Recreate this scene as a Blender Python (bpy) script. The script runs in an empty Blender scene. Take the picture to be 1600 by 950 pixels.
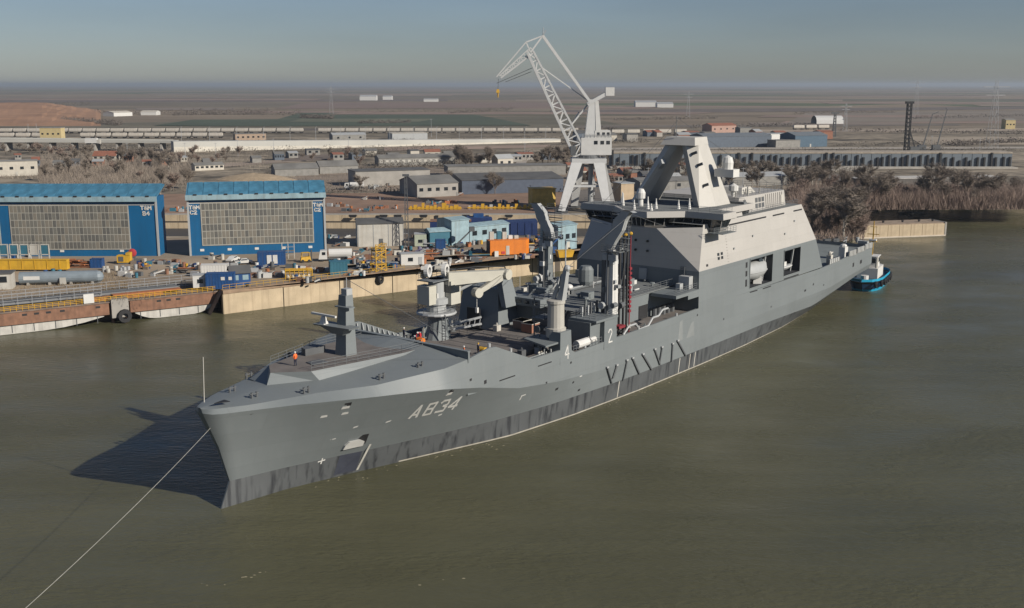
import bpy, bmesh, math, random
from mathutils import Vector, Matrix
from mathutils.geometry import tessellate_polygon
R = math.radians
scene = bpy.context.scene
COL = scene.collection
# ------------------------------------------------------------------ camera, sky, sun, exposure
CAM_H = 48.0; FPX = 1700.0; PITCH = math.atan(343.0/FPX)
cam = bpy.data.cameras.new('camera'); cam.sensor_width = 36.0; cam.lens = 36.0*FPX/1600.0
cam.clip_start = 1.0; cam.clip_end = 90000.0
camo = bpy.data.objects.new('camera', cam); COL.objects.link(camo)
camo.location = (0, 0, CAM_H); camo.rotation_euler = (math.pi/2-PITCH, 0, 0)
scene.camera = camo
SUN_EL = R(27.5); SUN_AZ = R(122.0)            # azimuth clockwise from +Y
sun_dir = Vector((math.cos(SUN_EL)*math.sin(SUN_AZ), math.cos(SUN_EL)*math.cos(SUN_AZ), math.sin(SUN_EL)))
sl = bpy.data.lights.new('sun', 'SUN'); sl.energy = 5.0; sl.angle = R(0.55); sl.color = (1.0, 0.93, 0.82)
so = bpy.data.objects.new('sun', sl); COL.objects.link(so)
so.rotation_euler = (-sun_dir).to_track_quat('-Z', 'Y').to_euler(); so.location = (200, -150, 200)
w = bpy.data.worlds.new('World'); scene.world = w; w.use_nodes = True
nt = w.node_tree; bg = nt.nodes['Background']
sky = nt.nodes.new('ShaderNodeTexSky'); sky.sky_type = 'NISHITA'; sky.sun_disc = False
sky.sun_elevation = SUN_EL; sky.sun_rotation = SUN_AZ; sky.altitude = 50
sky.air_density = 1.0; sky.dust_density = 0.35; sky.ozone_density = 3.0
hsv = nt.nodes.new('ShaderNodeHueSaturation'); hsv.inputs['Saturation'].default_value = 0.85
nt.links.new(sky.outputs[0], hsv.inputs['Color']); tint = nt.nodes.new('ShaderNodeVectorMath'); tint.operation = 'MULTIPLY'; tint.inputs[1].default_value = (.90, .955, 1.12)
nt.links.new(hsv.outputs[0], tint.inputs[0]); wc = nt.nodes.new('ShaderNodeTexCoord'); wm = nt.nodes.new('ShaderNodeMapping'); wm.inputs['Scale'].default_value = (2.0, 2.0, 14.0)
wn = nt.nodes.new('ShaderNodeTexNoise'); wn.inputs['Scale'].default_value = 1.6; wn.inputs['Detail'].default_value = 5
wr = nt.nodes.new('ShaderNodeMapRange'); wr.inputs[1].default_value = .3; wr.inputs[2].default_value = .7; wr.inputs[3].default_value = .95; wr.inputs[4].default_value = 1.06
ws = nt.nodes.new('ShaderNodeVectorMath'); ws.operation = 'SCALE'
nt.links.new(wc.outputs['Generated'], wm.inputs[0]); nt.links.new(wm.outputs[0], wn.inputs['Vector']); nt.links.new(wn.outputs['Fac'], wr.inputs[0])
nt.links.new(tint.outputs[0], ws.inputs[0]); nt.links.new(wr.outputs[0], ws.inputs['Scale']); nt.links.new(ws.outputs[0], bg.inputs[0])
bg.inputs[1].default_value = 0.050
scene.view_settings.view_transform = 'Standard'; scene.view_settings.look = 'None'
scene.view_settings.exposure = 0.12; scene.view_settings.gamma = 1.0
scene.view_settings.use_curve_mapping = False
scene.cycles.max_bounces = 4; scene.cycles.diffuse_bounces = 1; scene.cycles.glossy_bounces = 2; scene.cycles.transmission_bounces = 0; scene.cycles.caustics_reflective = False; scene.cycles.caustics_refractive = False; scene.cycles.volume_bounces = 0

# ------------------------------------------------------------------ helpers
def interp(tab, x):
    if x <= tab[0][0]: return tab[0][1]
    for (a, b), (c, d) in zip(tab, tab[1:]):
        if x <= c: return b+(d-b)*(x-a)/(c-a)
    return tab[-1][1]
def gp(u, v, z=5.0):
    """ground point of the place that the survey pixel (u, v) of the photograph looks at, on the level z"""
    x = u-800.0; y = v-475.0; c = math.cos(PITCH); s = math.sin(PITCH)
    k = (z-CAM_H)/-(FPX*s+y*c)
    return Vector((x*k, (FPX*c-y*s)*k, z))
class MB:
    def __init__(self): self.v = []; self.f = []; self.m = []
    def add(self, vs, fs, mi=0):
        o = len(self.v); self.v += [tuple(p) for p in vs]; self.f += [tuple(i+o for i in q) for q in fs]; self.m += [mi]*len(fs); return self
    def box(self, x0, x1, y0, y1, z0, z1, mi=0):
        return self.add([(x0,y0,z0),(x1,y0,z0),(x1,y1,z0),(x0,y1,z0),(x0,y0,z1),(x1,y0,z1),(x1,y1,z1),(x0,y1,z1)],
                 [(0,3,2,1),(4,5,6,7),(0,1,5,4),(1,2,6,5),(2,3,7,6),(3,0,4,7)], mi)
    def hexa(self, b, t, mi=0):
        n = len(b)
        return self.add(list(b)+list(t), [tuple(range(n-1,-1,-1)), tuple(range(n,2*n))]+[(i,(i+1)%n,n+(i+1)%n,n+i) for i in range(n)], mi)
    def prism(self, pts, z0, z1, mi=0):
        return self.hexa([(p[0],p[1],z0) for p in pts], [(p[0],p[1],z1) for p in pts], mi)
    def poly(self, pts, mi=0): return self.add(pts, [tuple(range(len(pts)))], mi)
    def bar(self, p, q, w, h=None, w2=None, h2=None, mi=0):
        p = Vector(p); q = Vector(q); h = h or w; w2 = w2 or w; h2 = h2 or (h if w2 == w else h*w2/w)
        d = (q-p)
        if d.length < 1e-6: return self
        d.normalize(); up = Vector((0,0,1)) if abs(d.z) < .95 else Vector((1,0,0))
        a = d.cross(up).normalized(); b = a.cross(d)
        B = [p+a*x*w/2+b*y*h/2 for x, y in ((-1,-1),(1,-1),(1,1),(-1,1))]
        T = [q+a*x*w2/2+b*y*h2/2 for x, y in ((-1,-1),(1,-1),(1,1),(-1,1))]
        return self.hexa(B, T, mi)
    def tube(self, p, q, r, r2=None, n=8, mi=0, cap=True):
        p = Vector(p); q = Vector(q); r2 = r if r2 is None else r2
        d = (q-p)
        if d.length < 1e-6: return self
        d.normalize(); up = Vector((0,0,1)) if abs(d.z) < .95 else Vector((1,0,0))
        a = d.cross(up).normalized(); b = a.cross(d)
        B = [p+(a*math.cos(2*math.pi*i/n)+b*math.sin(2*math.pi*i/n))*r for i in range(n)]
        T = [q+(a*math.cos(2*math.pi*i/n)+b*math.sin(2*math.pi*i/n))*r2 for i in range(n)]
        fs = [(i,(i+1)%n,n+(i+1)%n,n+i) for i in range(n)]
        if cap: fs += [tuple(range(n-1,-1,-1)), tuple(range(n,2*n))]
        return self.add(B+T, fs, mi)
    def path(self, pts, r, n=5, mi=0):
        for a, b in zip(pts, pts[1:]): self.tube(a, b, r, n=n, mi=mi)
        return self
    def lathe(self, prof, c=(0,0,0), n=16, mi=0):
        vs = []; fs = []; k = len(prof)
        for i in range(n):
            a = 2*math.pi*i/n
            vs += [(c[0]+r*math.cos(a), c[1]+r*math.sin(a), c[2]+z) for r, z in prof]
        for i in range(n):
            j = (i+1) % n
            for m in range(k-1): fs.append((i*k+m, j*k+m, j*k+m+1, i*k+m+1))
        return self.add(vs, fs, mi)
    def ball(self, c, r, n=10, sz=1.0, mi=0):
        k = 7
        return self.lathe([(max(r*math.sin(math.pi*i/(k-1)), 1e-4), -r*sz*math.cos(math.pi*i/(k-1))) for i in range(k)], c, n, mi)
    def rail(self, pts, h=1.1, step=2.0, r=.03, rails=3, mi=0):
        for a, b in zip(pts, pts[1:]):
            a = Vector(a); b = Vector(b); L = (b-a).length; n = max(1, int(L/step))
            for i in range(n+1):
                p = a.lerp(b, i/n); self.tube(p, p+Vector((0,0,h)), r, n=4, mi=mi, cap=False)
            for k in range(rails):
                dz = Vector((0,0,h*(k+1)/rails)); self.tube(a+dz, b+dz, r*.85, n=4, mi=mi, cap=False)
        return self
    def mesh(self, name, mats, smooth=False):
        me = bpy.data.meshes.new(name); me.from_pydata(self.v, [], self.f)
        for m in (mats if isinstance(mats, (list, tuple)) else [mats]): me.materials.append(m)
        if any(self.m): me.polygons.foreach_set('material_index', self.m)
        if smooth: me.polygons.foreach_set('use_smooth', [True]*len(me.polygons))
        me.update(); return me
    def build(self, name, mats, parent=None, smooth=False):
        return link(name, self.mesh(name, mats, smooth), parent)
def link(name, me, parent=None, loc=None, rz=0):
    o = bpy.data.objects.new(name, me); COL.objects.link(o)
    if parent: o.parent = parent
    if loc is not None: o.location = loc
    if rz: o.rotation_euler = (0, 0, rz)
    return o
def tag(o, label, cat, group=None):
    o['label'] = label; o['category'] = cat
    if group: o['group'] = group
    return o
def thing(name, label, cat, loc=(0,0,0), rz=0.0, group=None):
    o = link(name, None, None, loc, rz); o.empty_display_size = .5
    return tag(o, label, cat, group)
def struct(o, kind='structure'): o['kind'] = kind; return o
def copy_tree(o, parent=None):
    c = o.copy(); COL.objects.link(c); c.parent = parent
    for ch in o.children: copy_tree(ch, c)
    return c

# ------------------------------------------------------------------ materials
MATS = {}
def mat(name, col, rough=.6, metal=0.0, var=.12, scale=.6, bump=0.0, bscale=8.0, streak=0.0, spec=.5, streak_col=None, seam=False):
    if name in MATS: return MATS[name]
    col = tuple(c*.92 for c in col[:3])
    if streak_col: streak_col = tuple(c*.92 for c in streak_col)
    m = bpy.data.materials.new(name); m.use_nodes = True; n = m.node_tree.nodes; l = m.node_tree.links
    b = n['Principled BSDF']; b.inputs['Roughness'].default_value = rough; b.inputs['Metallic'].default_value = metal
    b.inputs['Specular IOR Level'].default_value = spec
    tc = n.new('ShaderNodeTexCoord'); nz = n.new('ShaderNodeTexNoise'); nz.inputs['Scale'].default_value = scale; nz.inputs['Detail'].default_value = 6
    l.new(tc.outputs['Object'], nz.inputs['Vector'])
    mr = n.new('ShaderNodeMapRange'); mr.inputs[1].default_value = .3; mr.inputs[2].default_value = .7
    mr.inputs[3].default_value = 1-var; mr.inputs[4].default_value = 1+var
    l.new(nz.outputs['Fac'], mr.inputs[0])
    mx = n.new('ShaderNodeVectorMath'); mx.operation = 'SCALE'; mx.inputs[0].default_value = col[:3]
    l.new(mr.outputs[0], mx.inputs['Scale'])
    out = mx.outputs[0]
    if streak > 0:
        mp = n.new('ShaderNodeMapping'); mp.inputs['Scale'].default_value = (1.0, 1.0, .06); l.new(tc.outputs['Object'], mp.inputs[0])
        n2 = n.new('ShaderNodeTexNoise'); n2.inputs['Scale'].default_value = 1.3; n2.inputs['Detail'].default_value = 5; l.new(mp.outputs[0], n2.inputs['Vector'])
        r2 = n.new('ShaderNodeMapRange'); r2.inputs[1].default_value = .5; r2.inputs[2].default_value = .68; r2.inputs[4].default_value = streak
        l.new(n2.outputs['Fac'], r2.inputs[0])
        mix = n.new('ShaderNodeMix'); mix.data_type = 'RGBA'; l.new(r2.outputs[0], mix.inputs[0]); l.new(out, mix.inputs[6])
        sc = streak_col or tuple(c*.35 for c in col[:3]); mix.inputs[7].default_value = (*sc, 1); out = mix.outputs[2]
    if seam:
        sx = n.new('ShaderNodeSeparateXYZ'); l.new(tc.outputs['Object'], sx.inputs[0]); cx = n.new('ShaderNodeCombineXYZ'); l.new(sx.outputs[0], cx.inputs[0]); l.new(sx.outputs[2], cx.inputs[1])
        bk = n.new('ShaderNodeTexBrick'); l.new(cx.outputs[0], bk.inputs['Vector']); bk.inputs['Scale'].default_value = 1.0; bk.inputs['Brick Width'].default_value = 8.0; bk.inputs['Row Height'].default_value = 2.3
        bk.inputs['Mortar Size'].default_value = .035; bk.inputs['Mortar Smooth'].default_value = .6; bk.inputs['Bias'].default_value = 0.0
        bk.inputs['Color1'].default_value = (.97,.97,.97,1); bk.inputs['Color2'].default_value = (1.03,1.03,1.03,1); bk.inputs['Mortar'].default_value = (.88,.88,.88,1)
        ml = n.new('ShaderNodeVectorMath'); ml.operation = 'MULTIPLY'; l.new(out, ml.inputs[0]); l.new(bk.outputs['Color'], ml.inputs[1]); out = ml.outputs[0]
    l.new(out, b.inputs['Base Color'])
    if bump > 0:
        nb = n.new('ShaderNodeTexNoise'); nb.inputs['Scale'].default_value = bscale; nb.inputs['Detail'].default_value = 5
        l.new(tc.outputs['Object'], nb.inputs['Vector'])
        bp = n.new('ShaderNodeBump'); bp.inputs['Strength'].default_value = bump; bp.inputs['Distance'].default_value = .1
        l.new(nb.outputs['Fac'], bp.inputs['Height']); l.new(bp.outputs[0], b.inputs['Normal'])
    MATS[name] = m; return m
HULL = mat('naval_grey', (.176,.195,.200), .55, var=.05, scale=.12, streak=.14, streak_col=(.23,.24,.24), seam=True, bump=.10, bscale=.55)
BOOT = mat('boot_top_grey', (.092,.098,.102), .5, var=.12, scale=.3, streak=.9, streak_col=(.028,.030,.035))
CREAM = mat('upper_works_paint', (.44,.42,.39), .55, var=.03, scale=.2, seam=True, bump=.07, bscale=.55, streak=.10, streak_col=(.34,.31,.27))
DECK = mat('deck_brown', (.16,.142,.13), .85, var=.15, scale=.5)
DKGREY = mat('dark_grey_paint', (.10,.105,.11), .6)
BLACK = mat('black_rubber', (.018,.018,.02), .7)
WHITE = mat('white_paint', (.64,.63,.60), .5, var=.04)
OFFW = mat('off_white_paint', (.50,.48,.43), .6, var=.10, streak=.3, streak_col=(.30,.25,.19))
GLASS = mat('dark_glass', (.02,.025,.03), .08, spec=.8)
LGREY = mat('light_grey_paint', (.38,.39,.39), .55, var=.05)
CRANEP = mat('deck_crane_cream', (.50,.48,.41), .55, var=.05)
RED = mat('red_paint', (.45,.04,.05), .6)
ORANGE = mat('orange_paint', (.70,.20,.02), .55, var=.10, streak=.2, streak_col=(.35,.10,.03))
YELLOW = mat('yellow_paint', (.62,.36,.03), .55, var=.15, streak=.25, streak_col=(.28,.15,.04))
BLUE = mat('hall_blue', (.004,.105,.25), .5, var=.10, scale=.15, streak=.28, streak_col=(.01,.07,.16))
BLUEC = mat('container_blue', (.015,.07,.21), .5, var=.2, streak=.3, streak_col=(.07,.06,.07))
DKBLUE = mat('dark_blue_paint', (.015,.035,.12), .5)
LBLUE = mat('pale_blue_sheet', (.27,.38,.42), .6, var=.15, streak=.4, streak_col=(.20,.22,.21))
ROOFB = mat('roof_sheet_blue', (.06,.19,.29), .5, var=.25, scale=.5)
TEAL = mat('teal_paint', (.04,.15,.21), .5)
CONC = mat('quay_concrete', (.50,.40,.27), .85, var=.16, scale=.25, bump=.3, bscale=1.5, streak=.35, streak_col=(.20,.14,.09))
CONCG = mat('grey_concrete', (.34,.32,.29), .9, var=.15, scale=.3)
RUST = mat('rusty_steel', (.23,.12,.075), .85, var=.25, scale=.8, streak=.4, streak_col=(.10,.06,.045))
RUSTO = mat('orange_rust', (.36,.13,.05), .9, var=.25, scale=.9)
ASPH = mat('grey_roofing', (.10,.10,.10), .9, var=.2, scale=.2)
ROOFG = mat('weathered_roof', (.17,.165,.155), .9, var=.2, scale=.15)
BRICK = mat('red_brown_brick', (.30,.14,.09), .9, var=.15)
GATE = mat('gate_panel', (.165,.16,.14), .5, var=.15, scale=.35)
STEEL = mat('galvanised_steel', (.36,.37,.38), .5, var=.1)
GANTRY = mat('crane_pale_grey', (.60,.60,.585), .55, var=.05)
SRAIL = mat('rail_grey', (.15,.16,.165), .6)
ROPE = mat('pale_rope', (.42,.41,.37), .8)
SKIN = mat('skin', (.5,.3,.2), .6)
HIVIS = mat('hi_vis_orange', (.85,.16,.03), .7)
NAVY = mat('navy_cloth', (.02,.025,.05), .8)
REDC = mat('red_cloth', (.55,.03,.04), .8)
BARK = mat('bark', (.17,.135,.11), .9)
PALEBARK = mat('pale_bark', (.48,.43,.37), .9)
TWIG = mat('twigs_brown', (.26,.215,.175), .95, var=.25, scale=.15)
TWIGR = mat('twigs_reddish', (.29,.215,.175), .95, var=.25, scale=.15)
def ordinal(n):
    o = ['first','second','third','fourth','fifth','sixth','seventh','eighth','ninth','tenth','eleventh','twelfth','thirteenth','fourteenth','fifteenth','sixteenth','seventeenth','eighteenth','nineteenth']
    if n <= 19: return o[n-1]
    t, r = divmod(n, 10); w_ = {2:('twentieth','twenty'),3:('thirtieth','thirty'),4:('fortieth','forty'),5:('fiftieth','fifty')}[t]
    return w_[0] if r == 0 else w_[1]+'-'+o[r-1]
# ------------------------------------------------------------------ ship lines (s aft from the stem, t to the side, z up)
TOP_T = [(0,.3),(.5,1.2),(4,3.4),(11,6.0),(16.6,9.4),(25.6,12.05),(30,12.55),(34,12.75),(50,12.8),(150,12.5),(176,11.9)]
KN_T = [(0,.4),(.5,1.9),(4.4,4.1),(9.3,6.9),(16,10.2),(24.7,12.75),(31.6,12.85),(40,12.82),(150,12.5),(176,11.9)]
KN_Z = [(0,12.0),(8,12.0),(16,11.65),(24.7,10.95),(31.6,9.65),(40,7.7),(49.5,6.6),(57.7,6.1),(71,5.4),(90,5.2),(150,5.4),(160,6.2),(176,7.2)]
TOP_Z = [(0,12.5),(11,12.65),(16.6,12.8),(25.6,13.3),(29.8,13.8),(33.6,14.5),(35.0,14.4),(42.9,11.2),(51.4,11.1),(53.2,10.1),(90,10.5),(145,10.3),(160,10.8),(176,11.5)]
BT_T = [(0,.12),(7,1.6),(14.9,3.7),(19.2,5.0),(30.7,8.1),(38.3,9.9),(49.1,11.5),(62.7,12.4),(72,12.6),(100,12.6),(142,12.0),(155,11.8),(176,11.4)]
BT_Z = [(0,3.0),(120,3.0),(142,2.6),(155,4.0),(169,5.6),(176,6.0)]
WL_T = [(0,.08),(9,1.2),(18.4,3.6),(31,7.3),(38,9.3),(41.4,10.2),(55,11.6),(72,12.3),(94,12.3),(110,12.0),(130,10.9),(151,8.3),(158,6.0),(176,5.0)]
WL_Z = [(0,0),(150,0),(158,.6),(176,4.6)]
STEM = [(-2,-.8),(0,0),(1,.69),(2.2,1.27),(3,1.37),(3.8,1.33),(6.9,.18),(9.56,-.58),(10.6,-1.19),(12,-2.0),(14,-2.3)]
def hull_nodes(S):
    wz = interp(WL_Z,S); bz = interp(BT_Z,S); kz = interp(KN_Z,S); tz = interp(TOP_Z,S)
    wt = interp(WL_T,S); bt = interp(BT_T,S); kt = interp(KN_T,S); tt = interp(TOP_T,S)
    f = max(0.0, 1-S/40.0)
    mt = bt+(kt-bt)*(.5-.05*f); mz = (bz+kz)/2
    return [(wt*.8 if S < 150 else wt*.7, wz-1.6 if S < 150 else wz-.3), (wt,wz), (bt,bz), (mt,mz), (kt,kz), (tt,tz)]
def hull_s(S, z): return S+interp(STEM, z)*max(0.0, 1-S/20.0)
def hull_t(S, z):
    nd = hull_nodes(S)
    for (a, b), (c, d) in zip(nd, nd[1:]):
        if z <= d: return a+(c-a)*(z-b)/max(d-b, 1e-6)
    return nd[-1][0]
# ================================================================== THE NAVAL SUPPLY SHIP
SHIP_ORIGIN = gp(345, 795, 0.0); SHIP_RZ = R(90-37.8)
ship = thing('naval_supply_ship', 'large grey naval supply ship lying in the river, A834 on its bow', 'ship', SHIP_ORIGIN, SHIP_RZ)
def V(s, t, z): return (s, -t, z)
def station_list(a, b):
    S = set()
    x = a
    while x < b: S.add(round(x, 3)); x += 1.2 if x < 60 else 3.0
    for tab in (TOP_Z, KN_Z):
        for k, _ in tab:
            if a < k < b: S.add(k)
    S.add(b); S.add(.4 if a == 0 else a)
    return sorted(S)
SL = station_list(0, 176)
def hull_band(name, k0, k1, mats, mfun=None):
    m = MB()
    for side in (1, -1):
        base = len(m.v)
        for S in SL:
            nd = hull_nodes(S)
            for k in range(k0, k1+1):
                t, z = nd[k]; m.v.append(V(hull_s(S, z), side*t, z))
        n = k1-k0+1
        for i in range(len(SL)-1):
            for k in range(n-1):
                a = base+i*n+k; q = (a, a+n, a+n+1, a+1)
                m.f.append(q if side == 1 else q[::-1]); m.m.append(0)
    return m.build(name, mats, ship, smooth=True)
hull_band('hull_bottom', 0, 1, BOOT)
hull_band('boot_topping', 1, 2, BOOT)
hull_band('hull_flare', 2, 4, HULL)
hull_band('hull_upper_strake', 4, 5, HULL)
# transom and stem closing strips
m = MB(); nd = hull_nodes(176)
m.poly([V(176, t, z) for t, z in nd]+[V(176, -t, z) for t, z in nd[::-1]]); m.build('transom', HULL, ship)
m = MB(); nd = hull_nodes(0)
for (a, b), (c, d) in zip(nd, nd[1:]):
    m.poly([V(hull_s(0,b), a, b), V(hull_s(0,d), c, d), V(hull_s(0,d), -c, d), V(hull_s(0,b), -a, b)])
m.build('stem_bar', HULL, ship)
# pale water line stripe standing proud of the boot topping
pts = [S for S in SL if 24 <= S <= 148]
for side in (1, -1):
    m = MB(); vi = []
    for S in pts: m.v += [V(S, side*(hull_t(S, .05)+.03), .05), V(S, side*(hull_t(S, .24)+.03), .24)]
    for i in range(len(pts)-1): q = (2*i, 2*i+2, 2*i+3, 2*i+1); m.f.append(q if side == 1 else q[::-1]); m.m.append(0)
    m.build('waterline_stripe', mat('waterline_stripe_paint', (.40,.37,.31), .7, var=.2, scale=.8), ship)
# foredeck: cambered whaleback
m = MB(); fs = [S for S in SL if S <= 30]; K = 8
for S in fs:
    t0 = interp(TOP_T, S); z0 = interp(TOP_Z, S); c = .1+.034*S
    for k in range(K+1):
        q = -1+2*k/K; m.v.append(V(hull_s(S, z0), q*t0, z0+c*(1-abs(q)**1.6)))
for i in range(len(fs)-1):
    for k in range(K):
        a = i*(K+1)+k; m.f.append((a, a+1, a+K+2, a+K+1)); m.m.append(0)
m.build('foredeck_whaleback', HULL, ship)
# raised working platform on the foredeck
PT = [(8.6,-.6),(12,2.75),(25.5,5.2),(29.3,5.3),(29.3,-6.3),(21,-6.3),(10.9,-3.6)]
PB = [(7.6,-.2),(12.9,3.4),(25.9,5.6),(29.3,5.7),(29.3,-6.7),(20.5,-6.8),(8.6,-4.6)]
m = MB()
for i in range(len(PT)):
    j = (i+1) % len(PT)
    m.poly([V(*PB[i], 12.9), V(*PB[j], 12.9), V(*PT[j], 14.3), V(*PT[i], 14.3)][::-1])
m.build('platform_coaming', HULL, ship)
MB().poly([V(*p, 14.3) for p in PT][::-1]).build('platform_deck', DECK, ship)
m = MB().rail([V(12.2,2.6,14.3), V(25.3,5.0,14.3), V(29.2,5.1,14.3)], 1.1, 1.6, .035)
m.build('platform_railing', SRAIL, ship)
MB().rail([V(11,-3.4,14.3), V(21,-6.1,14.3), V(29,-6.1,14.3)], 1.1, 1.6, .035).build('platform_railing', SRAIL, ship)
m = MB().prism([(14,-1),(16.2,-1.2),(16.4,.6),(14.4,.8)], 14.3, 14.42); m.build('platform_hatch', DKGREY, ship)
m = MB().prism([V(16.6,-3.4,0)[:2],(19.6,3.0),(19.2,4.9),(17.0,4.6)], 14.3, 15.2); m.build('windlass_housing', DKGREY, ship)
for s, t in ((4,2),(4,-2),(9,5.2),(9,-5.2),(18,8.6),(18,-8.6),(24,9.4)):
    z = interp(TOP_Z, s)+.45; m = MB()
    for d in (-.35,.35): m.tube(V(s+d,t,z-.3), V(s+d,t,z+.42), .14, n=8)
    m.tube(V(s-.6,t,z+.2), V(s+.6,t,z+.2), .07, n=6); m.build('mooring_bitts', DKGREY, ship)
m = MB().prism([V(-1.0,1.2,0)[:2], V(.6,.9,0)[:2], V(.6,2.0,0)[:2]], 13.05, 13.12); m.build('bow_fairlead', BLACK, ship)
MB().tube(V(-1.2,-.3,13.0), V(-1.0,-.3,18.2), .06, .04, n=6).build('jackstaff', OFFW, ship)
# foremast
m = MB(); m.hexa([V(19.5,-1.1,14.2),V(19.6,.8,14.2),V(21.3,1.0,14.2),V(21.3,-1.2,14.2)][::-1], [V(20.1,-.75,22.0),V(20.15,.5,22.0),V(21.2,.65,22.0),V(21.2,-.8,22.0)][::-1])
mast = m.build('foremast', HULL, ship)
m = MB().box(20.3,21.3,-.5,.5,22.0,22.8); m.tube((20.8,0,22.8),(20.8,0,24.2),.05,n=6); m.build('masthead_light', LGREY, mast)
m = MB().hexa([V(18.4,-3.6,18.0),V(18.8,2.3,18.0),V(20.6,2.3,18.0),V(20.6,-3.6,18.0)][::-1], [V(18.2,-3.7,18.22),V(18.7,2.4,18.22),V(20.6,2.4,18.22),V(20.6,-3.7,18.22)][::-1])
m.hexa([V(19.2,-1.2,17.1),V(19.2,.7,17.1),V(20.4,.7,17.1),V(20.4,-1.2,17.1)][::-1],[V(18.7,-3.0,18.0),V(18.8,1.4,18.0),V(20.5,1.4,18.0),V(20.5,-3.0,18.0)][::-1])
m.build('yard_platform', HULL, mast)
m = MB().hexa([V(18.6,-2.9,18.2),V(18.6,-2.0,18.2),V(19.4,-2.0,18.2),V(19.4,-2.9,18.2)][::-1],[V(18.8,-2.65,19.2),V(18.8,-2.25,19.2),V(19.2,-2.25,19.2),V(19.2,-2.65,19.2)][::-1])
m.box(18.85,19.15,.2,4.6,19.25,19.5); m.build('navigation_radar', WHITE, mast)
m = MB().box(19.6,20.6,-1.6,1.0,20.5,20.65); m.build('upper_yard', HULL, mast)
# breakwater
m = MB().box(29.5,29.8,-12.62,12.62,13.3,14.75); m.box(29.35,29.95,-12.65,12.65,14.75,14.85); m.build('breakwater', HULL, ship)
# cargo deck, inner bulwarks, frames
m = MB(); cs = [30+2*i for i in range(31)]
m.poly([V(30,12.4,10.2),V(52,12.4,10.2),V(52,-12.4,10.2),V(30,-12.4,10.2)]); m.build('cargo_deck', DECK, ship)
m = MB(); m.poly([V(52.01,12.4,9.75),V(91,12.4,9.75),V(91,-12.4,9.75),V(52.01,-12.4,9.75)]); m.poly([V(52.005,12.4,9.7),V(52.005,-12.4,9.7),V(52.005,-12.4,10.2),V(52.005,12.4,10.2)]); m.build('replenishment_deck', DECK, ship)
for side in (1, -1):
    m = MB(); ss = [S for S in SL if 29.6 <= S <= 91]
    for a, b in zip(ss, ss[1:]):
        za, zb = interp(TOP_Z,a), interp(TOP_Z,b); ta, tb = interp(TOP_T,a), interp(TOP_T,b)
        q = [V(a,side*(ta-.3),8.9), V(b,side*(tb-.3),8.9), V(b,side*(tb-.3),zb), V(a,side*(ta-.3),za)]
        c = [V(a,side*(ta-.3),za), V(b,side*(tb-.3),zb), V(b,side*tb,zb), V(a,side*ta,za)]
        m.poly(q); m.poly(c)
    m.build('bulwark_lining', HULL, ship)
    m = MB()
    for i in range(12):
        s = 31+1.05*i; zt = interp(TOP_Z, s)-.15; t = side*(interp(TOP_T, s)-.3)
        m.hexa([V(s,t,10.2),V(s+.12,t,10.2),V(s+.12,t-side*1.2,10.2),V(s,t-side*1.2,10.2)],[V(s,t,zt),V(s+.12,t,zt),V(s+.12,t-side*.25,zt),V(s,t-side*.25,zt)])
    m.build('bulwark_frames', LGREY, ship)
# hatch coaming and cargo on deck
m = MB().prism([(41.5,-8.6),(60,-8.6),(60,5.0),(41.5,5.0)], 10.2, 10.75); m.build('cargo_hatch_cover', DECK, ship)
m = MB()
for i in range(9): m.box(41.5+i*2.1,41.5+i*2.1+.06,-8.55,4.95,10.755,10.79)
m.build('hatch_seams', DKGREY, ship)
# replenishment deckhouse forward of the bridge
m = MB()
m.prism([(62,-7.6),(90.4,-7.6),(90.4,12.3),(62,12.3)], 9.0, 13.9); m.build('midship_deckhouse', HULL, ship)
m = MB().box(61.9,62.0,8.6,11.6,9.2,12.6); m.build('deckhouse_opening', BLACK, ship)
m = MB().box(61.88,62.0,-4.2,-2.6,9.2,11.8); m.build('deckhouse_door', BLACK, ship)
m = MB().box(79.2,82.0,-7.72,-7.6,9.1,12.0); m.build('side_door', BLACK, ship)
m = MB().box(61.4,90.4,-7.9,12.4,13.9,14.05); m.build('deckhouse_roof', mat('roof_deck_grey', (.16,.17,.17), .85), ship)
m = MB().rail([V(61.6,-12.2,14.05),V(61.6,-4,14.05)],1.1,1.5,.035); m.build('deckhouse_railing', SRAIL, ship)
MB().rail([V(68,7.7,14.05),V(90,7.7,14.05)],1.1,2,.035).build('deckhouse_railing', SRAIL, ship)
# forward wing of the deckhouse on the starboard quarter with sloping stair casing
m = MB().hexa([V(56.5,-12.3,10.2),V(56.5,-4.0,10.2),V(61.9,-4.0,10.2),V(61.9,-12.3,10.2)][::-1],[V(58,-12.3,16.6),V(58,-5.2,16.6),V(61.9,-5.2,16.6),V(61.9,-12.3,16.6)][::-1])
m.build('winch_house', HULL, ship)
m = MB().box(56.3,56.5,7.6,10.2,10.3,13.4); m.build('winch_house_door', BLACK, ship)
m = MB().hexa([V(57.2,-3.9,14.0),V(57.2,-3.0,14.0),V(60.5,-3.0,14.0),V(60.5,-3.9,14.0)][::-1],[V(58,-5.9,18.4),V(58,-4.6,18.4),V(60.4,-4.6,18.4),V(60.4,-5.9,18.4)][::-1]); m.build('sloping_casing', HULL, ship)
m = MB().box(60,64,-1.5,4,14.05,15.3); m.box(64.5,66,1,3,14.05,16.1); m.build('winch_cabin', HULL, ship)
for i in range(3):
    MB().box(59.9,60.0,-1.0+i*1.6,-.1+i*1.6,14.5,15.0).build('cabin_window', GLASS, ship)
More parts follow.
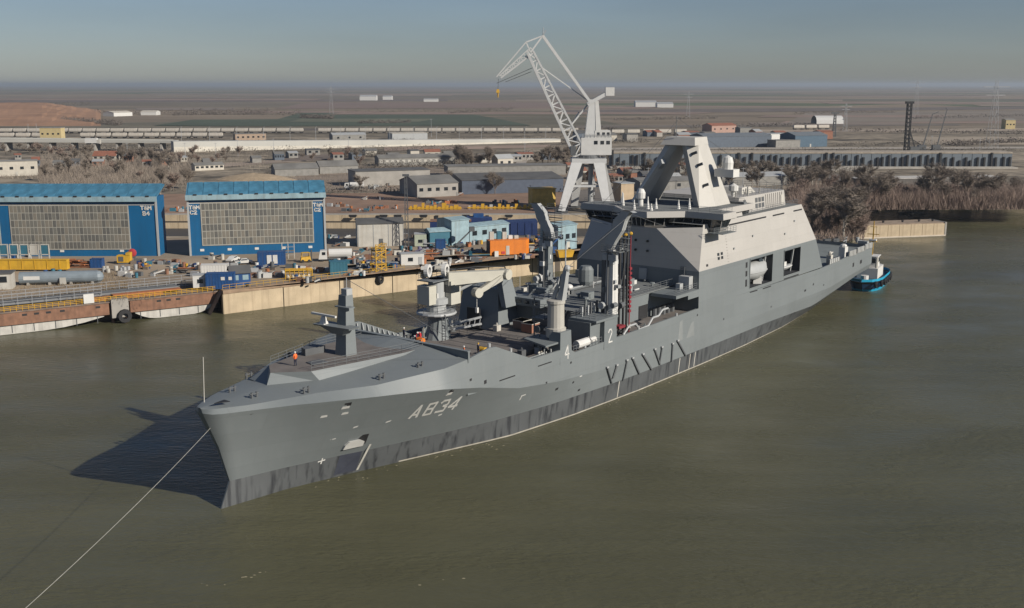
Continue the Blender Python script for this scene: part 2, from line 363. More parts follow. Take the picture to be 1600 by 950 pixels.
# overhanging gallery in front of the house, port side
m = MB().box(82.5,90.4,-12.75,-7.9,13.3,13.85); m.box(86.5,90.4,-12.78,-12.2,12.6,13.3); m.build('side_gallery', HULL, ship)
m = MB().rail([V(82.7,12.5,13.85),V(90,12.5,13.85)],1.1,1.8,.035); m.build('gallery_railing', SRAIL, ship)
m = MB().box(89,90.35,-11.5,-9.5,13.9,16.0); m.box(87.5,88.6,-10.6,-9.8,13.9,14.9); m.build('gallery_lockers', LGREY, ship)
MB().box(90.15,90.48,-2.4,-.9,14.4,16.4).build('front_door', LGREY, ship); MB().box(90.15,90.48,3.6,5.2,14.4,16.4).build('front_door', LGREY, ship)
m = MB()
for i in range(5): m.tube(V(82.8+i*1.5,8.5,9),V(82.8+i*1.5,8.5,11.2),.45,n=8)
m.build('gas_bottles', DKGREY, ship)
m = MB().path([V(66.6,12.55,10.2),V(68.2,12.55,11.3),V(70.2,12.55,11.3),V(71.4,12.55,10.2),V(74,12.55,10.3),V(75.4,12.55,11.4),V(77.2,12.55,11.4),V(78.4,12.55,12.2),V(80.2,12.55,12.2)],.17,n=6); m.build('side_fender_rail', LGREY, ship)
# pillars of the replenishment stations with their numbers
def pillar(s0, s1, t, z1, name):
    m = MB().hexa([V(s0-.2,t,9.0),V(s1+.2,t,9.0),V(s1+.2,t-2.2,9.0),V(s0-.2,t-2.2,9.0)],[V(s0,t-.1,z1),V(s1,t-.1,z1),V(s1,t-2.0,z1),V(s0,t-2.0,z1)])
    return m.build(name, HULL, ship)
pillar(49.6,52.2,12.83,13.6,'station_pillar'); pillar(61.0,64.2,12.83,13.7,'station_pillar')
m = MB().box(58.2,61.0,-12.0,-8,9.0,13.4); m.box(58.5,64.5,-12.9,-8,13.4,13.75); m.build('station_house', HULL, ship)
# ---- replenishment posts
def ras_post(s, t, zb, out, wm, name, ztop):
    p = MB(); k = (ztop-zb)
    zc = zb+k*.62
    p.hexa([V(s-.8,t-.7,zb),V(s+.8,t-.7,zb),V(s+.8,t+.7,zb),V(s-.8,t+.7,zb)],[V(s-.65,t-.6,zc),V(s+.65,t-.6,zc),V(s+.65,t+.6,zc),V(s-.65,t+.6,zc)])
    post = p.build(name, wm, ship)
    a = MB()
    prof = [(-.7*out,zc-.4,1.1),(0.0,zc+1.4,1.7),(1.0*out,zc+k*.19,1.9),(1.4*out,zc+k*.28,2.0),(2.6*out,ztop-.1,1.4),(3.6*out,ztop-.3,.7)]
    for (a0,z0,w0),(a1,z1,w1) in zip(prof, prof[1:]):
        a.hexa([V(s-.55,t+a0-w0/2,z0),V(s+.55,t+a0-w0/2,z0),V(s+.55,t+a0+w0/2,z0),V(s-.55,t+a0+w0/2,z0)],[V(s-.5,t+a1-w1/2,z1),V(s+.5,t+a1-w1/2,z1),V(s+.5,t+a1+w1/2,z1),V(s-.5,t+a1+w1/2,z1)])
    a.build('post_head', LGREY, post)
    b = MB()
    for i in range(7):
        z = zc+i*(ztop-zc)/7; b.rail([V(s+.7,t-.6,z),V(s+.7,t+2.4*(1 if out > 0 else 1),z)],.7,1.2,.04,2); b.box(s+.55,s+1.2,-(t+2.4),-(t-.6),z-.05,z)
    b.rail([V(s-.9,t-1.4,zc-.2),V(s-.9,t+1.8,zc-.2),V(s+1.4,t+1.8,zc-.2)],1.0,1.0,.04,3)
    b.box(s-1.0,s+1.5,-(t+1.9),-(t-1.4),zc-.3,zc-.2)
    b.build('post_platform', SRAIL, post)
    c = MB(); c.tube(V(s-.9,t-.2,zb),V(s-.9,t-.2,zc),.16,n=6); c.tube(V(s+.2,t-1.0,zb),V(s+.2,t-1.0,zc+1.5),.2,n=6)
    c.box(s-.35,s+.35,-(t-1.3)-.35,-(t-1.3)+.35,zb,zc-1); c.build('post_track', DKGREY, post)
    d = MB().box(s-1.0,s-.55,-t-1.3,-t+1.2,zc-1.6,zc-.7); d.build('sheave_box', LGREY, post)
    return post
ras_post(65, 11.3, 13.6, 1, WHITE, 'replenishment_post', 29.7)
ras_post(75, -8.0, 13.9, -1, HULL, 'replenishment_post', 28.4)
# red hose frames beside the aft post
m = MB()
for d in (1.4, 2.6, 3.6):
    m.tube(V(66+d,11.2,9),V(66+d,11.2,25.2),.22,n=6)
m.build('hose_saddles', BLACK, ship)
m = MB()
m.tube(V(70.4,11.2,9),V(70.4,11.2,25.0),.12,n=6)
for i in range(10): m.box(69.9,70.5,-11.5,-10.9,13+i*.75,13.4+i*.75)
m.box(65.8,67.6,-12.3,-11.2,11.2,11.6); m.build('red_hoses', mat('dark_red', (.22,.02,.03), .7), ship)
for p in ((67.4,11.2),(70.4,11.2),(68.9,11.2)): MB().ball(V(p[0],p[1],25.4), .3, 6).build('hose_coupling', YELLOW, ship)
# forward station: stout pale column with a slim head
m = MB().lathe([(1.4,12.6),(1.5,13.9),(1.25,14.0),(1.2,17.4),(1.35,17.5),(1.35,17.9),(1.0,18.0),(.001,18.0)], V(51,10.9,0), 16); col = m.build('forward_post_column', mat('post_pale', (.44,.42,.375), .6, var=.05), ship, smooth=False)
m = MB().bar(V(51.4,11.6,18),V(51.4,12.4,22.6),.9,1.1,.6,.7); m.bar(V(51,10.4,18),V(51.4,11.8,21.6),.5); m.ball(V(51.4,12.5,22.6),.5,8); m.build('forward_post_head', LGREY, col)
m = MB()
for z in (15.2, 16.3, 18.2, 19.6): m.rail([V(50,7.5,z),V(50,9.6,z),V(53,9.6,z)],.9,.8,.035,3)
m.box(49.6,53,-9.7,-7.5,15.1,15.2); m.box(49.6,53,-9.7,-7.5,18.1,18.2); m.tube(V(50,7.8,10.2),V(50,7.8,18.2),.12,n=6); m.build('forward_post_ladder', SRAIL, col)
m = MB().hexa([V(46.5,12.4,12.0),V(52,12.4,12.0),V(52,7,12.0),V(48.5,7,12.0)],[V(46.5,12.4,12.25),V(52,12.4,12.25),V(52,7,12.25),V(48.5,7,12.25)]); m.build('station_platform', HULL, ship)
m = MB().tube(V(54.3,12.2,10.9),V(57.2,12.2,10.9),.62,n=12); m.tube(V(57.8,12.2,10.9),V(59.2,12.2,10.9),.4,n=10); m.build('liferaft_canister', WHITE, ship, smooth=False)
m = MB().rail([V(53,12.6,10.1),V(60.5,12.6,10.1)],.9,.8,.04,2); m.build('raft_cradle', SRAIL, ship)
m = MB().ball(V(72,-1.5,15.3),.75,8,.7); m.tube(V(72,-1.5,14),V(72,-1.5,15),.15,n=6); m.build('satellite_dome', WHITE, ship)
m = MB().tube(V(76,-5,14),V(76,-5,22.5),.14,n=6); m.tube(V(76,-5,18),V(76,-3.4,18),.08,n=5); m.tube(V(76,-5,22.3),V(76,-2.4,22.3),.08,n=5); m.build('signal_pole', LGREY, ship)
m = MB(); m.lathe([(.9,14),(1.3,15),(1.3,17),(.9,17.6),(.01,17.6)],V(80,-3.5,0),12); m.build('vent_cowl', HULL, ship)
for s, t, h in ((70,3,1.2),(72.5,5.5,1.6),(84,2,1.3),(68,-6,1.7),(86,-9,1.4)):
    m = MB().box(s,s+1.6,-t-.8,-t+.8,14.05,14.05+h); m.box(s+.3,s+1.2,-t-.9,-t-.8,14.3,14.05+h*.8); m.build('deck_locker', HULL, ship)
# ---- deck crane
cr = MB(); cs_, ct = 47.5, -8.8
cr.lathe([(2.1,10.2),(1.5,11.6),(1.25,13.2),(1.25,14.0)], V(cs_,ct,0), 16)
crane = cr.build('deck_crane', HULL, ship, smooth=False)
MB().hexa([V(46.1,-9.9,10.2),V(49.2,-9.9,10.2),V(49.2,-7.4,10.2),V(46.1,-7.4,10.2)],[V(46.8,-9.3,13.9),V(48.6,-9.3,13.9),V(48.6,-7.6,13.9),V(46.8,-7.6,13.9)]).build('crane_pedestal', HULL, crane)
MB().lathe([(3.0,14.0),(3.1,14.15),(3.0,14.4),(.1,14.4)], V(cs_,ct,0), 20).build('crane_gallery', LGREY, crane)
m = MB()
for i in range(16):
    a = i*math.pi/8; b = a+math.pi/8
    m.rail([V(cs_+2.9*math.cos(a),ct+2.9*math.sin(a),14.4),V(cs_+2.9*math.cos(b),ct+2.9*math.sin(b),14.4)],1.0,1.2,.035,2)
m.build('crane_gallery_railing', SRAIL, crane)
m = MB().lathe([(1.5,14.4),(1.5,15.4),(1.9,15.6),(1.9,16.4),(1.2,16.6),(1.2,19.4),(.01,19.4)], V(cs_,ct,0), 14); m.build('crane_column', LGREY, crane)
m = MB().box(44.6,46.2,7.6,10.0,15.8,18.6); m.build('crane_engine_house', CRANEP, crane)
m = MB().box(48.4,50.6,6.6,9.6,15.4,19.0); m.build('crane_cab', CRANEP, crane)
MB().box(48.36,50.3,6.56,9.0,17.2,18.4).build('crane_cab_window', GLASS, crane)
m = MB(); m.box(46.6,48.6,7.8,9.8,16.2,17.3); m.build('crane_motor_cover', WHITE, crane)
for t0 in (-9.6, -7.9):
    m = MB(); m.lathe([(.55,-.3),(1.0,-.3),(1.0,.3),(.55,.3),(.55,-.3)], (0,0,0), 16); o = m.build('winch_sheave', WHITE, crane); o.location = V(46.6 if t0 < -9 else 48.6, t0, 20.6); o.rotation_euler = (math.pi/2, 0, R(20))
m = MB().rail([V(45,-10,19.4),V(50,-10,19.4),V(50,-7,19.4)],1.0,1.0,.04,3); m.box(44.8,50.2,7,10.2,19.25,19.4); m.build('crane_top_gallery', SRAIL, crane)
J0 = Vector(V(48.6,-7.6,19.3)); J1 = Vector(V(57.6,-3.6,19.2))
m = MB().bar(J0, J1, 1.4, 2.0, 1.1, 1.4); m.build('main_boom', CRANEP, crane)
m = MB().bar(J1+Vector((-1.0,0,-.4)), Vector(V(52.6,-5.0,16.9)), .9, .9, .7, .7); m.tube(Vector(V(52.7,-5.5,16.9)), Vector(V(52.4,-4.4,16.9)), .75, n=14); m.build('folding_boom', CRANEP, crane)
m = MB().tube(J1+Vector((.1,.8,.0)), J1+Vector((.1,-.8,.0)), .85, n=14); m.bar(J1+Vector((-.6,0,.4)),J1+Vector((.9,0,-.3)),1.1,.8); m.build('boom_elbow', CRANEP, crane)
m = MB().tube(V(48.8,-8.4,16.2), J0.lerp(J1,.42)+Vector((0,0,-1)), .28, n=8); m.tube(V(49.8,-7.6,18.0), J0.lerp(J1,.5)+Vector((0,0,-1)), .2, n=8); m.build('boom_cylinder', LGREY, crane)
m = MB().path([J0+Vector((1,0,1.2)), J0.lerp(J1,.5)+Vector((0,0,1.5)), J1+Vector((0,0,1.2)), J1+Vector((.9,0,-.6))],.1,n=6); m.build('boom_hose', BLACK, crane)
m = MB().tube(V(52.4,-4.9,16.6),V(52.4,-4.9,14.6),.05,n=5); m.box(52.2,52.6,4.7,5.1,13.8,14.6); m.build('crane_hook', WHITE, crane)
m = MB(); m.bar(V(48.8,-7.2,12.2),V(52.6,-4.2,13.2),.3); m.bar(V(48.8,-6.6,11.6),V(52.4,-4.0,12.2),.3)
for i in range(6): m.bar(V(49.3+i*.6,-6.9+i*.5,12.0),V(49.4+i*.6,-6.8+i*.5,12.9),.12)
m.build('boom_rest', LGREY, crane)
# ---- main deckhouse
def aft_s(z): return interp([(10,145.2),(16.7,141.0),(24.4,135.4)], z)
def side_t(s, z): return interp(TOP_T, s)-(z-10.4)*.02 if z <= 16.8 else interp(TOP_T, s)-.13-(z-16.8)*.16
def side_quad(m, s0, s1, z0, z1, side, mi=0):
    if isinstance(s0, tuple): a0, a1 = s0
    else: a0 = a1 = s0
    if isinstance(s1, tuple): b0, b1 = s1
    else: b0 = b1 = s1
    q = [V(a0,side*side_t(a0,z0),z0),V(b0,side*side_t(b0,z0),z0),V(b1,side*side_t(b1,z1),z1),V(a1,side*side_t(a1,z1),z1)]
    m.poly(q if side == 1 else q[::-1], mi)
ZP = 16.8
BAY = [(110.2,119.8,11.05,16.35),(125.3,132.9,11.25,16.2)]
zs = [10.45, 11.05, 11.25, 16.2, 16.35, ZP]
def front_s(z): return 90.5 if z <= ZP else 90.5+(z-ZP)*.42
for side in (1, -1):
    m = MB()
    for z0, z1 in zip(zs, zs[1:]):
        ss = [90.5, 100, 110.2, 119.8, 125.3, 132.9]
        cells = list(zip(ss, ss[1:]))+[(132.9, None)]
        for a, b in cells:
            if side == 1 and any(abs(a-B[0]) < .01 and z0 >= B[2]-.01 and z1 <= B[3]+.01 for B in BAY): continue
            side_quad(m, a, (aft_s(z0), aft_s(z1)) if b is None else b, z0, z1, side)
    m.build('lower_side_wall', HULL, ship)
    m = MB()
    for z0, z1 in ((ZP,20.5),(20.5,24.4)):
        ss = [None, 100, 110, 120, 130, None]
        for i in range(5):
            side_quad(m, (front_s(z0), front_s(z1)) if i == 0 else ss[i], (aft_s(z0), aft_s(z1)) if i == 4 else ss[i+1], z0, z1, side)
    m.build('upper_side_wall', CREAM, ship)
m = MB()
for z0, z1, mi in ((8.9,ZP,0),(ZP,24.4,1)):
    sa, sb = (145.6, aft_s(z1)) if mi == 0 else (aft_s(z0), aft_s(z1))
    m.poly([V(sa,side_t(sa,max(z0,10.4)),z0),V(sa,-side_t(sa,max(z0,10.4)),z0),V(sb,-side_t(sb,z1),z1),V(sb,side_t(sb,z1),z1)], mi)
m.build('aft_wall', [HULL, CREAM], ship)
t0 = side_t(90.5, 10.4); tp = side_t(90.5, ZP); fs_ = front_s(24.0); tf = side_t(fs_, 24.0)
m = MB(); m.poly([V(90.5,-t0,8.9),V(90.5,t0,8.9),V(90.5,tp,ZP),V(90.5,-tp,ZP)]); m.build('front_wall', HULL, ship)
m = MB(); m.poly([V(90.5,-tp,ZP),V(90.5,tp,ZP),V(90.4,4.1,23.6),V(90.4,-4.1,23.6)]); m.build('front_panel', CREAM, ship)
for side in (1, -1):
    m = MB(); q = [V(90.5,side*tp,ZP), V(fs_,side*tf,24.0), V(90.4,side*4.1,23.6)]; m.poly(q if side == 1 else q[::-1]); m.build('front_corner_facet', CREAM, ship)
m = MB().poly([V(93.4,side_t(93.4,24.4),24.4),V(aft_s(24.4),side_t(135,24.4),24.4),V(aft_s(24.4),-side_t(135,24.4),24.4),V(93.4,-side_t(93.4,24.4),24.4)][::-1]); m.build('house_top_deck', mat('roof_deck_grey', (.16,.17,.17)), ship)
# recessed boat bays
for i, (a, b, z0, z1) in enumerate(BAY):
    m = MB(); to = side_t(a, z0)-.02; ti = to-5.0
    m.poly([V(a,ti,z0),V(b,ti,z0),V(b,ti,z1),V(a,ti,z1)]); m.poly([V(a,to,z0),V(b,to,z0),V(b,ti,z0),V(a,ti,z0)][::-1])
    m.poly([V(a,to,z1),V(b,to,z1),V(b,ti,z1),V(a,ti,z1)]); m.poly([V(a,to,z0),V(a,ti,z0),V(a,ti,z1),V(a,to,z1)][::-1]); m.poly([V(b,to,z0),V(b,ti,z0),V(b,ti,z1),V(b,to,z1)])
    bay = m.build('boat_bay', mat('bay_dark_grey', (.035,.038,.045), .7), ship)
    m = MB()
    for x0, x1, y0, y1 in ((a-.15,a,z0-.15,z1+.15),(b,b+.15,z0-.15,z1+.15),(a,b,z1,z1+.15),(a,b,z0-.15,z0)):
        m.hexa([V(x0,to+.06,y0),V(x1,to+.06,y0),V(x1,to-.2,y0),V(x0,to-.2,y0)],[V(x0,to+.06,y1),V(x1,to+.06,y1),V(x1,to-.2,y1),V(x0,to-.2,y1)])
    m.build('bay_frame', HULL, bay)
    m = MB(); m.bar(V(a+1,to-1.6,z0),V(a+1.4,to-.9,z1-.3),.3); m.bar(V(b-1,to-1.6,z0),V(b-1.4,to-.9,z1-.3),.3); m.bar(V(a+1.4,to-.9,z1-.3),V(b-1.4,to-.9,z1-.3),.25); m.build('davit', LGREY, bay)
m = MB()
def slot(s0, s1, z0, z1, zt=.28, mt=BLACK, name='side_slot'):
    m = MB(); f = (lambda s, z: side_t(s, z)) if z0 > 10.4 and s0 > 90 else (lambda s, z: hull_t(s, z))
    q = [(s0,z0),(s1,z1),(s1,z1+zt),(s0,z0+zt)]
    m.hexa([V(s,f(s,z)-.15,z) for s, z in q],[V(s,f(s,z)+.025,z) for s, z in q]); return m.build(name, mt, ship)
for a in ((103,118.6,23.3,23.3),(121.5,126.8,23.25,23.25),(131.2,135.4,23.25,23.25)): slot(*a)
for a in ((110.4,113.6,10.15,10.1),(116,119.6,10.0,10.0),(125.5,132.6,10.5,10.5)): slot(a[0],a[1],a[2],a[3],.22)
for z in (11.6,13.5,15.1): slot(108.4,109.1,z,z,1.0 if z > 13 else 1.3)
for s in (97.6,98.9):
    for z in (17.9,18.6): slot(s,s+.8,z,z,.5,GLASS,'side_window')
slot(93.2,93.9,17.3,17.3,.4)
for s, z, w_, h_ in ((163.2,8.0,.9,.9),(168,8.1,1.2,.8),(140.3,7.2,.5,.4),(136,6.5,.8,.4),(146,6.3,.4,.3),(35.6,9.6,3.4,.16),(44.2,9.8,3.2,.16),(32.4,9.9,.5,.5),(29.6,10.9,.4,.3),(55,3.7,.5,.3),(46,6.9,.35,.3),(49,5.2,.6,.35),(100,6.8,.3,.3),(120,5.8,.3,.3),(53,5.4,.35,.3),(90,9.2,.35,.3),(52,8.6,.35,.3)):
    slot(s,s+w_,z,z+(.05 if w_ < 2 else 0),h_, BLACK, 'hull_port')
# bow fairleads: dark opening with a pale lip below
def hull_quad(m, pts, off, back=.12):
    lo = [V(hull_s(S,z), hull_t(S,z)-back, z) for S, z in pts]; hi = [V(hull_s(S,z), hull_t(S,z)+off, z) for S, z in pts]
    m.hexa(lo, hi)
for S, z, k in ((3.6,11.2,1.0),(10.9,10.1,.7),(13.05,11.05,.8),(13.2,10.1,.7),(26.3,10.35,.8),(2.95,10.45,.7)):
    m = MB(); hull_quad(m, [(S-.4*k,z-.3*k),(S+.5*k,z-.25*k),(S+.5*k,z+.35*k),(S-.4*k,z+.3*k)], .03); o = m.build('bow_fairlead', BLACK, ship)
    if k < 1: m = MB(); hull_quad(m, [(S-.75*k,z-.75*k),(S+.35*k,z-.7*k),(S+.35*k,z-.3*k),(S-.6*k,z-.32*k)], .10); m.build('fairlead_lip', WHITE, o)
for pts in (((15.0,7.1),(15.5,7.2),(15.6,7.4),(15.1,7.3)),((19.2,7.0),(19.8,7.1),(19.9,7.3),(19.3,7.2)),((12.6,5.85),(13.3,5.9),(13.3,6.0),(12.6,6.0)),((11.2,4.7),(11.4,4.7),(11.45,5.3),(11.3,5.3)),((11.9,2.7),(12.9,2.8),(12.9,2.95),(11.9,2.85)),((12.3,2.4),(12.5,2.4),(12.5,3.2),(12.35,3.2)),((41.3,5.5),(41.5,5.5),(41.55,6.2),(41.35,6.2)),((41.3,6.05),(42.2,6.1),(42.2,6.25),(41.3,6.2)),((54.5,6.1),(55.1,6.1),(55.1,6.25),(54.5,6.25)),((27,6.3),(27.5,6.4),(27.5,6.6),(27,6.5))):
    m = MB(); hull_quad(m, pts, .03); m.build('draught_mark', WHITE, ship)
# anchor pocket and white anchor
m = MB(); hull_quad(m, [(14.8,4.1),(17.9,4.2),(17.7,5.75),(14.9,5.75)], .02); ap = m.build('anchor_pocket', BLACK, ship)
m = MB(); hull_quad(m, [(14.7,3.95),(17.35,4.05),(17.3,4.75),(16.6,5.15),(15.2,5.1),(14.8,4.6)], .35); m.build('anchor', WHITE, ap)
m = MB(); hull_quad(m, [(18.0,.3),(18.3,.3),(18.9,3.9),(18.6,3.9)], .04); m.build('hawse_stripe', OFFW, ship)
m = MB(); hull_quad(m, [(14.9,.3),(18.0,.3),(18.05,3.0),(14.95,3.0)], .02); m.build('wet_patch', mat('wet_boot', (.05,.055,.075), .35), ship)
for s in (65.8, 84.6, 88.2, 90): m = MB(); hull_quad(m, [(s,.3),(s+.22,.3),(s+.22,2.9),(s,2.9)], .02); m.build('stained_seam', OFFW, ship)
for q in ([(83.6,6.0),(85.2,6.0),(85.0,9.4),(84.0,9.2)],[(86.4,6.0),(89.2,6.0),(88.9,8.6),(87.9,8.2)]):
    m = MB(); hull_quad(m, q, .012); m.build('primer_patch', mat('primer_grey', (.225,.24,.24), .6, var=.08), ship)
# rubbing bars on the side
BARS = [((61.7,6.0),(63.5,3.2)),((64.4,5.8),(63.7,3.9)),((67.3,6.0),(66.7,2.9)),((69.0,6.0),(71.4,3.0)),((72.1,6.0),(75.2,2.9)),((75.8,6.1),(77.8,3.2)),((78.1,6.0),(77.6,3.6)),((81.6,5.9),(81.6,2.9)),((83.3,6.1),(86.4,3.0))]
for (s0,z0),(s1,z1) in BARS:
    m = MB().bar(V(s0,hull_t(s0,z0)+.12,z0),V(s1,hull_t(s1,z1)+.12,z1),.26,.26); o = m.build('rubbing_bar', DKGREY, ship)
    m = MB().box(s0-.25,s0+.25,-hull_t(s0,z0)-.3,-hull_t(s0,z0)+.1,z0,z0+.25); m.build('bar_head', LGREY, o)
# lettering: strokes laid on the plating
def stroke_glyph(strokes, wd, name, mt, f):
    m = MB()
    for a, b in strokes:
        a = Vector(a); b = Vector(b); d = (b-a).normalized(); n_ = Vector((-d.y, d.x))*wd/2; a = a-d*wd*.3; b = b+d*wd*.3
        q = [a-n_, b-n_, b+n_, a+n_]
        lo = [Vector(f(*p)) for p in q]; m.hexa([(x.x, x.y+.08, x.z) for x in lo], lo)
    return m.build(name, mt, ship)
GL = {'letter_a': [[(22.41,7.04),(23.0,8.84)],[(23.0,8.84),(23.4,7.02)],[(22.59,7.49),(23.22,7.42)]],
 'digit_eight': [[(24.25,7.24),(24.16,8.8)],[(24.16,8.8),(25.16,8.87)],[(25.2,8.8),(25.18,7.9)],[(25.18,7.9),(25.31,7.1)],[(25.31,7.1),(24.25,7.1)],[(24.25,8.0),(25.1,7.96)]],
 'digit_three': [[(26.02,8.6),(26.28,8.86)],[(26.28,8.86),(27.18,8.8)],[(27.18,8.8),(27.3,8.13)],[(27.3,8.1),(26.7,7.97)],[(26.75,7.97),(27.3,7.72)],[(27.3,7.72),(27.25,7.16)],[(27.25,7.12),(26.02,7.15)]],
 'digit_four': [[(28.8,6.99),(28.97,8.81)],[(28.97,8.81),(27.84,7.55)],[(27.84,7.52),(29.15,7.48)]]}
for k, st in GL.items():
    fin = []
    for a, b in st:
        n = 4
        for i in range(n): fin.append(((a[0]+(b[0]-a[0])*i/n, a[1]+(b[1]-a[1])*i/n), (a[0]+(b[0]-a[0])*(i+1)/n, a[1]+(b[1]-a[1])*(i+1)/n)))
    stroke_glyph(fin, .30, 'hull_'+k, WHITE, lambda S, z: V(hull_s(S,z), hull_t(S,z)+.035, z))
def flat_glyph(st, s0, z0, k, name, off=.0):
    stroke_glyph([((s0+a[0]*k, z0+a[1]*k),(s0+b[0]*k, z0+b[1]*k)) for a, b in st], .2, name, WHITE, lambda s, z: V(s, max(12.88, 0)-(max(z-9,0)*.02)+off, z))
flat_glyph([[(.75,0),(.75,2)],[(.75,2),(0,.65)],[(0,.65),(1.05,.65)]], 50.6, 9.6, .95, 'station_number')
flat_glyph([[(0,1.6),(.25,2)],[(.25,2),(.8,2)],[(.8,2),(1,1.5)],[(1,1.5),(0,0)],[(0,0),(1.05,0)]], 62.0, 9.9, .95, 'station_number')
# ---- bridge
RF = [(94.5,14.7),(94.5,7.4),(89.6,2.6),(89.6,-2.6),(94.5,-7.4),(94.5,-14.7),(99.5,-14.7),(100.5,-11),(114,-11),(114,11),(100.5,11),(99.5,14.7)]
def shrink(pts, d, dz=0): 
    out = []
    for s, t in pts: out.append((s+(d if s < 97 else -d if s < 110 else 0), t-(d if t > 0 else -d)))
    return out
m = MB().hexa([V(*p,25.2) for p in shrink(RF,.3)],[V(*p,25.35) for p in RF]); m.hexa([V(*p,25.35) for p in RF],[V(*p,26.4) for p in shrink(RF,.12)]); m.build('bridge_roof', CREAM, ship)
m = MB().poly([V(*p,26.41) for p in shrink(RF,.5)][::-1]); m.build('bridge_roof_deck', mat('roof_deck_grey', (.16,.17,.17)), ship)
WB = shrink(RF[:6],1.0); WT = shrink(RF[:6],.55)
body = WB+[(99.0,-13.7),(99.8,-10.3),(112,-10.3),(112,10.3),(99.8,10.3),(99.0,13.7)]
m = MB().hexa([V(*p,22.9) for p in shrink(RF,1.5)],[V(*p,23.75) for p in shrink(RF,.95)]); br = m.build('bridge_sill', CREAM, ship)
m = MB().hexa([V(*p,23.75) for p in shrink(RF,1.25)],[V(*p,25.2) for p in shrink(RF,.85)]); m.build('bridge_interior', mat('bridge_dark', (.03,.035,.04), .5), ship)
def panes(a, b, n, z0, z1, da, db):
    for i in range(n):
        q = []
        for f, z, dd in ((i/n+.04/n*1.5,z0,da),((i+1)/n-.04/n*1.5,z0,da),((i+1)/n-.04/n*1.5,z1,db),(i/n+.04/n*1.5,z1,db)):
            A = shrink([a],dd)[0]; B = shrink([b],dd)[0]; q.append(V(A[0]+(B[0]-A[0])*f, A[1]+(B[1]-A[1])*f, z))
        nn = (Vector(q[1])-Vector(q[0])).cross(Vector(q[3])-Vector(q[0])).normalized()*.05
        MB().hexa([tuple(Vector(p)-nn) for p in q],[tuple(Vector(p)+nn) for p in q]).build('bridge_window_pane', GLASS, br)
for i, n in ((0,4),(1,4),(2,4),(3,4),(4,4)): panes(RF[i], RF[i+1], n, 23.85, 25.15, 1.13, .70)
panes(RF[11], RF[0], 3, 23.85, 25.15, 1.13, .70); panes(RF[5], RF[6], 3, 23.85, 25.15, 1.13, .70)
m = MB()
for i in range(5):
    n = 4
    for k in range(n+1):
        f = k/n; A = shrink([RF[i]],1.05)[0]; B = shrink([RF[i+1]],1.05)[0]; C = shrink([RF[i]],.6)[0]; D = shrink([RF[i+1]],.6)[0]
        m.bar(V(A[0]+(B[0]-A[0])*f,A[1]+(B[1]-A[1])*f,23.75),V(C[0]+(D[0]-C[0])*f,C[1]+(D[1]-C[1])*f,25.2),.12)
m.build('bridge_mullions', CREAM, br)
m = MB().rail([V(93,13.8,23.1),V(95.8,14.9,23.1),V(99,14.9,23.1)],1.0,1.0,.035,3); m.box(94,99,-15,-12,22.95,23.05); m.build('bridge_wing_gallery', HULL, ship)
# ---- tall faceted mast
def leg(base, top, name):
    m = MB(); m.hexa([V(s,t,26.4) for s, t in base],[V(s,t,37.2) for s, t in top]); return m.build(name, mat('mast_paint', (.48,.46,.42), .55, var=.03), ship)
mb_ = [(102.7,4.5),(100.9,6.6),(104.8,7.9),(110.5,7.9),(110.5,4.8)]; mt_ = [(104.0,1.0),(103.0,2.4),(104.4,4.2),(108.6,3.9),(108.6,1.0)]
leg(mb_, mt_, 'mast_leg')
leg([(103.4,-6.0),(101.4,-7.6),(104.6,-9.8),(109.0,-9.8),(109.0,-6.2)][::-1], [(104.0,.3),(103.1,-.8),(104.4,-2.6),(107.8,-2.6),(107.8,.3)][::-1], 'mast_leg')
m = MB().hexa([V(103.0,-2.95,37.2),V(102.95,4.25,37.2),V(108.65,3.95,37.2),V(108.65,-2.95,37.2)],[V(104.2,-2.4,38.6),V(104.2,3.5,38.6),V(108.8,3.5,38.6),V(108.8,-2.4,38.6)]); top = m.build('mast_crosshead', mat('mast_paint', (.56,.545,.51)), ship)
m = MB().tube(V(104,-.2,38.6),V(104,-.2,42.4),.07,n=6); m.tube(V(106,-1.6,38.6),V(106,-1.6,40),.06,n=5); m.build('whip_antenna', SRAIL, top)
m = MB().box(106.2,108.6,-10.4,-6.6,31.6,33.0); m.lathe([(1.0,33.0),(1.05,34.2),(.8,35.1),(.01,35.5)],V(107.4,8.6,0),12); m.build('radome', WHITE, ship)
for z, t in ((30.0,6.9),(33.6,5.6),(35.6,4.4)):
    m = MB().bar(V(103.2,t-1.1,z),V(103.0,t+.3,z+.5),.18,.5); m.build('mast_step', DKGREY, ship)
m = MB().bar(V(103.2,-3.0,33.2),V(102.4,-1.8,34.2),.8,.9); m.build('surveillance_camera', LGREY, ship)
m = MB().lathe([(.5,26.4),(.45,27.6),(.8,27.8),(.85,28.8),(.5,29.5),(.01,29.6)],V(97,-3.2,0),12); m.build('satellite_dome', WHITE, ship)
for s, t, h in ((91.5,-1.2,1.7),(93.5,.4,2.2),(95,1.2,1.8),(92,2.0,1.2),(97,4.6,1.6),(98,6.2,1.9),(100,-9,2.0),(95.5,-6,2.3)):
    m = MB().lathe([(.35,26.4),(.12,26.4+h*.7),(.1,26.4+h)],V(s,t,0),8); m.build('roof_antenna', WHITE, ship)
m = MB().rail([V(94.9,-14,26.4),V(94.9,-7.6,26.4),V(90.3,-2.8,26.4),V(90.3,2.8,26.4),V(94.9,7.6,26.4),V(94.9,14,26.4),V(99,14,26.4)],1.0,1.8,.03,3); m.build('bridge_roof_railing', SRAIL, ship)
m = MB().rail([V(111,-10.5,26.4),V(111,10.5,26.4)],1.0,2,.03,3); m.box(110.8,112,-10.5,10.5,26.4,26.8); m.build('roof_coaming', SRAIL, ship)
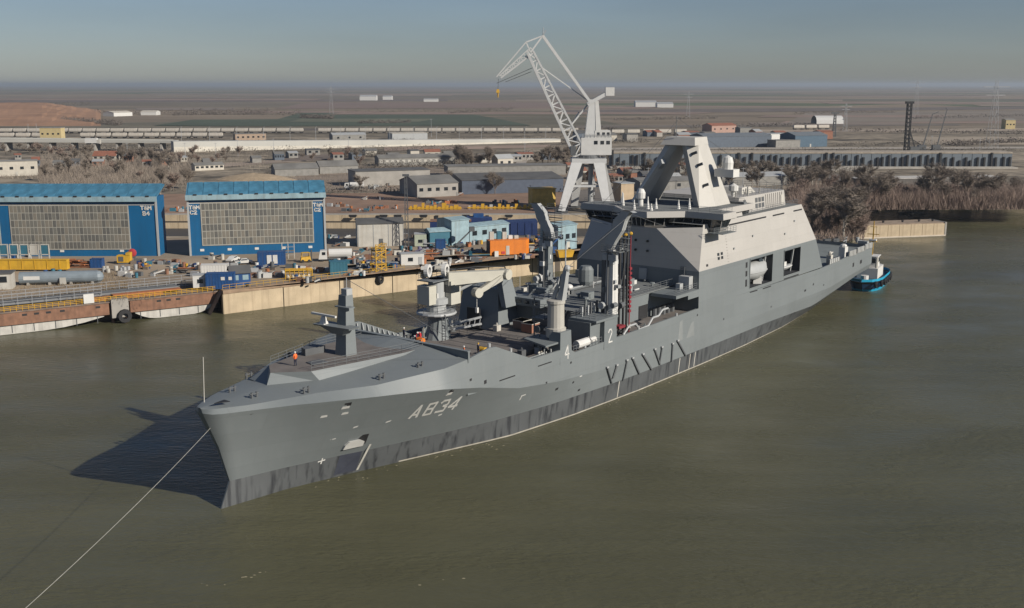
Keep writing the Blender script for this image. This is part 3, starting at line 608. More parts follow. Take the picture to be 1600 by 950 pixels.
# ---- funnel house aft of the mast
fh = [(110.5,9.2),(132.2,9.2),(133.2,8.4),(133.2,-8.4),(132.2,-9.2),(110.5,-9.2)]
m = MB().hexa([V(*p,24.4) for p in fh],[V(p[0]+(-.4 if p[0] > 120 else 1.5),p[1]*.97,27.4) for p in fh]); fn = m.build('funnel_house', CREAM, ship)
for k, s in enumerate((113.6,118.6,120.0,121.4)):
    for z in (24.9, 26.0): m = MB().hexa([V(s,9.25-(z-24.4)*.09,z),V(s+1.0,9.25-(z-24.4)*.09,z),V(s+1.0,8.9,z),V(s,8.9,z)],[V(s,9.25-(z-23.6)*.09,z+.85),V(s+1.0,9.25-(z-23.6)*.09,z+.85),V(s+1.0,8.9,z+.85),V(s,8.9,z+.85)]); m.build('louvre', DKGREY, fn)
for i in range(9):
    s = 123.2+i*.9; m = MB().bar(V(s,9.27,24.5),V(s,9.0,27.2),.12,.12); m.build('stiffener', CREAM, fn)
m = MB().hexa([V(130,9.3,24.6),V(131.2,9.3,24.6),V(131.2,9,24.6),V(130,9,24.6)],[V(130,9.12,26.6),V(131.2,9.12,26.6),V(131.2,8.9,26.6),V(130,8.9,26.6)]); m.build('funnel_door', OFFW, fn)
m = MB().rail([V(112.5,8.7,27.4),V(131.6,8.7,27.4),V(132.6,8,27.4),V(132.6,-8,27.4)],1.2,1.6,.035,3); m.build('funnel_railing', SRAIL, fn)
m = MB().hexa([V(118,6.5,27.4),V(124,6.5,27.4),V(124,0,27.4),V(118,0,27.4)],[V(119,6,28.6),V(122.6,6,28.6),V(122.6,1,28.6),V(119,1,28.6)]); m.build('exhaust_casing', OFFW, fn)
m = MB().lathe([(.3,27.4),(.3,28.2),(.9,28.5),(.9,29.4),(.01,29.9)],V(113.8,6.8,0),10); m.build('satellite_dome', WHITE, fn)
for i in range(7): m = MB().tube(V(112.5+i*1.7,7.9-(i%3)*1.2,27.4),V(112.5+i*1.7,7.9-(i%3)*1.2,28.5+.5*(i%2)),.18,n=6); m.build('vent_pipe', OFFW, fn)
m = MB().hexa([V(104,10.5,24.4),V(110.4,10.5,24.4),V(110.4,3,24.4),V(104,3,24.4)],[V(104.6,10.2,25.8),V(110.4,10.2,25.8),V(110.4,3,25.8),V(104.6,3,25.8)]); m.build('lower_casing', CREAM, ship)
m = MB().rail([V(111,10.9,24.4),V(134.6,10.7,24.4),V(134.6,-10.7,24.4)],1.0,2.2,.03,3); m.build('house_top_railing', SRAIL, ship)
# ---- flight deck aft
m = MB(); ss = [S for S in SL if S >= 144]
m.poly([V(S,interp(TOP_T,S)-.3,interp(TOP_Z,S)-.75) for S in ss]+[V(S,-interp(TOP_T,S)+.3,interp(TOP_Z,S)-.75) for S in ss[::-1]]); m.build('flight_deck', mat('flight_deck_grey', (.17,.19,.19), .85, var=.1), ship)
for side in (1, -1):
    m = MB()
    for a, b in zip(ss, ss[1:]):
        za, zb = interp(TOP_Z,a), interp(TOP_Z,b); ta, tb = interp(TOP_T,a), interp(TOP_T,b)
        m.poly([V(a,side*(ta-.3),za-.8),V(b,side*(tb-.3),zb-.8),V(b,side*(tb-.3),zb),V(a,side*(ta-.3),za)]); m.poly([V(a,side*(ta-.3),za),V(b,side*(tb-.3),zb),V(b,side*tb,zb),V(a,side*ta,za)])
    m.build('stern_bulwark', HULL, ship)
m = MB().rail([V(146,-12.2,10.4),V(160,-12.1,10.8),V(175.5,-11.7,11.4)],1.3,2.2,.04,3); m.rail([V(175.6,-11.6,11.4),V(175.6,11.6,11.4)],1.2,1.6,.04,3); m.build('flight_deck_railing', SRAIL, ship)
for k, (s, ln, h) in enumerate(((149.2,5.4,1.1),(160.4,4.0,1.2),(165.2,4.2,1.2),(170,4.6,1.2))):
    z = interp(TOP_Z, s)-.1; m = MB().box(s,s+ln,-12.35,-12.15,z,z+h); m.build('deck_edge_net', LGREY, ship)
    m = MB()
    for i in range(6): m.bar(V(s+ln*i/5,12.4,z),V(s+ln*i/5,12.4,z+h),.12)
    m.build('net_stanchions', OFFW, ship)
m = MB().box(159.6,161.4,-11.6,-10.2,10.0,12.8); m.ball(V(160.5,10.9,13.0),.8,8,.6); m.build('gun_mount', WHITE, ship)
m = MB(); m.box(152.2,153.4,-11.4,-10.4,10.0,11.9); m.tube(V(153,10.8,12),V(154.6,10.8,12.3),.15,n=6); m.ball(V(152.8,10.9,12.3),.45,8); m.build('searchlight_stand', OFFW, ship)
for i in range(6): m = MB().tube(V(168+i*1.0,-11.2,10.3),V(168+i*1.0,-11.2,12.6),.14,n=6); m.build('stern_post', OFFW, ship)
m = MB().bar(V(175.8,11.2,11.4),V(177.4,10.6,9.8),.4); m.box(175.9,177.0,-11.2,-9.6,8.6,9.4); m.box(176,177.2,-10.6,-8.4,11.2,12.2); m.build('stern_fairlead', LGREY, ship)
# ---- towing line
def rope(p, q, sag, r, name, label, cat, n=28):
    p = Vector(p); q = Vector(q); pts = []
    for i in range(n+1):
        f = i/n; x = p.lerp(q, f); x.z -= sag*4*f*(1-f); pts.append(x)
    o = MB().path(pts, r, 5).build(name, ROPE, None); return tag(o, label, cat)
MS = Matrix.Translation(SHIP_ORIGIN) @ Matrix.Rotation(SHIP_RZ, 4, 'Z')
def sw(s, t, z): return MS @ Vector(V(s,t,z))
rope(sw(-1.0,.35,10.1), gp(38,952,9.0), .4, .022, 'towing_line', 'long pale towing rope running from the ship bow to the lower left', 'rope')
# ---- boats in the bays
def boat(L, B, H, name, label, cat, s, t, z, m1, m2, covered):
    root = thing(name, label, cat, sw(s, t, z), SHIP_RZ)
    m = MB(); n = 14; prof = []
    for i in range(n+1):
        f = i/n; w_ = B/2*(1-(abs(2*f-1))**2.6)**.6+.02; x = -L/2+L*f; kz = .25*H*abs(2*f-1)**2
        ring = [(x,0,kz),(x,w_*.6,kz+.08*H),(x,w_,.45*H),(x,w_*.97,.6*H)]
        if covered: ring += [(x,w_*.8,.85*H),(x,w_*.35,1.0*H)]
        ring += [(x,0,(1.02 if covered else .55)*H)]
        full = ring+[(a,-b,c) for a, b, c in ring[-2:0:-1]]
        prof.append(full)
    k = len(prof[0])
    for r_ in prof: m.v += r_
    for i in range(n):
        for j in range(k): m.f.append((i*k+j, i*k+(j+1)%k, (i+1)*k+(j+1)%k, (i+1)*k+j)); m.m.append(0)
    m.build('boat_hull', m1, root, smooth=True)
    m = MB()
    for sgn in (1,-1): m.path([(-L/2+L*i/n, sgn*(B/2*(1-(abs(2*i/n-1))**2.6)**.6+.06), .5*H) for i in range(n+1)], .09, 5)
    m.build('fender_rope', m2, root)
    if not covered: MB().box(-.2*L,.08*L,-.22*B,.22*B,.5*H,1.12*H).build('cockpit', m2, root)
    else: MB().hexa([(.1*L,-.2*B,.95*H),(.3*L,-.2*B,.95*H),(.3*L,.2*B,.95*H),(.1*L,.2*B,.95*H)],[(.13*L,-.15*B,1.16*H),(.27*L,-.15*B,1.16*H),(.27*L,.15*B,1.16*H),(.13*L,.15*B,1.16*H)]).build('conning_hatch', GLASS, root)
    return root
boat(9.3,3.3,3.3,'lifeboat','grey enclosed boat filling the forward, larger side opening of the ship','boat',115,11.0,11.9,LGREY,LGREY,True)
boat(6.4,2.2,1.5,'rescue_boat','small open boat in the aft, narrower side opening of the ship','boat',128.4,11.0,11.9,LGREY,WHITE,False)
m = MB().box(-.8,.8,-.6,.6,0,1.2); m.box(-.86,.86,-.65,.65,1.2,1.3); tag(m.build('stores_crate', WHITE), 'white crate on the floor under the grey enclosed boat', 'crate').location = sw(115.8,11.4,11.08)
# ---- smaller fittings between the foredeck and the bridge
rf = random.Random(44)
def fit(name, mb, mt): return mb.build(name, mt, ship)
for i, (s, t) in enumerate(((63.5,-9),(66,-10.5),(69,-2),(71,1.2),(73.5,-11),(77,2.5),(79,-9.5),(82,4),(84.5,-5.5),(87,5.5),(88,-2),(66.5,5.6),(74,6.4),(81,-11.4),(85.5,-11.2))):
    h_ = rf.uniform(.6,1.3); fit('mushroom_vent', MB().lathe([(.22,14.05),(.22,14.05+h_*.7),(.5,14.05+h_*.75),(.45,14.05+h_),(.01,14.1+h_)], V(s,t,0), 9), rf.choice((HULL,LGREY)))
for i, t in enumerate((-10.8,-10.2,11.0,11.5,10.5)):
    s0 = 38 if t < 0 else 37.5; fit('deck_pipe', MB().path([V(s0,t,10.45),V(49 if t > 0 else 56,t,10.45),V(49 if t > 0 else 56,t,11.2)],.13,6), rf.choice((DKGREY,LGREY,HULL)))
for i in range(4): fit('roof_pipe', MB().path([V(64,-4+i*.5,14.25),V(89.6,-4+i*.5,14.25),V(89.6,-4+i*.5,15.6)],.11,6), (DKGREY,LGREY,HULL,DKGREY)[i])
for i, (a, b) in enumerate((((61.4,3.0,10.2),(61.6,5.6,14.0)),((62.1,-3.4,14.0),(62.1,-1.2,16.4)),((66.2,8.2,9.0),(69.4,8.2,13.9)),((46.2,-6.2,10.2),(46.2,-6.2,14.3)),((90.2,9.5,13.9),(90.3,9.5,17.4)))):
    m = MB(); A = Vector(V(*a)); B = Vector(V(*b)); sd = Vector((.35,0,0)) if abs(B.y-A.y) > .3 else Vector((0,.35,0))
    for sg in (-1,1): m.bar(A+sd*sg, B+sd*sg, .1)
    for k in range(11): p = A.lerp(B, k/10); m.bar(p-sd, p+sd, .07)
    fit('inclined_ladder', m, SRAIL)
WIRE = [((75,-9.4,28.0),(90.6,-6,23.4)),((75,-9.4,28.0),(51.2,11.9,22.6)),((65,14.6,29.2),(75,-6.5,27.9)),((65,12.6,29.6),(90.4,6,24)),((65,14.6,29.2),(51.4,12.4,22.6)),((47.5,-8.8,20.8),(57.2,-3.8,20.1)),((75,-9.8,27.4),(75,-9.8,14)),((65,14.7,29.0),(65,12.4,14)),((104,0,42),(131,6,28.6)),((104,0,41.6),(93,-9,26.6)),((20.8,0,24),(34,6,14.6))]
for a, b in WIRE: fit('stay_wire', MB().tube(V(*a), V(*b), .035, n=4), DKGREY)
m = MB()
for z in (15.5,17,18.5,20,21.5): m.rail([V(74.0,-9.4,z),V(76.2,-9.4,z)],.9,1.1,.04,2)
fit('post_ladder_cage', m, SRAIL)
for i, (s, t, h_, w_) in enumerate(((50.2,8.2,1.4,1.2),(48.4,9.4,1.0,.9),(53.8,6.6,1.6,1.4),(55.4,9.4,1.3,1.1),(58.9,9.6,1.2,.8),(66.4,9.8,1.3,1.2),(68.6,10.6,.9,.8),(72.2,9.4,1.4,1.0),(75.4,10.8,.8,1.0),(40.2,-10.6,1.2,1.1),(52.6,-10.9,1.5,1.2),(54.4,-3.0,.9,1.0),(38.4,2.0,.6,1.4),(39.6,7.8,.9,.8),(45.2,8.8,1.1,1.0))):
    z = 10.2 if s < 52 else 9.0; z = 10.79 if (41.5 < s < 60 and -5 < t < 8.6) else z
    m = MB().box(s,s+w_,-t-w_*.4,-t+w_*.4,z,z+h_); m.tube(V(s+w_*.5,t,z+h_),V(s+w_*.5,t,z+h_+.35),.12,n=6); fit('deck_machine', m, (HULL,LGREY,DKGREY,OFFW)[i%4])
for i, (s, t, z, r_) in enumerate(((50.0,8.6,13.6,.55),(53.6,9.2,13.4,.45),(66.3,10.6,12.0,.6),(67.4,11.6,14.6,.5),(63.9,10.4,15.0,.55),(64.2,12.3,15.2,.4),(76.4,-7.0,15.2,.6),(73.8,-9.4,15.6,.5),(51.8,9.4,20.2,.4))):
    fit('cable_drum', MB().tube(V(s-.5,t,z),V(s+.5,t,z),r_,n=12), (DKGREY,LGREY,SRAIL)[i%3])
fit('cargo_rail', MB().rail([V(52.0,9.8,10.2),V(52.0,-9.8,10.2)],1.0,1.6,.035,3), SRAIL); fit('winch_house_rail', MB().rail([V(58.1,-12.1,16.6),V(58.1,-5.4,16.6),V(61.8,-5.4,16.6)],1.0,1.3,.035,3), SRAIL)
fit('gallery_rail', MB().rail([V(62.2,12.5,13.75),V(64.4,12.6,13.75)],1.0,.8,.035,3), SRAIL); fit('station_rail', MB().rail([V(58.6,12.7,13.75),V(58.6,8.2,13.75),V(64.4,8.2,13.75)],1.0,1.0,.035,3), SRAIL)
for i in range(6): fit('winch_frame', MB().bar(V(60.2+i*.8,9.2,13.75),V(60.2+i*.8,9.2,15.2+.4*(i%2)),.18,.3), (LGREY,DKGREY)[i%2])
for s, t, z in ((34,12.5,14.5),(38.5,12.55,13.0),(56,12.7,10.2),(71,12.7,10.3),(83,12.7,10.4)): fit('roller_fairlead', MB().tube(V(s,t-.1,z),V(s,t-.1,z+.5),.2,n=8), LGREY)
for s in (39.5,40.8,42.0): fit('mooring_bollard', MB().tube(V(s,11.4,10.2),V(s,11.4,11.0),.25,n=10), DKGREY)
for z, s in ((19.2,104),(20.6,112),(19.5,126),(21.5,131)):
    t = side_t(s,z); fit('wall_lamp', MB().box(s-.2,s+.2,-t-.25,-t+.05,z-.15,z+.15), LGREY)
m = MB()
for i in range(12): z = 17.2+i*.5; t = side_t(101.5,z); m.bar(V(101.3,t+.08,z),V(101.8,t+.08,z),.06)
fit('wall_rungs', m, CREAM)
for z in (19.5,21.2):
    for t in (-2.4,0,2.4): fit('front_port', MB().tube(V(90.2,t,z),V(90.42,t,z),.22,n=10), GLASS)

for i in range(90):
    zone = i % 3
    if zone == 0: s, t, z = rf.uniform(62.5,89.5), rf.uniform(-12,7.2), 14.05
    elif zone == 1: s, t, z = rf.uniform(46,65), rf.uniform(8.2,12.2), 10.2
    else: s, t, z = rf.uniform(37,61), rf.uniform(-12,-8.8), 10.2
    k = rf.random(); m = MB()
    if k < .4: h_ = rf.uniform(.3,1.0); w_ = rf.uniform(.2,.5); m.box(s-w_,s+w_,-t-w_*.6,-t+w_*.6,z,z+h_)
    elif k < .75: m.tube(V(s,t,z),V(s,t,z+rf.uniform(.8,2.6)),.07,n=5)
    else: m.tube(V(s,t,z+.3),V(s+rf.uniform(.6,2.2),t,z+.3),.16,n=6)
    m.build('deck_fitting', rf.choice((WHITE,LGREY,DKGREY,DKGREY,HULL,OFFW,SRAIL)), ship)
for i in range(26):
    s, t, z = (rf.uniform(64.2,66.2), rf.uniform(10.4,12.6), rf.uniform(14,24)) if i % 2 else (rf.uniform(73.9,76.2), rf.uniform(-9.2,-6.9), rf.uniform(14.5,23))
    w_ = rf.uniform(.15,.4); MB().box(s-w_,s+w_,-t-w_,-t+w_,z,z+rf.uniform(.3,.9)).build('post_fitting', rf.choice((WHITE,LGREY,DKGREY,SRAIL)), ship)
for i in range(14):
    s, t = rf.uniform(49.6,52.8), rf.uniform(8.6,12.2); z = rf.uniform(18,22); MB().bar(V(s,t,z),V(s+rf.uniform(-.5,.5),t+rf.uniform(-.6,.6),z+rf.uniform(.3,1.4)),.16).build('post_fitting', rf.choice((WHITE,LGREY,DKGREY)), ship)
# ================================================================== WATER, LAND
def water_mat():
    m = bpy.data.materials.new('river_water'); m.use_nodes = True; n = m.node_tree.nodes; l = m.node_tree.links
    b = n['Principled BSDF']; b.inputs['Roughness'].default_value = .22; b.inputs['IOR'].default_value = 1.33; b.inputs['Specular IOR Level'].default_value = .30
    tc = n.new('ShaderNodeTexCoord')
    mp = n.new('ShaderNodeMapping'); mp.inputs['Rotation'].default_value = (0,0,R(-38)); mp.inputs['Scale'].default_value = (.012,.03,.02); l.new(tc.outputs['Object'], mp.inputs[0])
    nz = n.new('ShaderNodeTexNoise'); nz.inputs['Scale'].default_value = 1; nz.inputs['Detail'].default_value = 7; nz.inputs['Roughness'].default_value = .62; l.new(mp.outputs[0], nz.inputs['Vector'])
    cr = n.new('ShaderNodeValToRGB'); e = cr.color_ramp.elements
    e[0].position = .32; e[0].color = (.074,.073,.042,1); e[1].position = .72; e[1].color = (.102,.097,.054,1)
    l.new(nz.outputs['Fac'], cr.inputs[0])
    ms = n.new('ShaderNodeMapping'); ms.inputs['Rotation'].default_value = (0,0,R(-48)); ms.inputs['Scale'].default_value = (.016,.22,1); l.new(tc.outputs['Object'], ms.inputs[0])
    ns = n.new('ShaderNodeTexNoise'); ns.inputs['Scale'].default_value = 1; ns.inputs['Detail'].default_value = 8; ns.inputs['Roughness'].default_value = .65; ns.inputs['Distortion'].default_value = .8; l.new(ms.outputs[0], ns.inputs['Vector'])
    rs = n.new('ShaderNodeMapRange'); rs.inputs[1].default_value = .38; rs.inputs[2].default_value = .68; rs.inputs[3].default_value = .95; rs.inputs[4].default_value = 1.07; l.new(ns.outputs['Fac'], rs.inputs[0])
    vs = n.new('ShaderNodeVectorMath'); vs.operation = 'SCALE'; l.new(cr.outputs[0], vs.inputs[0]); l.new(rs.outputs[0], vs.inputs['Scale']); l.new(vs.outputs[0], b.inputs['Base Color'])
    m2 = n.new('ShaderNodeMapping'); m2.inputs['Rotation'].default_value = (0,0,R(25)); m2.inputs['Scale'].default_value = (.55,1.3,1); l.new(tc.outputs['Object'], m2.inputs[0])
    w1 = n.new('ShaderNodeTexNoise'); w1.inputs['Scale'].default_value = 1.15; w1.inputs['Detail'].default_value = 8; w1.inputs['Roughness'].default_value = .6; l.new(m2.outputs[0], w1.inputs['Vector'])
    m3 = n.new('ShaderNodeMapping'); m3.inputs['Scale'].default_value = (.05,.09,1); l.new(tc.outputs['Object'], m3.inputs[0])
    w2 = n.new('ShaderNodeTexNoise'); w2.inputs['Scale'].default_value = 1.0; w2.inputs['Detail'].default_value = 6; l.new(m3.outputs[0], w2.inputs['Vector'])
    mm = n.new('ShaderNodeMath'); mm.operation = 'MULTIPLY'; l.new(w1.outputs['Fac'], mm.inputs[0])
    mr = n.new('ShaderNodeMapRange'); mr.inputs[1].default_value = .35; mr.inputs[2].default_value = .65; mr.inputs[3].default_value = .35; mr.inputs[4].default_value = 1.25; l.new(w2.outputs['Fac'], mr.inputs[0]); l.new(mr.outputs[0], mm.inputs[1])
    rr = n.new('ShaderNodeMapRange'); rr.inputs[1].default_value = .35; rr.inputs[2].default_value = .65; rr.inputs[3].default_value = .12; rr.inputs[4].default_value = .32; l.new(w2.outputs['Fac'], rr.inputs[0]); l.new(rr.outputs[0], b.inputs['Roughness'])
    bp = n.new('ShaderNodeBump'); bp.inputs['Strength'].default_value = .75; bp.inputs['Distance'].default_value = .28; l.new(mm.outputs[0], bp.inputs['Height']); l.new(bp.outputs[0], b.inputs['Normal'])
    return m
WATER = water_mat()
struct(MB().poly([(-2500,-600,0),(2500,-600,0),(2500,2500,0),(-2500,2500,0)]).build('river_water', WATER))
def ground_mat():
    m = bpy.data.materials.new('plain_ground'); m.use_nodes = True; n = m.node_tree.nodes; l = m.node_tree.links
    b = n['Principled BSDF']; b.inputs['Roughness'].default_value = .95; b.inputs['Specular IOR Level'].default_value = .1
    tc = n.new('ShaderNodeTexCoord')
    def noise(sc, det=6):
        mp = n.new('ShaderNodeMapping'); mp.inputs['Scale'].default_value = sc; l.new(tc.outputs['Object'], mp.inputs[0])
        z = n.new('ShaderNodeTexNoise'); z.inputs['Scale'].default_value = 1; z.inputs['Detail'].default_value = det; l.new(mp.outputs[0], z.inputs['Vector']); return z.outputs['Fac']
    mp = n.new('ShaderNodeMapping'); mp.inputs['Scale'].default_value = (1/900,1/520,1); mp.inputs['Rotation'].default_value = (0,0,R(9)); l.new(tc.outputs['Object'], mp.inputs[0])
    vo = n.new('ShaderNodeTexVoronoi'); vo.inputs['Scale'].default_value = 1; vo.inputs['Randomness'].default_value = .7; l.new(mp.outputs[0], vo.inputs['Vector'])
    sp = n.new('ShaderNodeSeparateColor'); l.new(vo.outputs['Color'], sp.inputs[0])
    cr = n.new('ShaderNodeValToRGB'); cr.color_ramp.interpolation = 'CONSTANT'
    cols = [(0,(.205,.168,.128)),(.22,(.165,.143,.114)),(.42,(.235,.19,.142)),(.6,(.14,.13,.10)),(.74,(.21,.178,.138)),(.88,(.11,.128,.08))]
    e = cr.color_ramp.elements; e[0].color = (*cols[0][1],1); e[1].position = cols[1][0]; e[1].color = (*cols[1][1],1)
    for p, c in cols[2:]:
        k = e.new(p); k.color = (*c,1)
    l.new(sp.outputs[0], cr.inputs[0])
    near = n.new('ShaderNodeValToRGB'); q = near.color_ramp.elements; q[0].position = .42; q[0].color = (.088,.078,.064,1); q[1].position = .63; q[1].color = (.33,.28,.215,1)
    ad = n.new('ShaderNodeMath'); ad.operation = 'MULTIPLY_ADD'; ad.inputs[1].default_value = .55; l.new(noise((.11,.16,1), 8), ad.inputs[0])
    a2 = n.new('ShaderNodeMath'); a2.operation = 'MULTIPLY'; a2.inputs[1].default_value = .5; l.new(noise((.018,.035,1), 6), a2.inputs[0]); l.new(a2.outputs[0], ad.inputs[2]); l.new(ad.outputs[0], near.inputs[0])
    sx = n.new('ShaderNodeSeparateXYZ'); l.new(tc.outputs['Object'], sx.inputs[0])
    mr = n.new('ShaderNodeMapRange'); mr.inputs[1].default_value = 900; mr.inputs[2].default_value = 1250; l.new(sx.outputs[1], mr.inputs[0])
    mix = n.new('ShaderNodeMix'); mix.data_type = 'RGBA'; l.new(mr.outputs[0], mix.inputs[0]); l.new(near.outputs[0], mix.inputs[6]); l.new(cr.outputs[0], mix.inputs[7])
    v2 = n.new('ShaderNodeMapRange'); v2.inputs[1].default_value = .3; v2.inputs[2].default_value = .7; v2.inputs[3].default_value = .75; v2.inputs[4].default_value = 1.25; l.new(noise((.004,.012,1), 8), v2.inputs[0])
    sc = n.new('ShaderNodeVectorMath'); sc.operation = 'SCALE'; l.new(mix.outputs[2], sc.inputs[0]); l.new(v2.outputs[0], sc.inputs['Scale']); l.new(sc.outputs[0], b.inputs['Base Color'])
    return m
GROUND = ground_mat()
YARD = mat('yard_concrete', (.31,.245,.175), .9, var=.28, scale=.06, bump=.2, bscale=2)
QA = Vector((-61.4,226.9)); QD = Vector((.805,.593)).normalized(); QB = QA+QD*207
BX0, BX1, BY0, BY1 = -140.0, 66.0, 312.0, 368.0       # sunken dock basin
outer = [(-420,8),(-66,236),(-61.4,226.9),(QB.x,QB.y),(112,356),(119,418),(150,426),(260,430),(800,452),(2400,600),(45000,45000),(-45000,45000),(-3000,300)]
hole = [(BX0,BY0),(BX0,BY1),(BX1,BY1),(BX1,BY0)]
tri = tessellate_polygon([[Vector((x,y,0)) for x, y in outer],[Vector((x,y,0)) for x, y in hole]])
allp = [(x,y,5.0) for x, y in outer+hole]
m = MB(); m.v = list(allp)
for t in tri:
    a, b_, c_ = [Vector(allp[i]) for i in t]
    m.f.append(tuple(t) if (b_-a).cross(c_-a).z > 0 else tuple(t[::-1])); m.m.append(0)
land = struct(m.build('ground', GROUND))
m = MB(); bank = [(-420,8),(-66,236),(-61.4,226.9)]; bank2 = [(QB.x,QB.y),(112,356),(119,418),(150,426),(260,430),(800,452),(2400,600)]
for pl in (bank, bank2):
    for (x0,y0),(x1,y1) in zip(pl, pl[1:]):
        d = Vector((y1-y0, -(x1-x0), 0)).normalized()*3.2
        m.poly([(x0+d.x,y0+d.y,-.8),(x1+d.x,y1+d.y,-.8),(x1,y1,5.0),(x0,y0,5.0)])
struct(m.build('river_bank', mat('bank_earth', (.24,.19,.145), .95, var=.3, scale=.3, bump=.6, bscale=1.2)))
yp = [QA+QD*.3+Vector((-.593,.805))*.35, QB+Vector((-.593,.805))*.35, Vector((64,309)), Vector((-160,309)), Vector((-175,176)), Vector((-68,243))]
struct(MB().poly([(p.x,p.y,5.02) for p in yp]).build('yard_apron', YARD))
# dock basin: floor, two-stepped far wall, near edge
m = MB().poly([(BX0,BY0,.4),(BX1,BY0,.4),(BX1,BY1,.4),(BX0,BY1,.4)]); struct(m.build('dock_floor', mat('dock_floor_dark', (.06,.055,.05), .8)))
m = MB()
for q in ([(BX0,BY0,.4),(BX0,BY0,5),(BX1,BY0,5),(BX1,BY0,.4)],[(BX0,BY0,.4),(BX0,BY1,.4),(BX0,BY1,5),(BX0,BY0,5)],[(BX1,BY0,.4),(BX1,BY0,5),(BX1,BY1,5),(BX1,BY1,.4)]): m.poly(q)
struct(m.build('dock_sides', CONCG))
dw = thing('dock_wall', 'pale stepped concrete wall along the far side of the dock basin', 'wall', (BX0,BY1,0))
L = BX1-BX0; n = 15; pl = MB().box(0,L/n-.12,-1.0,0,2.6,4.7).mesh('dock_panel', CONC); ps = MB().box(0,L/n-.12,-3.2,-1.0,.2,2.3).mesh('dock_step', CONC)
for i in range(n):
    link('wall_panel', pl, dw, (i*L/n,0,0)); link('wall_step', ps, dw, (i*L/n,0,0))
MB().box(0,L,-.9,.6,4.7,5.06).build('coping', CONCG, dw); MB().box(0,L,-2.9,-1.0,2.3,2.42).build('ledge', mat('ledge_dark', (.10,.085,.07)), dw)
MB().box(0,L,-.7,0,.3,4.6).build('wall_core', CONCG, dw)
tyre = MB().lathe([(.35,-.25),(.8,-.25),(.85,0),(.8,.25),(.35,.25),(.35,-.25)], (0,0,0), 12).mesh('tyre', BLACK)
for u in (583,678,760,300):
    p = gp(u, 352, 3.0); MB().box(p.x-BX0-.5,p.x-BX0+.5,-1.35,-1.0,2.5,4.6).build('fender_post', BLACK, dw)
# quay wall
qa = math.atan2(QD.y, QD.x)
qw = thing('quay_wall', 'sunlit tan concrete quay wall between the yard and the river', 'wall', (QA.x,QA.y,0), qa)
n = 15; LP = 207/n
pm = MB().box(.12,LP-.12,-.0,.8,-1.5,4.35).mesh('quay_panel', CONC); jm = MB().box(-.12,.12,.2,.8,-1.5,4.35).mesh('quay_joint', mat('joint_dark', (.10,.08,.06)))
for i in range(n): link('wall_panel', pm, qw, (i*LP,0,0)); link('wall_joint', jm, qw, (i*LP+LP,0,0))
MB().box(0,207,-.15,1.2,4.35,5.14).build('coping_beam', mat('coping_brown', (.30,.21,.14), .9, var=.3, scale=.4), qw)
MB().box(-.02,1.0,.05,1.0,-1.5,4.35).build('corner_pier', CONC, qw)
MB().rail([(.2,.5,5.14),(45,.5,5.14)],1.05,1.5,.045,2).build('quay_railing', YELLOW, qw)
for x in (29.5, 56.5, 91): MB().box(x-.9,x+.9,-.02,.4,-.5,4.3).build('recess', mat('joint_dark', (.10,.08,.06)), qw)
for x, d in ((63,0),(64.2,.2),(63.6,1.1),(104,.1),(105.2,.5),(38,2.0)):
    o = link('tyre_fender', tyre, qw, (x,-.3,1.6+d)); o.rotation_euler = (R(90),0,R(15*d)); o.scale = (1.4,1.4,1.4)
bol = MB().lathe([(.35,0),(.3,.35),(.45,.5),(.4,.62),(.01,.65)],(0,0,0),10).mesh('bollard', BLACK)
for i, x in enumerate((6,21,36,50,66,80,96,112)):
    p = QA+QD*x+Vector((-.593,.805))*1.2
    tag(link('mooring_bollard', bol, None, (p.x,p.y,5.1)), 'short black mooring bollard on the tan quay, %s from its left corner' % ordinal(i+1), 'bollard', 'bollards along the quay')
# ---- landing stage (pontoon) on the left
PA = Vector((-139.9,180.7)); pa = math.atan2(.537,.843)
pt = thing('landing_stage', 'rusty steel landing stage on pale pontoons with yellow and grey railings', 'pontoon', (PA.x,PA.y,0), pa)
for a, b in ((20,68.4),(72.6,91)):
    MB().box(a,b,0,9.5,1.9,4.35).build('side_girder', RUST, pt)
    m = MB(); N = 12; rows = []
    for i in range(N+1):
        x = a+1+(b-a-2)*i/N; f = abs(2*i/N-1); zb = .05+1.5*max(0,(f-.45)/.55)**2; rows.append((x,zb))
    for (x0,z0),(x1,z1) in zip(rows, rows[1:]):
        m.hexa([(x0,.4,z0),(x1,.4,z1),(x1,9,z1),(x0,9,z0)],[(x0,.4,1.9),(x1,.4,1.9),(x1,9,1.9),(x0,9,1.9)])
    m.build('float', mat('float_white', (.50,.48,.44), .7, var=.15, streak=.4), pt)
    for i in range(int((b-a)/4)): MB().box(a+2+i*4,a+2.12+i*4,.3,.42,.3,1.85).build('float_rib', DKGREY, pt)
MB().box(20,91,-.15,9.6,4.35,4.6).build('deck_plate', mat('stage_deck', (.20,.15,.12), .9, var=.3, scale=.5), pt)
MB().box(66,80,2.2,6.5,4.6,5.0).build('rusty_plate', RUSTO, pt); MB().box(70,84,3,6,5.0,5.3).build('rusty_plate', RUSTO, pt)
MB().rail([(20,.05,4.6),(91,.05,4.6)],1.0,1.1,.06,3).build('front_railing', YELLOW, pt)
m = MB().rail([(20,4.2,4.6),(68,4.2,4.6)],2.6,2.6,.05,4); m.rail([(20,8.6,4.6),(91,8.6,4.6)],2.6,2.6,.05,4); m.rail([(74,6.8,4.6),(90,6.8,4.6)],1.8,2.0,.05,3); m.build('pipe_guard_railing', STEEL, pt)
m = MB()
for k, y in enumerate((5.2,6.2,7.4)): m.tube((20,y,5.2),(84,y,5.2),.45,n=8)
m.build('deck_pipes', DKGREY, pt)
MB().box(63.6,65.6,-.12,.0,4.7,6.6).build('sign_board', WHITE, pt)
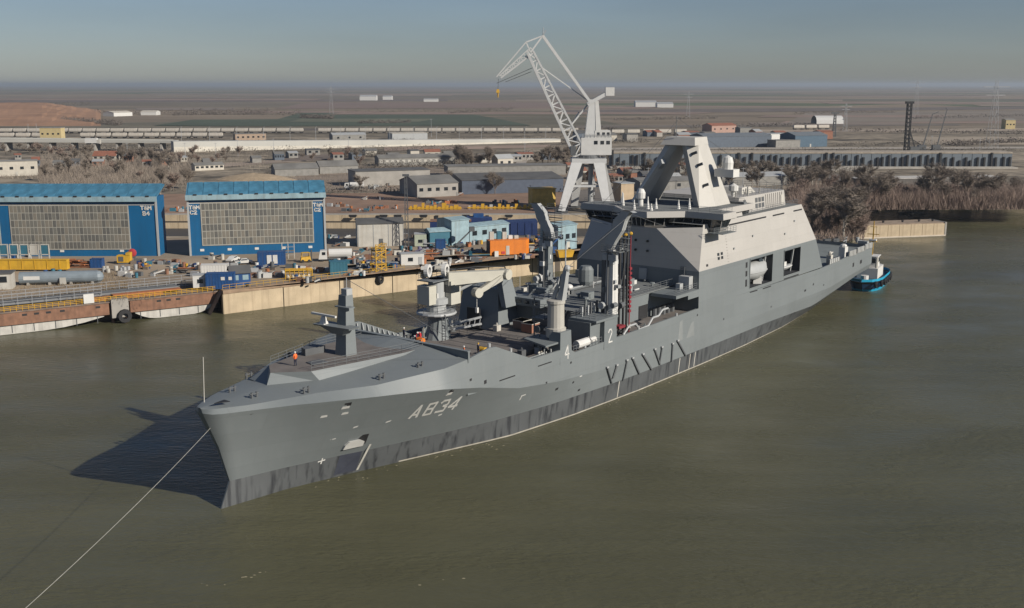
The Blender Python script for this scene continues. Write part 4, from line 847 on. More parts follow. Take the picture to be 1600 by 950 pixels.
for i, x in enumerate((52,54.2,56.4,59,78,80,82,65.8)): MB().box(x,x+.9,-.04,.2,3.5,3.9).build('fairlead_slot', BLACK, pt)
dl = thing('mooring_dolphin', 'pale concrete dolphin block with a big tyre fender, in the landing stage gap', 'dolphin', (PA.x+.843*70.5,PA.y+.537*70.5,0), pa)
MB().prism([(-1.7,-.6),(1.7,-.6),(1.7,3),(-1.7,3)],1.2,5.0).build('concrete_block', CONCG, dl)
for x in (-1.2,1.2): MB().tube((x,1.2,-1),(x,1.2,1.4),.35,n=8).build('pile', RUST, dl)
o = link('tyre_fender', tyre, dl, (.7,-.95,1.5)); o.rotation_euler = (R(90),0,0); o.scale = (1.7,1.7,1.7)
# ---- hall with big gates
FONT = {'T':[((0,1),(.8,1)),((.4,1),(.4,0))],'&':[((.8,0),(.1,.8)),((.1,.8),(.35,1)),((.35,1),(.55,.8)),((.55,.8),(0,.3)),((0,.3),(.2,0)),((.2,0),(.45,0)),((.45,0),(.8,.45))],
 'M':[((0,0),(0,1)),((0,1),(.4,.4)),((.4,.4),(.8,1)),((.8,1),(.8,0))],'B':[((0,0),(0,1)),((0,1),(.6,1)),((.6,1),(.6,.5)),((0,.5),(.7,.5)),((.7,.5),(.7,0)),((.7,0),(0,0))],
 '4':[((.55,0),(.55,1)),((.55,1),(0,.35)),((0,.35),(.8,.35))],'C':[((.75,.85),(.5,1)),((.5,1),(.15,1)),((.15,1),(0,.8)),((0,.8),(0,.2)),((0,.2),(.15,0)),((.15,0),(.5,0)),((.5,0),(.75,.15))],
 '2':[((0,.8),(.2,1)),((.2,1),(.6,1)),((.6,1),(.75,.75)),((.75,.75),(0,0)),((0,0),(.8,0))]}
def lettering(txt, x, z, h, y, parent, wd=.24):
    m = MB()
    for i, ch in enumerate(txt):
        for a, b in FONT[ch]:
            A = Vector((x+i*h*1.05+a[0]*h, y, z+a[1]*h)); B = Vector((x+i*h*1.05+b[0]*h, y, z+b[1]*h)); d = (B-A).normalized()*wd*.4
            m.bar(A-d, B+d, .05, wd)
    m.build('lettering', WHITE, parent)
pane = {}
def hall(label, org, rz, W, D, H, gates, texts, gh):
    h = thing('assembly_hall', label, 'hall', org, rz)
    MB().prism([(0,0),(W,0),(W,D),(0,D)],0,H).build('hall_wall', BLUE, h)
    MB().hexa([(-.4,-.7,H-.1),(W+.4,-.7,H-.1),(W+.4,D,H+2.4),(-.4,D,H+2.4)],[(-.4,-.7,H+.25),(W+.4,-.7,H+.25),(W+.4,D,H+2.8),(-.4,D,H+2.8)]).build('roof_deck', ROOFB, h)
    n = int(W/3.6); rp = MB().hexa([(.05,-.6,.27),(3.5,-.6,.27),(3.5,D-.1,2.82),(.05,D-.1,2.82)],[(.05,-.6,.36),(3.5,-.6,.36),(3.5,D-.1,2.91),(.05,D-.1,2.91)]).mesh('roof_sheet', ROOFB)
    for i in range(n): link('roof_sheet', rp, h, (i*W/n,0,H))
    MB().box(-.5,W+.5,-.95,-.7,H-1.0,H+.3).build('eaves_fascia', LBLUE, h)
    vm = MB().box(-.45,.45,-1.05,-.9,.2,.55).mesh('roof_vent', BLACK)
    for i in range(n): link('roof_vent', vm, h, (W*(i+.5)/n,0,H))
    for x in (0, W): MB().box(x-.25,x+.25,-.25,.1,0,H-1.0).build('corner_trim', LGREY, h)
    MB().box(0,W,-.12,0,H-2.0,H-1.7).build('door_track', LGREY, h)
    for (x0, x1, nc) in gates:
        z0, z1 = gh; g = MB().box(x0-.2,x1+.2,-.14,0,z0-.2,z1+.2).build('gate', mat('gate_frame', (.37,.355,.31), .6), h)
        nr = 6; cw = (x1-x0)/nc; rh = (z1-z0)/nr
        rp_ = random.Random(nc); pm_ = [MB().box(.09,cw-.07,-.17,-.14,.09,rh-.09).mesh('gate_pane', g_) for g_ in (GATE, mat('gate_panel_dark', (.12,.118,.108), .45, var=.15), mat('gate_panel_warm', (.20,.182,.15), .5, var=.15))]
        for i in range(nc):
            for j in range(nr): link('gate_pane', rp_.choice(pm_), g, (x0+i*cw,0,z0+j*rh))
    for t, x, z, s in texts: lettering(t, x, z, s, -.1, h)
    for i in range(5):
        x = W*(i+.35)/5; MB().box(x,x+1.0,-.08,0,1.1,1.7).build('notice_plate', WHITE, h)
    return h
hb = hall('long blue hall at the left edge with two grey gates, marked B4', (-166,273.6,5.0), R(1.2), 75.8, 7, 15.0, [(39.0,68.6,31),(5,36,31)], [('T&M',71.9,11.9,.9),('B4',72.4,10.5,.9)], (1.9,13.0))
hc = hall('blue hall with one wide grey gate between white letters, marked C2', (-82.2,275.4,5.0), R(12), 34.1, 7, 15.3, [(3.2,31.0,29)], [('T&M',.25,12.0,.85),('C2',.5,10.7,.85),('T&M',31.3,12.0,.8),('C2',31.6,10.7,.8)], (2.7,13.4))
fan = MB().lathe([(.01,.3),(.5,.25),(1.0,.1),(1.05,0),(.9,-.2),(.01,-.2)],(0,0,0),14)
for lab, p in (('round red blower drum at the foot of the B4 hall', gp(210,402)), ('round red blower drum at the foot of the C2 hall', gp(332,397))):
    r_ = thing('blower_drum', lab, 'blower', (p.x,p.y-1.2,5.0)); o = link('drum', fan.mesh('drum', RED), r_, (0,0,1.35)); o.rotation_euler = (R(90),0,0)
    MB().box(-.7,.7,-.4,.4,0,.4).build('stand', DKGREY, r_)
# ================================================================== YARD
def roofed(name, label, cat, u0, v0, u1, v1, D, H, wall, roof, rise=1.0, nwin=0, door=True, z=5.0, group=None, over=.25, wm=None, flat=False):
    """building whose front base runs between two ground points"""
    a = gp(u0, v0, z); b = gp(u1, v1, z); d = b-a; W = d.length; rz = math.atan2(d.y, d.x)
    h = thing(name, label, cat, a, rz, group)
    MB().prism([(0,0),(W,0),(W,D),(0,D)],0,H).build('wall', wall, h)
    if flat: MB().box(-over,W+over,-over,D+over,H,H+.25).build('roof', roof, h)
    else:
        m = MB(); o = over
        m.add([(-o,-o,H-.05),(W+o,-o,H-.05),(W+o,D/2,H+rise),(-o,D/2,H+rise),(W+o,D+o,H-.05),(-o,D+o,H-.05),(-o,-o,H+.12),(W+o,-o,H+.12),(W+o,D/2,H+rise+.17),(-o,D/2,H+rise+.17),(W+o,D+o,H+.12),(-o,D+o,H+.12)],
              [(6,7,8,9),(9,8,10,11),(0,3,2,1),(3,5,4,2),(0,1,7,6),(4,5,11,10),(0,6,9,3),(3,9,11,5),(1,2,8,7),(2,4,10,8)])
        m.build('roof', roof, h)
        m = MB(); m.poly([(0,0,H),(0,D,H),(0,D/2,H+rise)]); m.poly([(W,0,H),(W,D/2,H+rise),(W,D,H)]); m.build('gable', wall, h)
    if nwin:
        cw = W/nwin; ww = min(cw*.6,1.6); wh = min(1.3,H*.4)
        me = MB().box(-ww/2,ww/2,-.05,.03,0,wh).mesh('window', wm or GLASS)
        for i in range(nwin): link('window', me, h, (cw*(i+.5),0,H*.45))
    if door: MB().box(W*.46,W*.46+min(1.1,W*.2),-.06,0,0,min(2.1,H*.75)).build('door', OFFW if wall is not OFFW else DKGREY, h)
    return h
def container(label, u, v, L, rz, mt, H=2.6, Wd=2.45, name='shipping_container', cat='container', doors=True, z=5.0, extra=None):
    p = gp(u, v, z); c = thing(name, label, cat, p, R(rz))
    MB().box(0,L,0,Wd,.12,H).build('body', mt, c)
    n = int(L/.6); rib = MB().box(0,.22,-.05,0,.25,H-.15).mesh('rib', mt)
    for i in range(n): link('side_rib', rib, c, (.2+i*(L-.5)/max(n-1,1),0,0))
    m = MB()
    for x in (0,L-.16):
        for y in (-.06,Wd-.1): m.box(x,x+.16,y,y+.16,0,H+.05)
    m.box(0,L,-.06,.06,H-.1,H+.05); m.box(0,L,-.06,.06,0,.16); m.build('corner_frame', mt, c)
    if doors:
        for k in (0, 1):
            d = MB().box(-.06,0,.1+k*Wd/2,Wd/2+k*Wd/2-.1,.2,H-.1).build('door', mt, c); MB().tube((-.1,.5+k*1.2,.3),(-.1,.5+k*1.2,H-.2),.03,n=5).build('lock_bar', STEEL, d)
    return c
def cabin(label, u, v, L, rz, mt, H=2.7, Wd=2.4, nwin=1):
    p = gp(u, v, 5.0); c = thing('site_cabin', label, 'cabin', p, R(rz))
    MB().box(0,L,0,Wd,.15,H).build('body', mt, c); MB().box(-.1,L+.1,-.1,Wd+.1,H,H+.14).build('roof', LGREY, c)
    for i in range(nwin):
        w_ = MB().box(L*(i+.3)/nwin,L*(i+.3)/nwin+1.2,-.05,0,1.1,2.0).build('window', GLASS, c); MB().box(L*(i+.3)/nwin-.1,L*(i+.3)/nwin+1.3,-.08,0,1.0,1.1).build('sill', WHITE, w_)
    MB().box(L*.75,L*.75+.9,-.05,0,.15,2.1).build('door', LGREY, c); MB().box(0,L,.2,Wd-.2,0,.15).build('skid', DKGREY, c); return c
def pile(name, label, cat, u, v, n, spread, mts, seed, kind='mix', hmax=1.2):
    """heap of loose yard goods: every piece a part"""
    rnd = random.Random(seed); p = gp(u, v); o = thing(name, label, cat, p, rnd.uniform(-.3,.3))
    for i in range(n):
        x = rnd.uniform(-spread,spread); y = rnd.uniform(-spread*.5,spread*.5); m = MB(); mt = rnd.choice(mts)
        if kind == 'pipe':
            l_ = rnd.uniform(1.5,3.2); a = rnd.uniform(-.25,.25); z = .15+rnd.random()*hmax; m.tube((x-l_*math.cos(a),y-l_*math.sin(a),z),(x+l_*math.cos(a),y+l_*math.sin(a),z+rnd.uniform(-.2,.2)),rnd.uniform(.09,.22),n=6); nm = 'pipe'
        elif kind == 'drum': m.tube((x,y,0),(x,y,.9+.4*rnd.random()),.42,n=10); nm = 'drum'
        else:
            k = rnd.random(); s = rnd.uniform(.4,1.0)
            if k < .45: m.hexa([(x-s,y-s*.6,0),(x+s,y-s*.6,0),(x+s,y+s*.6,0),(x-s,y+s*.6,0)],[(x-s*.9,y-s*.6,s*1.2),(x+s,y-s*.5,s*1.2),(x+s,y+s*.6,s*1.1),(x-s*.9,y+s*.5,s*1.2)]); nm = 'crate'
            elif k < .75: m.tube((x,y,0),(x,y,s*1.5),s*.5,n=10); m.tube((x,y,s*1.5),(x,y,s*1.62),s*.52,n=10); nm = 'drum'
            else: m.bar((x-s*1.2,y,.3),(x+s*1.2,y+.3,.5+s*.6),.25,.3); nm = 'beam'
        m.build(nm, mt, o)
    return o
def car(label, u, v, rz, mt, z=5.0):
    c = thing('parked_car', label, 'car', gp(u,v,z), R(rz))
    sec = [(-2.1,.45,.8),(-2.1,.8,.82),(-1.0,.95,.85),(-.55,1.42,.68),(.75,1.45,.68),(1.35,.98,.85),(2.1,.85,.82),(2.1,.45,.8)]
    m = MB(); n = len(sec)
    m.hexa([(x,w_,zz) for x, zz, w_ in sec],[(x,-w_,zz) for x, zz, w_ in sec]); m.build('body', mt, c)
    m = MB()
    for s in (1,-1): m.hexa([(-.85,s*.80,1.0),(1.15,s*.80,1.02),(.7,s*.70,1.36),(-.5,s*.70,1.36)],[(-.85,s*.83,1.0),(1.15,s*.83,1.02),(.7,s*.73,1.36),(-.5,s*.73,1.36)])
    m.build('window', GLASS, c); MB().hexa([(.8,-.64,1.4),(.8,.64,1.4),(1.34,.76,1.03),(1.34,-.76,1.03)],[(.86,-.64,1.42),(.86,.64,1.42),(1.4,.76,1.05),(1.4,-.76,1.05)]).build('windscreen', GLASS, c)
    wm = MB().tube((0,-.12,0),(0,.12,0),.33,n=12).mesh('wheel', BLACK)
    for x in (-1.3,1.3):
        for y in (-.78,.78): link('wheel', wm, c, (x,y,.33))
    return c
# far-left yard goods
b0 = thing('steel_girder', 'long bright yellow box girder lying in front of the B4 hall', 'girder', gp(-30,424), R(1))
MB().box(0,20.2,0,1.6,.5,2.6).build('girder_body', YELLOW, b0); MB().box(0,20.2,-.12,1.72,2.6,2.72).build('top_flange', YELLOW, b0); MB().box(0,20.2,-.12,1.72,.38,.5).build('bottom_flange', YELLOW, b0)
for i in range(7): MB().box(1+i*2.9,1.12+i*2.9,-.1,0,.5,2.6).build('stiffener', YELLOW, b0)
for i in range(4): MB().box(1.5+i*5.4,2.1+i*5.4,.1,1.5,0,.38).build('timber_block', BARK, b0)
fr = thing('frame_rack', 'row of pale open steel frames standing behind the yellow girder', 'frame', gp(0,412), R(1))
for i in range(5):
    m = MB()
    for z in (2.1,4.6): m.box(i*2.5,i*2.5+2.2,0,.25,z,z+.22)
    for x in (0,2.0): m.box(i*2.5+x,i*2.5+x+.22,0,.25,0 if i < 5 else 2,4.8)
    f_ = m.build('frame', OFFW, fr); MB().box(i*2.5+.25,i*2.5+2.0,.1,.14,2.35,4.5).build('pane', TEAL if i != 3 else OFFW, f_)
pile('pipe_heap', 'heap of rusty brown pipes lying at the foot of the B4 hall', 'pipes', 118,417,34,3.0,[RUST,RUSTO,BARK],3,'pipe',1.6)
container('small blue steel box beside the rusty pipe heap', 141,419,2.8,2,BLUEC,2.2,2.0)
pile('tank_group', 'group of white and grey plastic tanks in front of the B4 hall', 'tanks', 178,424,9,3.6,[OFFW,LGREY,STEEL],5,'drum')
b0 = thing('yellow_machine', 'small yellow machine housing in front of the B4 hall corner', 'machine', gp(183,413), R(2)); MB().box(0,3.2,0,1.8,.4,2.2).build('housing', YELLOW, b0); MB().box(2.2,3.2,-.1,1.9,2.2,2.8).build('hood', YELLOW, b0); MB().box(.2,3,.1,1.7,0,.4).build('chassis', DKGREY, b0); MB().box(.4,1.6,-.06,0,.7,1.9).build('grille', DKGREY, b0)
tk = thing('storage_tank', 'long grey cylindrical tank lying on its side by the landing stage', 'tank', gp(30,447), R(8))
MB().tube((0,1.2,1.55),(16.2,1.2,1.55),1.35,n=18).build('tank_shell', mat('tank_grey', (.21,.25,.28), .55, var=.1), tk, smooth=False)
MB().ball((16.2,1.2,1.55),1.34,14).build('tank_end', MATS['tank_grey'], tk)
for x in (1.5,6,10.5,15): MB().box(x,x+.5,.2,2.2,0,.7).build('saddle', CONCG, tk)
MB().box(1,4.4,-.16,-.1,1.3,2.1).build('painted_patch', WHITE, tk); MB().box(8.6,9.8,-.5,.2,.2,1.7).build('valve_box', OFFW, tk)
hu = roofed('gatehouse', 'small pale kiosk with dark flat roof at the left edge behind the stage', 'kiosk', -34,454,19,452,3.6,3.4,OFFW,ASPH,.4,2,True,flat=True)
cabin('white cabin with two windows beside the deep blue container', 302,451,3.0,12,WHITE,2.8,2.4,1)
container('white container behind the deep blue container near the quay', 314,432,6.2,10,WHITE,2.6)
container('deep blue container with two white squares, near the quay corner', 322,452,6.0,8,BLUEC,3.3,2.6)
m = MB().box(3.2,4.0,-.12,-.06,1.9,2.6); m.box(4.8,5.5,-.12,-.06,1.9,2.6); 
m.build('painted_square', WHITE, bpy.data.objects['shipping_container.002'])
roofed('blue_hut', 'small blue hut with a dark pitched roof near the quay edge', 'hut', 361,447,392,445,4.4,2.7,BLUEC,ASPH,1.3,2,False,wm=LBLUE)
car('white car parked in front of the C2 hall, farther left', 364,409,75,WHITE); car('white car parked in front of the C2 hall, next to the blue double box', 381,413,20,WHITE)
c_ = container('wide blue container with two white doors in front of the C2 hall', 403,415,6.6,10,BLUEC,3.2,3.0); MB().box(2.2,3.3,-.12,-.06,.4,2.5).build('white_door', WHITE, c_); MB().box(3.6,4.7,-.12,-.06,.4,2.5).build('white_door', WHITE, c_)
b0 = thing('scaffold_tower', 'pale scaffold tower right of the wide blue container', 'scaffold', gp(441,405), R(8)); m = MB()
for x in (0,1.5,3.0):
    for y in (0,1.4): m.tube((x,y,0),(x,y,4.2),.05,n=5)
for z in (1,2,3,4): m.rail([(0,0,z-.3),(3,0,z-.3)],.3,3,.04,1); m.rail([(0,1.4,z-.3),(3,1.4,z-.3)],.3,3,.04,1)
m.build('frame', OFFW, b0); MB().box(0,3,0,1.4,2.0,2.08).build('platform', BARK, b0)
b0 = thing('forklift', 'yellow forklift truck parked right of the scaffold tower', 'forklift', gp(470,411), R(20)); MB().hexa([(0,0,.4),(2.6,0,.4),(2.6,1.3,.4),(0,1.3,.4)],[(.2,.1,1.3),(2.4,.1,1.5),(2.4,1.2,1.5),(.2,1.2,1.3)]).build('body', YELLOW, b0)
m = MB()
for x in (.4,2.2):
    for y in (.1,1.2): m.tube((x,y,1.3),(x,y,2.4),.06,n=5)
m.box(.3,2.3,0,1.3,2.4,2.5); m.build('cab_guard', YELLOW, b0); MB().box(2.7,2.9,.2,1.1,.1,3.0).build('lift_mast', DKGREY, b0)
for x in (.5,2.1):
    for y in (.0,1.3): MB().tube((x,y-.1,.4),(x,y+.1,.4),.4,n=10).build('wheel', BLACK, b0)
def tanker(label, u, v, rz, z=5.0):
    t = thing('tank_truck', label, 'truck', gp(u,v,z), R(rz))
    MB().tube((1.9,0,1.9),(7.6,0,1.9),1.15,n=16).build('tank', WHITE, t); m = MB().hexa([(-.6,-1.15,.6),(1.5,-1.15,.6),(1.5,1.15,.6),(-.6,1.15,.6)],[(-.2,-1.1,2.7),(1.5,-1.1,2.8),(1.5,1.1,2.8),(-.2,1.1,2.7)]); k = m.build('cab', WHITE, t)
    MB().hexa([(-.50,-1.0,1.7),(-.50,1.0,1.7),(-.30,1.0,2.5),(-.30,-1.0,2.5)],[(-.46,-1.0,1.7),(-.46,1.0,1.7),(-.26,1.0,2.5),(-.26,-1.0,2.5)]).build('windscreen', GLASS, k); MB().box(.3,1.1,-1.19,-1.12,1.7,2.4).build('side_window', GLASS, k)
    MB().box(-.4,7.6,-.5,.5,.5,.85).build('chassis', DKGREY, t)
    for x in (.3,5.2,6.5):
        for y in (-1,1): MB().tube((x,y-.14,.5),(x,y+.14,.5),.5,n=12).build('wheel', BLACK, t)
    return t
tanker('white tank truck standing in the yard right of the C2 hall', 502,408,8)
container('teal container standing near the quay edge', 516,430,4.0,14,TEAL,3.0,3.2)
b0 = thing('pallet_rack', 'low yellow barrier rack with white sacks near the quay edge', 'rack', gp(446,437), R(14)); m = MB().rail([(0,0,0),(6,0,0)],2.2,1.0,.08,3); m.rail([(0,1.6,0),(6,1.6,0)],2.2,1.0,.08,3); m.box(0,6,0,1.6,1.9,2.1); m.build('frame', YELLOW, b0)
for i in range(5): MB().ball((.7+i*1.1,.4,.55),.55,8,.9).build('sack', OFFW, b0)
# yellow stair tower at the quay
b0 = thing('stair_tower', 'yellow steel stair tower overhanging the quay edge', 'stairs', gp(588,425), R(36)); m = MB()
for x in (0,2.6):
    for y in (0,2.0): m.bar((x,y,-2.2),(x,y,5.6),.16)
for i in range(5): z = -1.6+i*1.6; m.bar((0,0,z),(2.6,0,z+1.4 if i%2 else z),.12); m.bar((2.6,0,z),(0,0,z+1.5),.2,.12); m.bar((0,2,z),(2.6,2,z+1.5),.2,.12); m.box(-.2,2.8,-.2,2.2,z-.06,z)
m.rail([(-.2,-.2,5.4),(2.8,-.2,5.4),(2.8,2.2,5.4)],1.1,1.0,.06,3); m.build('stair_frame', YELLOW, b0); MB().box(0,2.6,0,2,5.35,5.45).build('landing', YELLOW, b0)
b1 = roofed('store_building', 'pale flat-sided store building with dark grey pitched roof in mid yard', 'building', 559,386,631,384,9,6.2,OFFW,ASPH,1.0,0,True)
for i in range(4): MB().box(.2+i*4.05,.32+i*4.05,-.08,0,0,6.2).build('downpipe', LGREY, b1)
cabin('white cabin with one dark window at the quay edge right of the yellow stairs', 627,416,5.6,14,WHITE,2.9,2.6,1)
cabin('pale green cabin right of the pale store building', 648,386,3.2,6,mat('pale_green', (.42,.46,.36)),3.4,3.2,1)
roofed('blue_shed', 'blue shed with pale roof left of the tall pale blue shed', 'shed', 672,386,703,384,4,4.0,TEAL,LBLUE,.8,0,True)
container('small bright blue container before the blue shed', 681,390,2.6,6,BLUEC,2.6,2.2)
roofed('tall_pale_blue_shed', 'tall pale blue shed in the yard left of the orange block', 'shed', 706,384,733,381,7,6.8,LBLUE,LBLUE,.5,0,False)
s_ = roofed('long_pale_blue_shed', 'long low pale blue shed behind the orange block', 'shed', 734,380,795,373,6,4.4,LBLUE,LBLUE,.6,4,False)
m = thing('hull_section', 'large dark blue ship section standing behind the orange block', 'ship section', gp(770,368), R(4)); MB().hexa([(0,0,0),(13,0,0),(13,6,0),(0,6,0)],[(-2,0,3.6),(13,0,4.2),(13,6,4.2),(-2,6,3.6)]).build('plating', DKBLUE, m)
for i in range(6): MB().box(1+i*2.1,1.15+i*2.1,-.14,0,.1,3.6).build('frame', DKBLUE, m)
m = thing('hull_block', 'blue hull block with raised deckhouse left of the dark blue section', 'ship section', gp(735,364), R(4)); MB().hexa([(0,0,0),(6,0,0),(6,5,0),(0,5,0)],[(-1,0,4.6),(6.5,0,4.2),(6.5,5,4.2),(-1,5,4.6)]).build('plating', DKBLUE, m); MB().box(1,4,1,4,4.2,5.4).build('deckhouse', BLUEC, m)
m = thing('dark_hull_block', 'low dark blue hull block behind the blue shed', 'ship section', gp(672,368), R(2)); MB().box(0,12,0,5,0,4.0).build('plating', DKBLUE, m); MB().box(0,12,-.1,5.1,4.0,4.2).build('deck', RUST, m)
# orange block
ob = thing('orange_block', 'bright orange steel block with one open dark end on the quay', 'steel block', gp(766,401), R(17)); MB().prism([(0,0),(9.6,0),(10.8,1.4),(10.8,3.6),(0,3.6)],.3,4.0).build('casing', ORANGE, ob)
MB().box(-.08,0,.3,3.3,.6,3.7).build('open_end', mat('dark_brown', (.05,.025,.025)), ob); MB().box(4.2,5.1,-.08,0,.3,2.6).build('door_opening', OFFW, ob); MB().box(1.0,2.0,-.7,-.1,0,1.4).build('white_cabinet', WHITE, ob); MB().box(3,3.9,-.1,0,.6,1.2).build('marking', RED, ob)
for x in (1,3.6,6.4,9): MB().box(x,x+.5,.2,3.4,0,.3).build('support_block', BARK, ob)
for i, (x, h_, mt) in enumerate(((.6,2.0,OFFW),(2.6,2.0,TEAL),(4.0,1.8,OFFW),(5.6,.9,WHITE),(7.2,.8,OFFW))): MB().box(x,x+1.1,2.4,3.4,4.0,4.0+h_).build('deck_box', mt, ob)
b0 = thing('boom_lift', 'dark boom lift with raised arm before the pale blue sheds', 'boom lift', gp(712,388), R(10)); MB().box(0,2.2,0,1.5,.4,1.2).build('chassis', DKGREY, b0); MB().bar((.6,.7,1.2),(4.2,.7,4.6),.35).build('boom', DKGREY, b0); MB().box(3.8,5.2,.1,1.3,4.4,5.6).build('basket', DKGREY, b0)
for x in (.3,1.9):
    for y in (-.05,1.55): MB().tube((x,y-.12,.4),(x,y+.12,.4),.4,n=10).build('wheel', BLACK, b0)
CL = [OFFW,DKGREY,LGREY,RUST,TEAL,WHITE]
for i, (u, v, n_, sp, lab) in enumerate(((548,398,14,4,'clutter of pale bags and boxes left of the pale store building'),(585,392,12,3.5,'dark gas bottles and boxes before the pale store building'),(615,398,10,3,'mixed crates between the store building and the white quay cabin'),(700,413,12,4,'mixed scrap heap on the quay left of the orange block'),(735,408,10,3,'red and grey gear on the quay beside the dark orange block end'),(664,394,12,2.0,'purple grey heap behind the white quay cabin'),(555,431,8,2.2,'small drums at the quay edge right of the teal container'),(498,424,7,3,'loose timber and crates left of the teal container'),(430,432,6,2.5,'low stack of boards beside the small blue hut'),(835,392,12,3,'grey gear on the quay right of the orange block'),(260,428,8,3,'scattered drums right of the plastic tanks'),(212,432,7,4,'row of scrap behind the landing stage railing'),(340,405,5,2,'small boxes before the left end of the C2 hall'),(400,434,6,3,'white sheets piled near the quay railing'),(675,420,8,3,'broken crates on the quay above the deck crane'))):
    pile('yard_clutter', lab, 'clutter', u, v, n_, sp, CL if i != 5 else [mat('purple_grey', (.16,.14,.24)),LGREY], 20+i)
more = [(30,402,'crates at the foot of the B4 hall left part'),(75,430,'timber and drums between the girder and the grey tank'),(228,412,'drums before the right corner of the B4 hall'),(262,412,'pallets on the open ground before the gap between the halls'),(290,418,'boxes on the open ground below the left corner of C2'),(345,418,'stacked pallets left of the white cars'),(420,420,'boards and boxes below the wide blue container'),(470,420,'loose crates right of the small white cars'),(520,398,'gear beside the white tank truck'),(545,412,'mixed drums right of the white tank truck'),(565,404,'grey crates left of the yellow stair tower'),(575,418,'boxes along the quay left of the yellow stair tower'),(612,412,'gear between the yellow stairs and the white quay cabin'),(650,402,'bags behind the white quay cabin roof'),(690,398,'white and teal boxes before the small bright blue container'),(725,396,'pallets below the boom lift'),(750,394,'boxes left of the orange block door end'),(720,372,'dark gear behind the tall pale blue shed'),(645,372,'dark vehicles and scrap left of the pale green cabin'),(530,372,'dark frames between the C2 hall and the store building'),(540,384,'dark and white gear left of the store building wall'),(480,440,'white boards at the quay rail below the forklift'),(815,404,'pallets at the right end of the orange block'),(308,420,'drums behind the white quay container')]
for i, (u, v, lab) in enumerate(more): pile('yard_clutter', lab, 'clutter', u, v, 9, 3.2, [OFFW,DKGREY,LGREY,RUST,TEAL,WHITE,BLUEC,BARK,DKBLUE], 200+i)
rq = random.Random(515); spots = sorted((rq.uniform(215,840), rq.uniform(0,1)) for _ in range(34))
for i, (u, f) in enumerate(spots):
    vq = 455-(u-348)*.1155; v = vq-3-f*min(34, 22+abs(u-520)*.05) if u > 350 else 418+f*14
    pile('yard_clutter', '%s small heap of gear from the left, scattered over the quay yard' % ordinal(i+1), 'clutter', u, v, 7, 1.8, [RUST,RUSTO,DKGREY,BARK,OFFW,STEEL,BLUEC,TEAL,YELLOW,BRICK], 600+i, rq.choice(('mix','mix','pipe','drum')))['group'] = 'small heaps on the quay yard'
roofed('pale_blue_workshop', 'pale blue workshop seen between the post and the bridge', 'workshop', 872,392,901,388,7,6.5,LBLUE,LBLUE,.6,3,True)
b0 = thing('yellow_skip', 'yellow skip on the quay in front of the pale blue workshop', 'skip', gp(874,404), R(20)); MB().hexa([(0,0,.2),(3.6,0,.2),(3.6,1.8,.2),(0,1.8,.2)],[(-.4,-.2,1.8),(4,-.2,1.8),(4,2,1.8),(-.4,2,1.8)]).build('tub', YELLOW, b0); MB().box(-.45,4.05,-.25,2.05,1.8,1.95).build('rim', YELLOW, b0)
b0 = thing('blue_machine', 'blue slewing machine beside the yellow skip', 'machine', gp(853,399), R(20)); MB().box(0,3,0,2,.5,2.0).build('housing', BLUEC, b0); MB().bar((1.5,1,2),(4.6,1,5),.4).build('arm', BLUEC, b0); MB().box(.2,2.8,.1,1.9,0,.5).build('crawler', BLACK, b0)
# lattice lamp mast in the yard
b0 = thing('lamp_mast', 'dark lattice lamp mast standing right of the pale store building', 'mast', gp(636,386), 0); m = MB()
for x, y in ((-.5,-.5),(.5,-.5),(.5,.5),(-.5,.5)): m.bar((x,y,0),(x*.5,y*.5,19),.14)
for i in range(12):
    z = i*1.55; k = 1-.5*z/19; k2 = 1-.5*(z+1.55)/19; m.bar((-.5*k,-.5*k,z),(.5*k2,-.5*k2,z+1.55),.07); m.bar((.5*k,-.5*k,z),(.5*k2,.5*k2,z+1.55),.07); m.bar((.5*k,.5*k,z),(-.5*k2,.5*k2,z+1.55),.07)
m.build('lattice', DKGREY, b0); MB().box(-.9,.9,-.3,.3,19,19.6).build('lamp_head', DKGREY, b0)
# ---- portal crane
pc = thing('portal_crane', 'tall pale grey level-luffing portal crane behind the ship', 'crane', (26,377,5.0), 0)
def P(u, v, y=377.0):   # elevation survey of the crane in the plane through its axis
    x_ = u-800.0; y_ = v-475.0; c = math.cos(PITCH); s = math.sin(PITCH); k = y/(FPX*c-y_*s)
    return Vector((x_*k-26.0, y-377.0, CAM_H-(FPX*s+y_*c)*k-5.0))
FEET = [(-9.2,-8.5),(6.6,-8.5),(9.5,7.5),(-4,7.5)]; TOPS = [(-3.8,-3.0),(3.6,-3.0),(4.4,3.4),(-2.6,3.4)]
for (fx,fy),(tx,ty) in zip(FEET, TOPS):
    k = MB(); k.hexa([(fx-1.2,fy-.9,.9),(fx+1.2,fy-.9,.9),(fx+1.2,fy+.9,.9),(fx-1.2,fy+.9,.9)],[(tx-1.9,ty-1.2,17.2),(tx+1.9,ty-1.2,17.2),(tx+1.9,ty+1.2,17.2),(tx-1.9,ty+1.2,17.2)]); lg = k.build('portal_leg', GANTRY, pc)
    MB().box(fx-2.2,fx+2.2,fy-.5,fy+.5,.25,1.1).build('bogie', DKGREY, lg)
MB().box(-5.6,6.2,-4.3,4.6,16.6,18.2).build('portal_ring', GANTRY, pc); MB().lathe([(3.6,18.2),(3.6,19.2),(3.2,19.4),(.1,19.4)],(.3,0,0),18).build('slewing_ring', DKGREY, pc)
m = MB().rail([(-5.4,-4.2,18.2),(6,-4.2,18.2),(6,4.4,18.2),(-5.4,4.4,18.2)],1.1,1.8,.05,2); m.build('portal_railing', STEEL, pc)
MB().tube((1.2,0,1),(1.2,0,17),.9,n=10).build('cable_column', LGREY, pc)
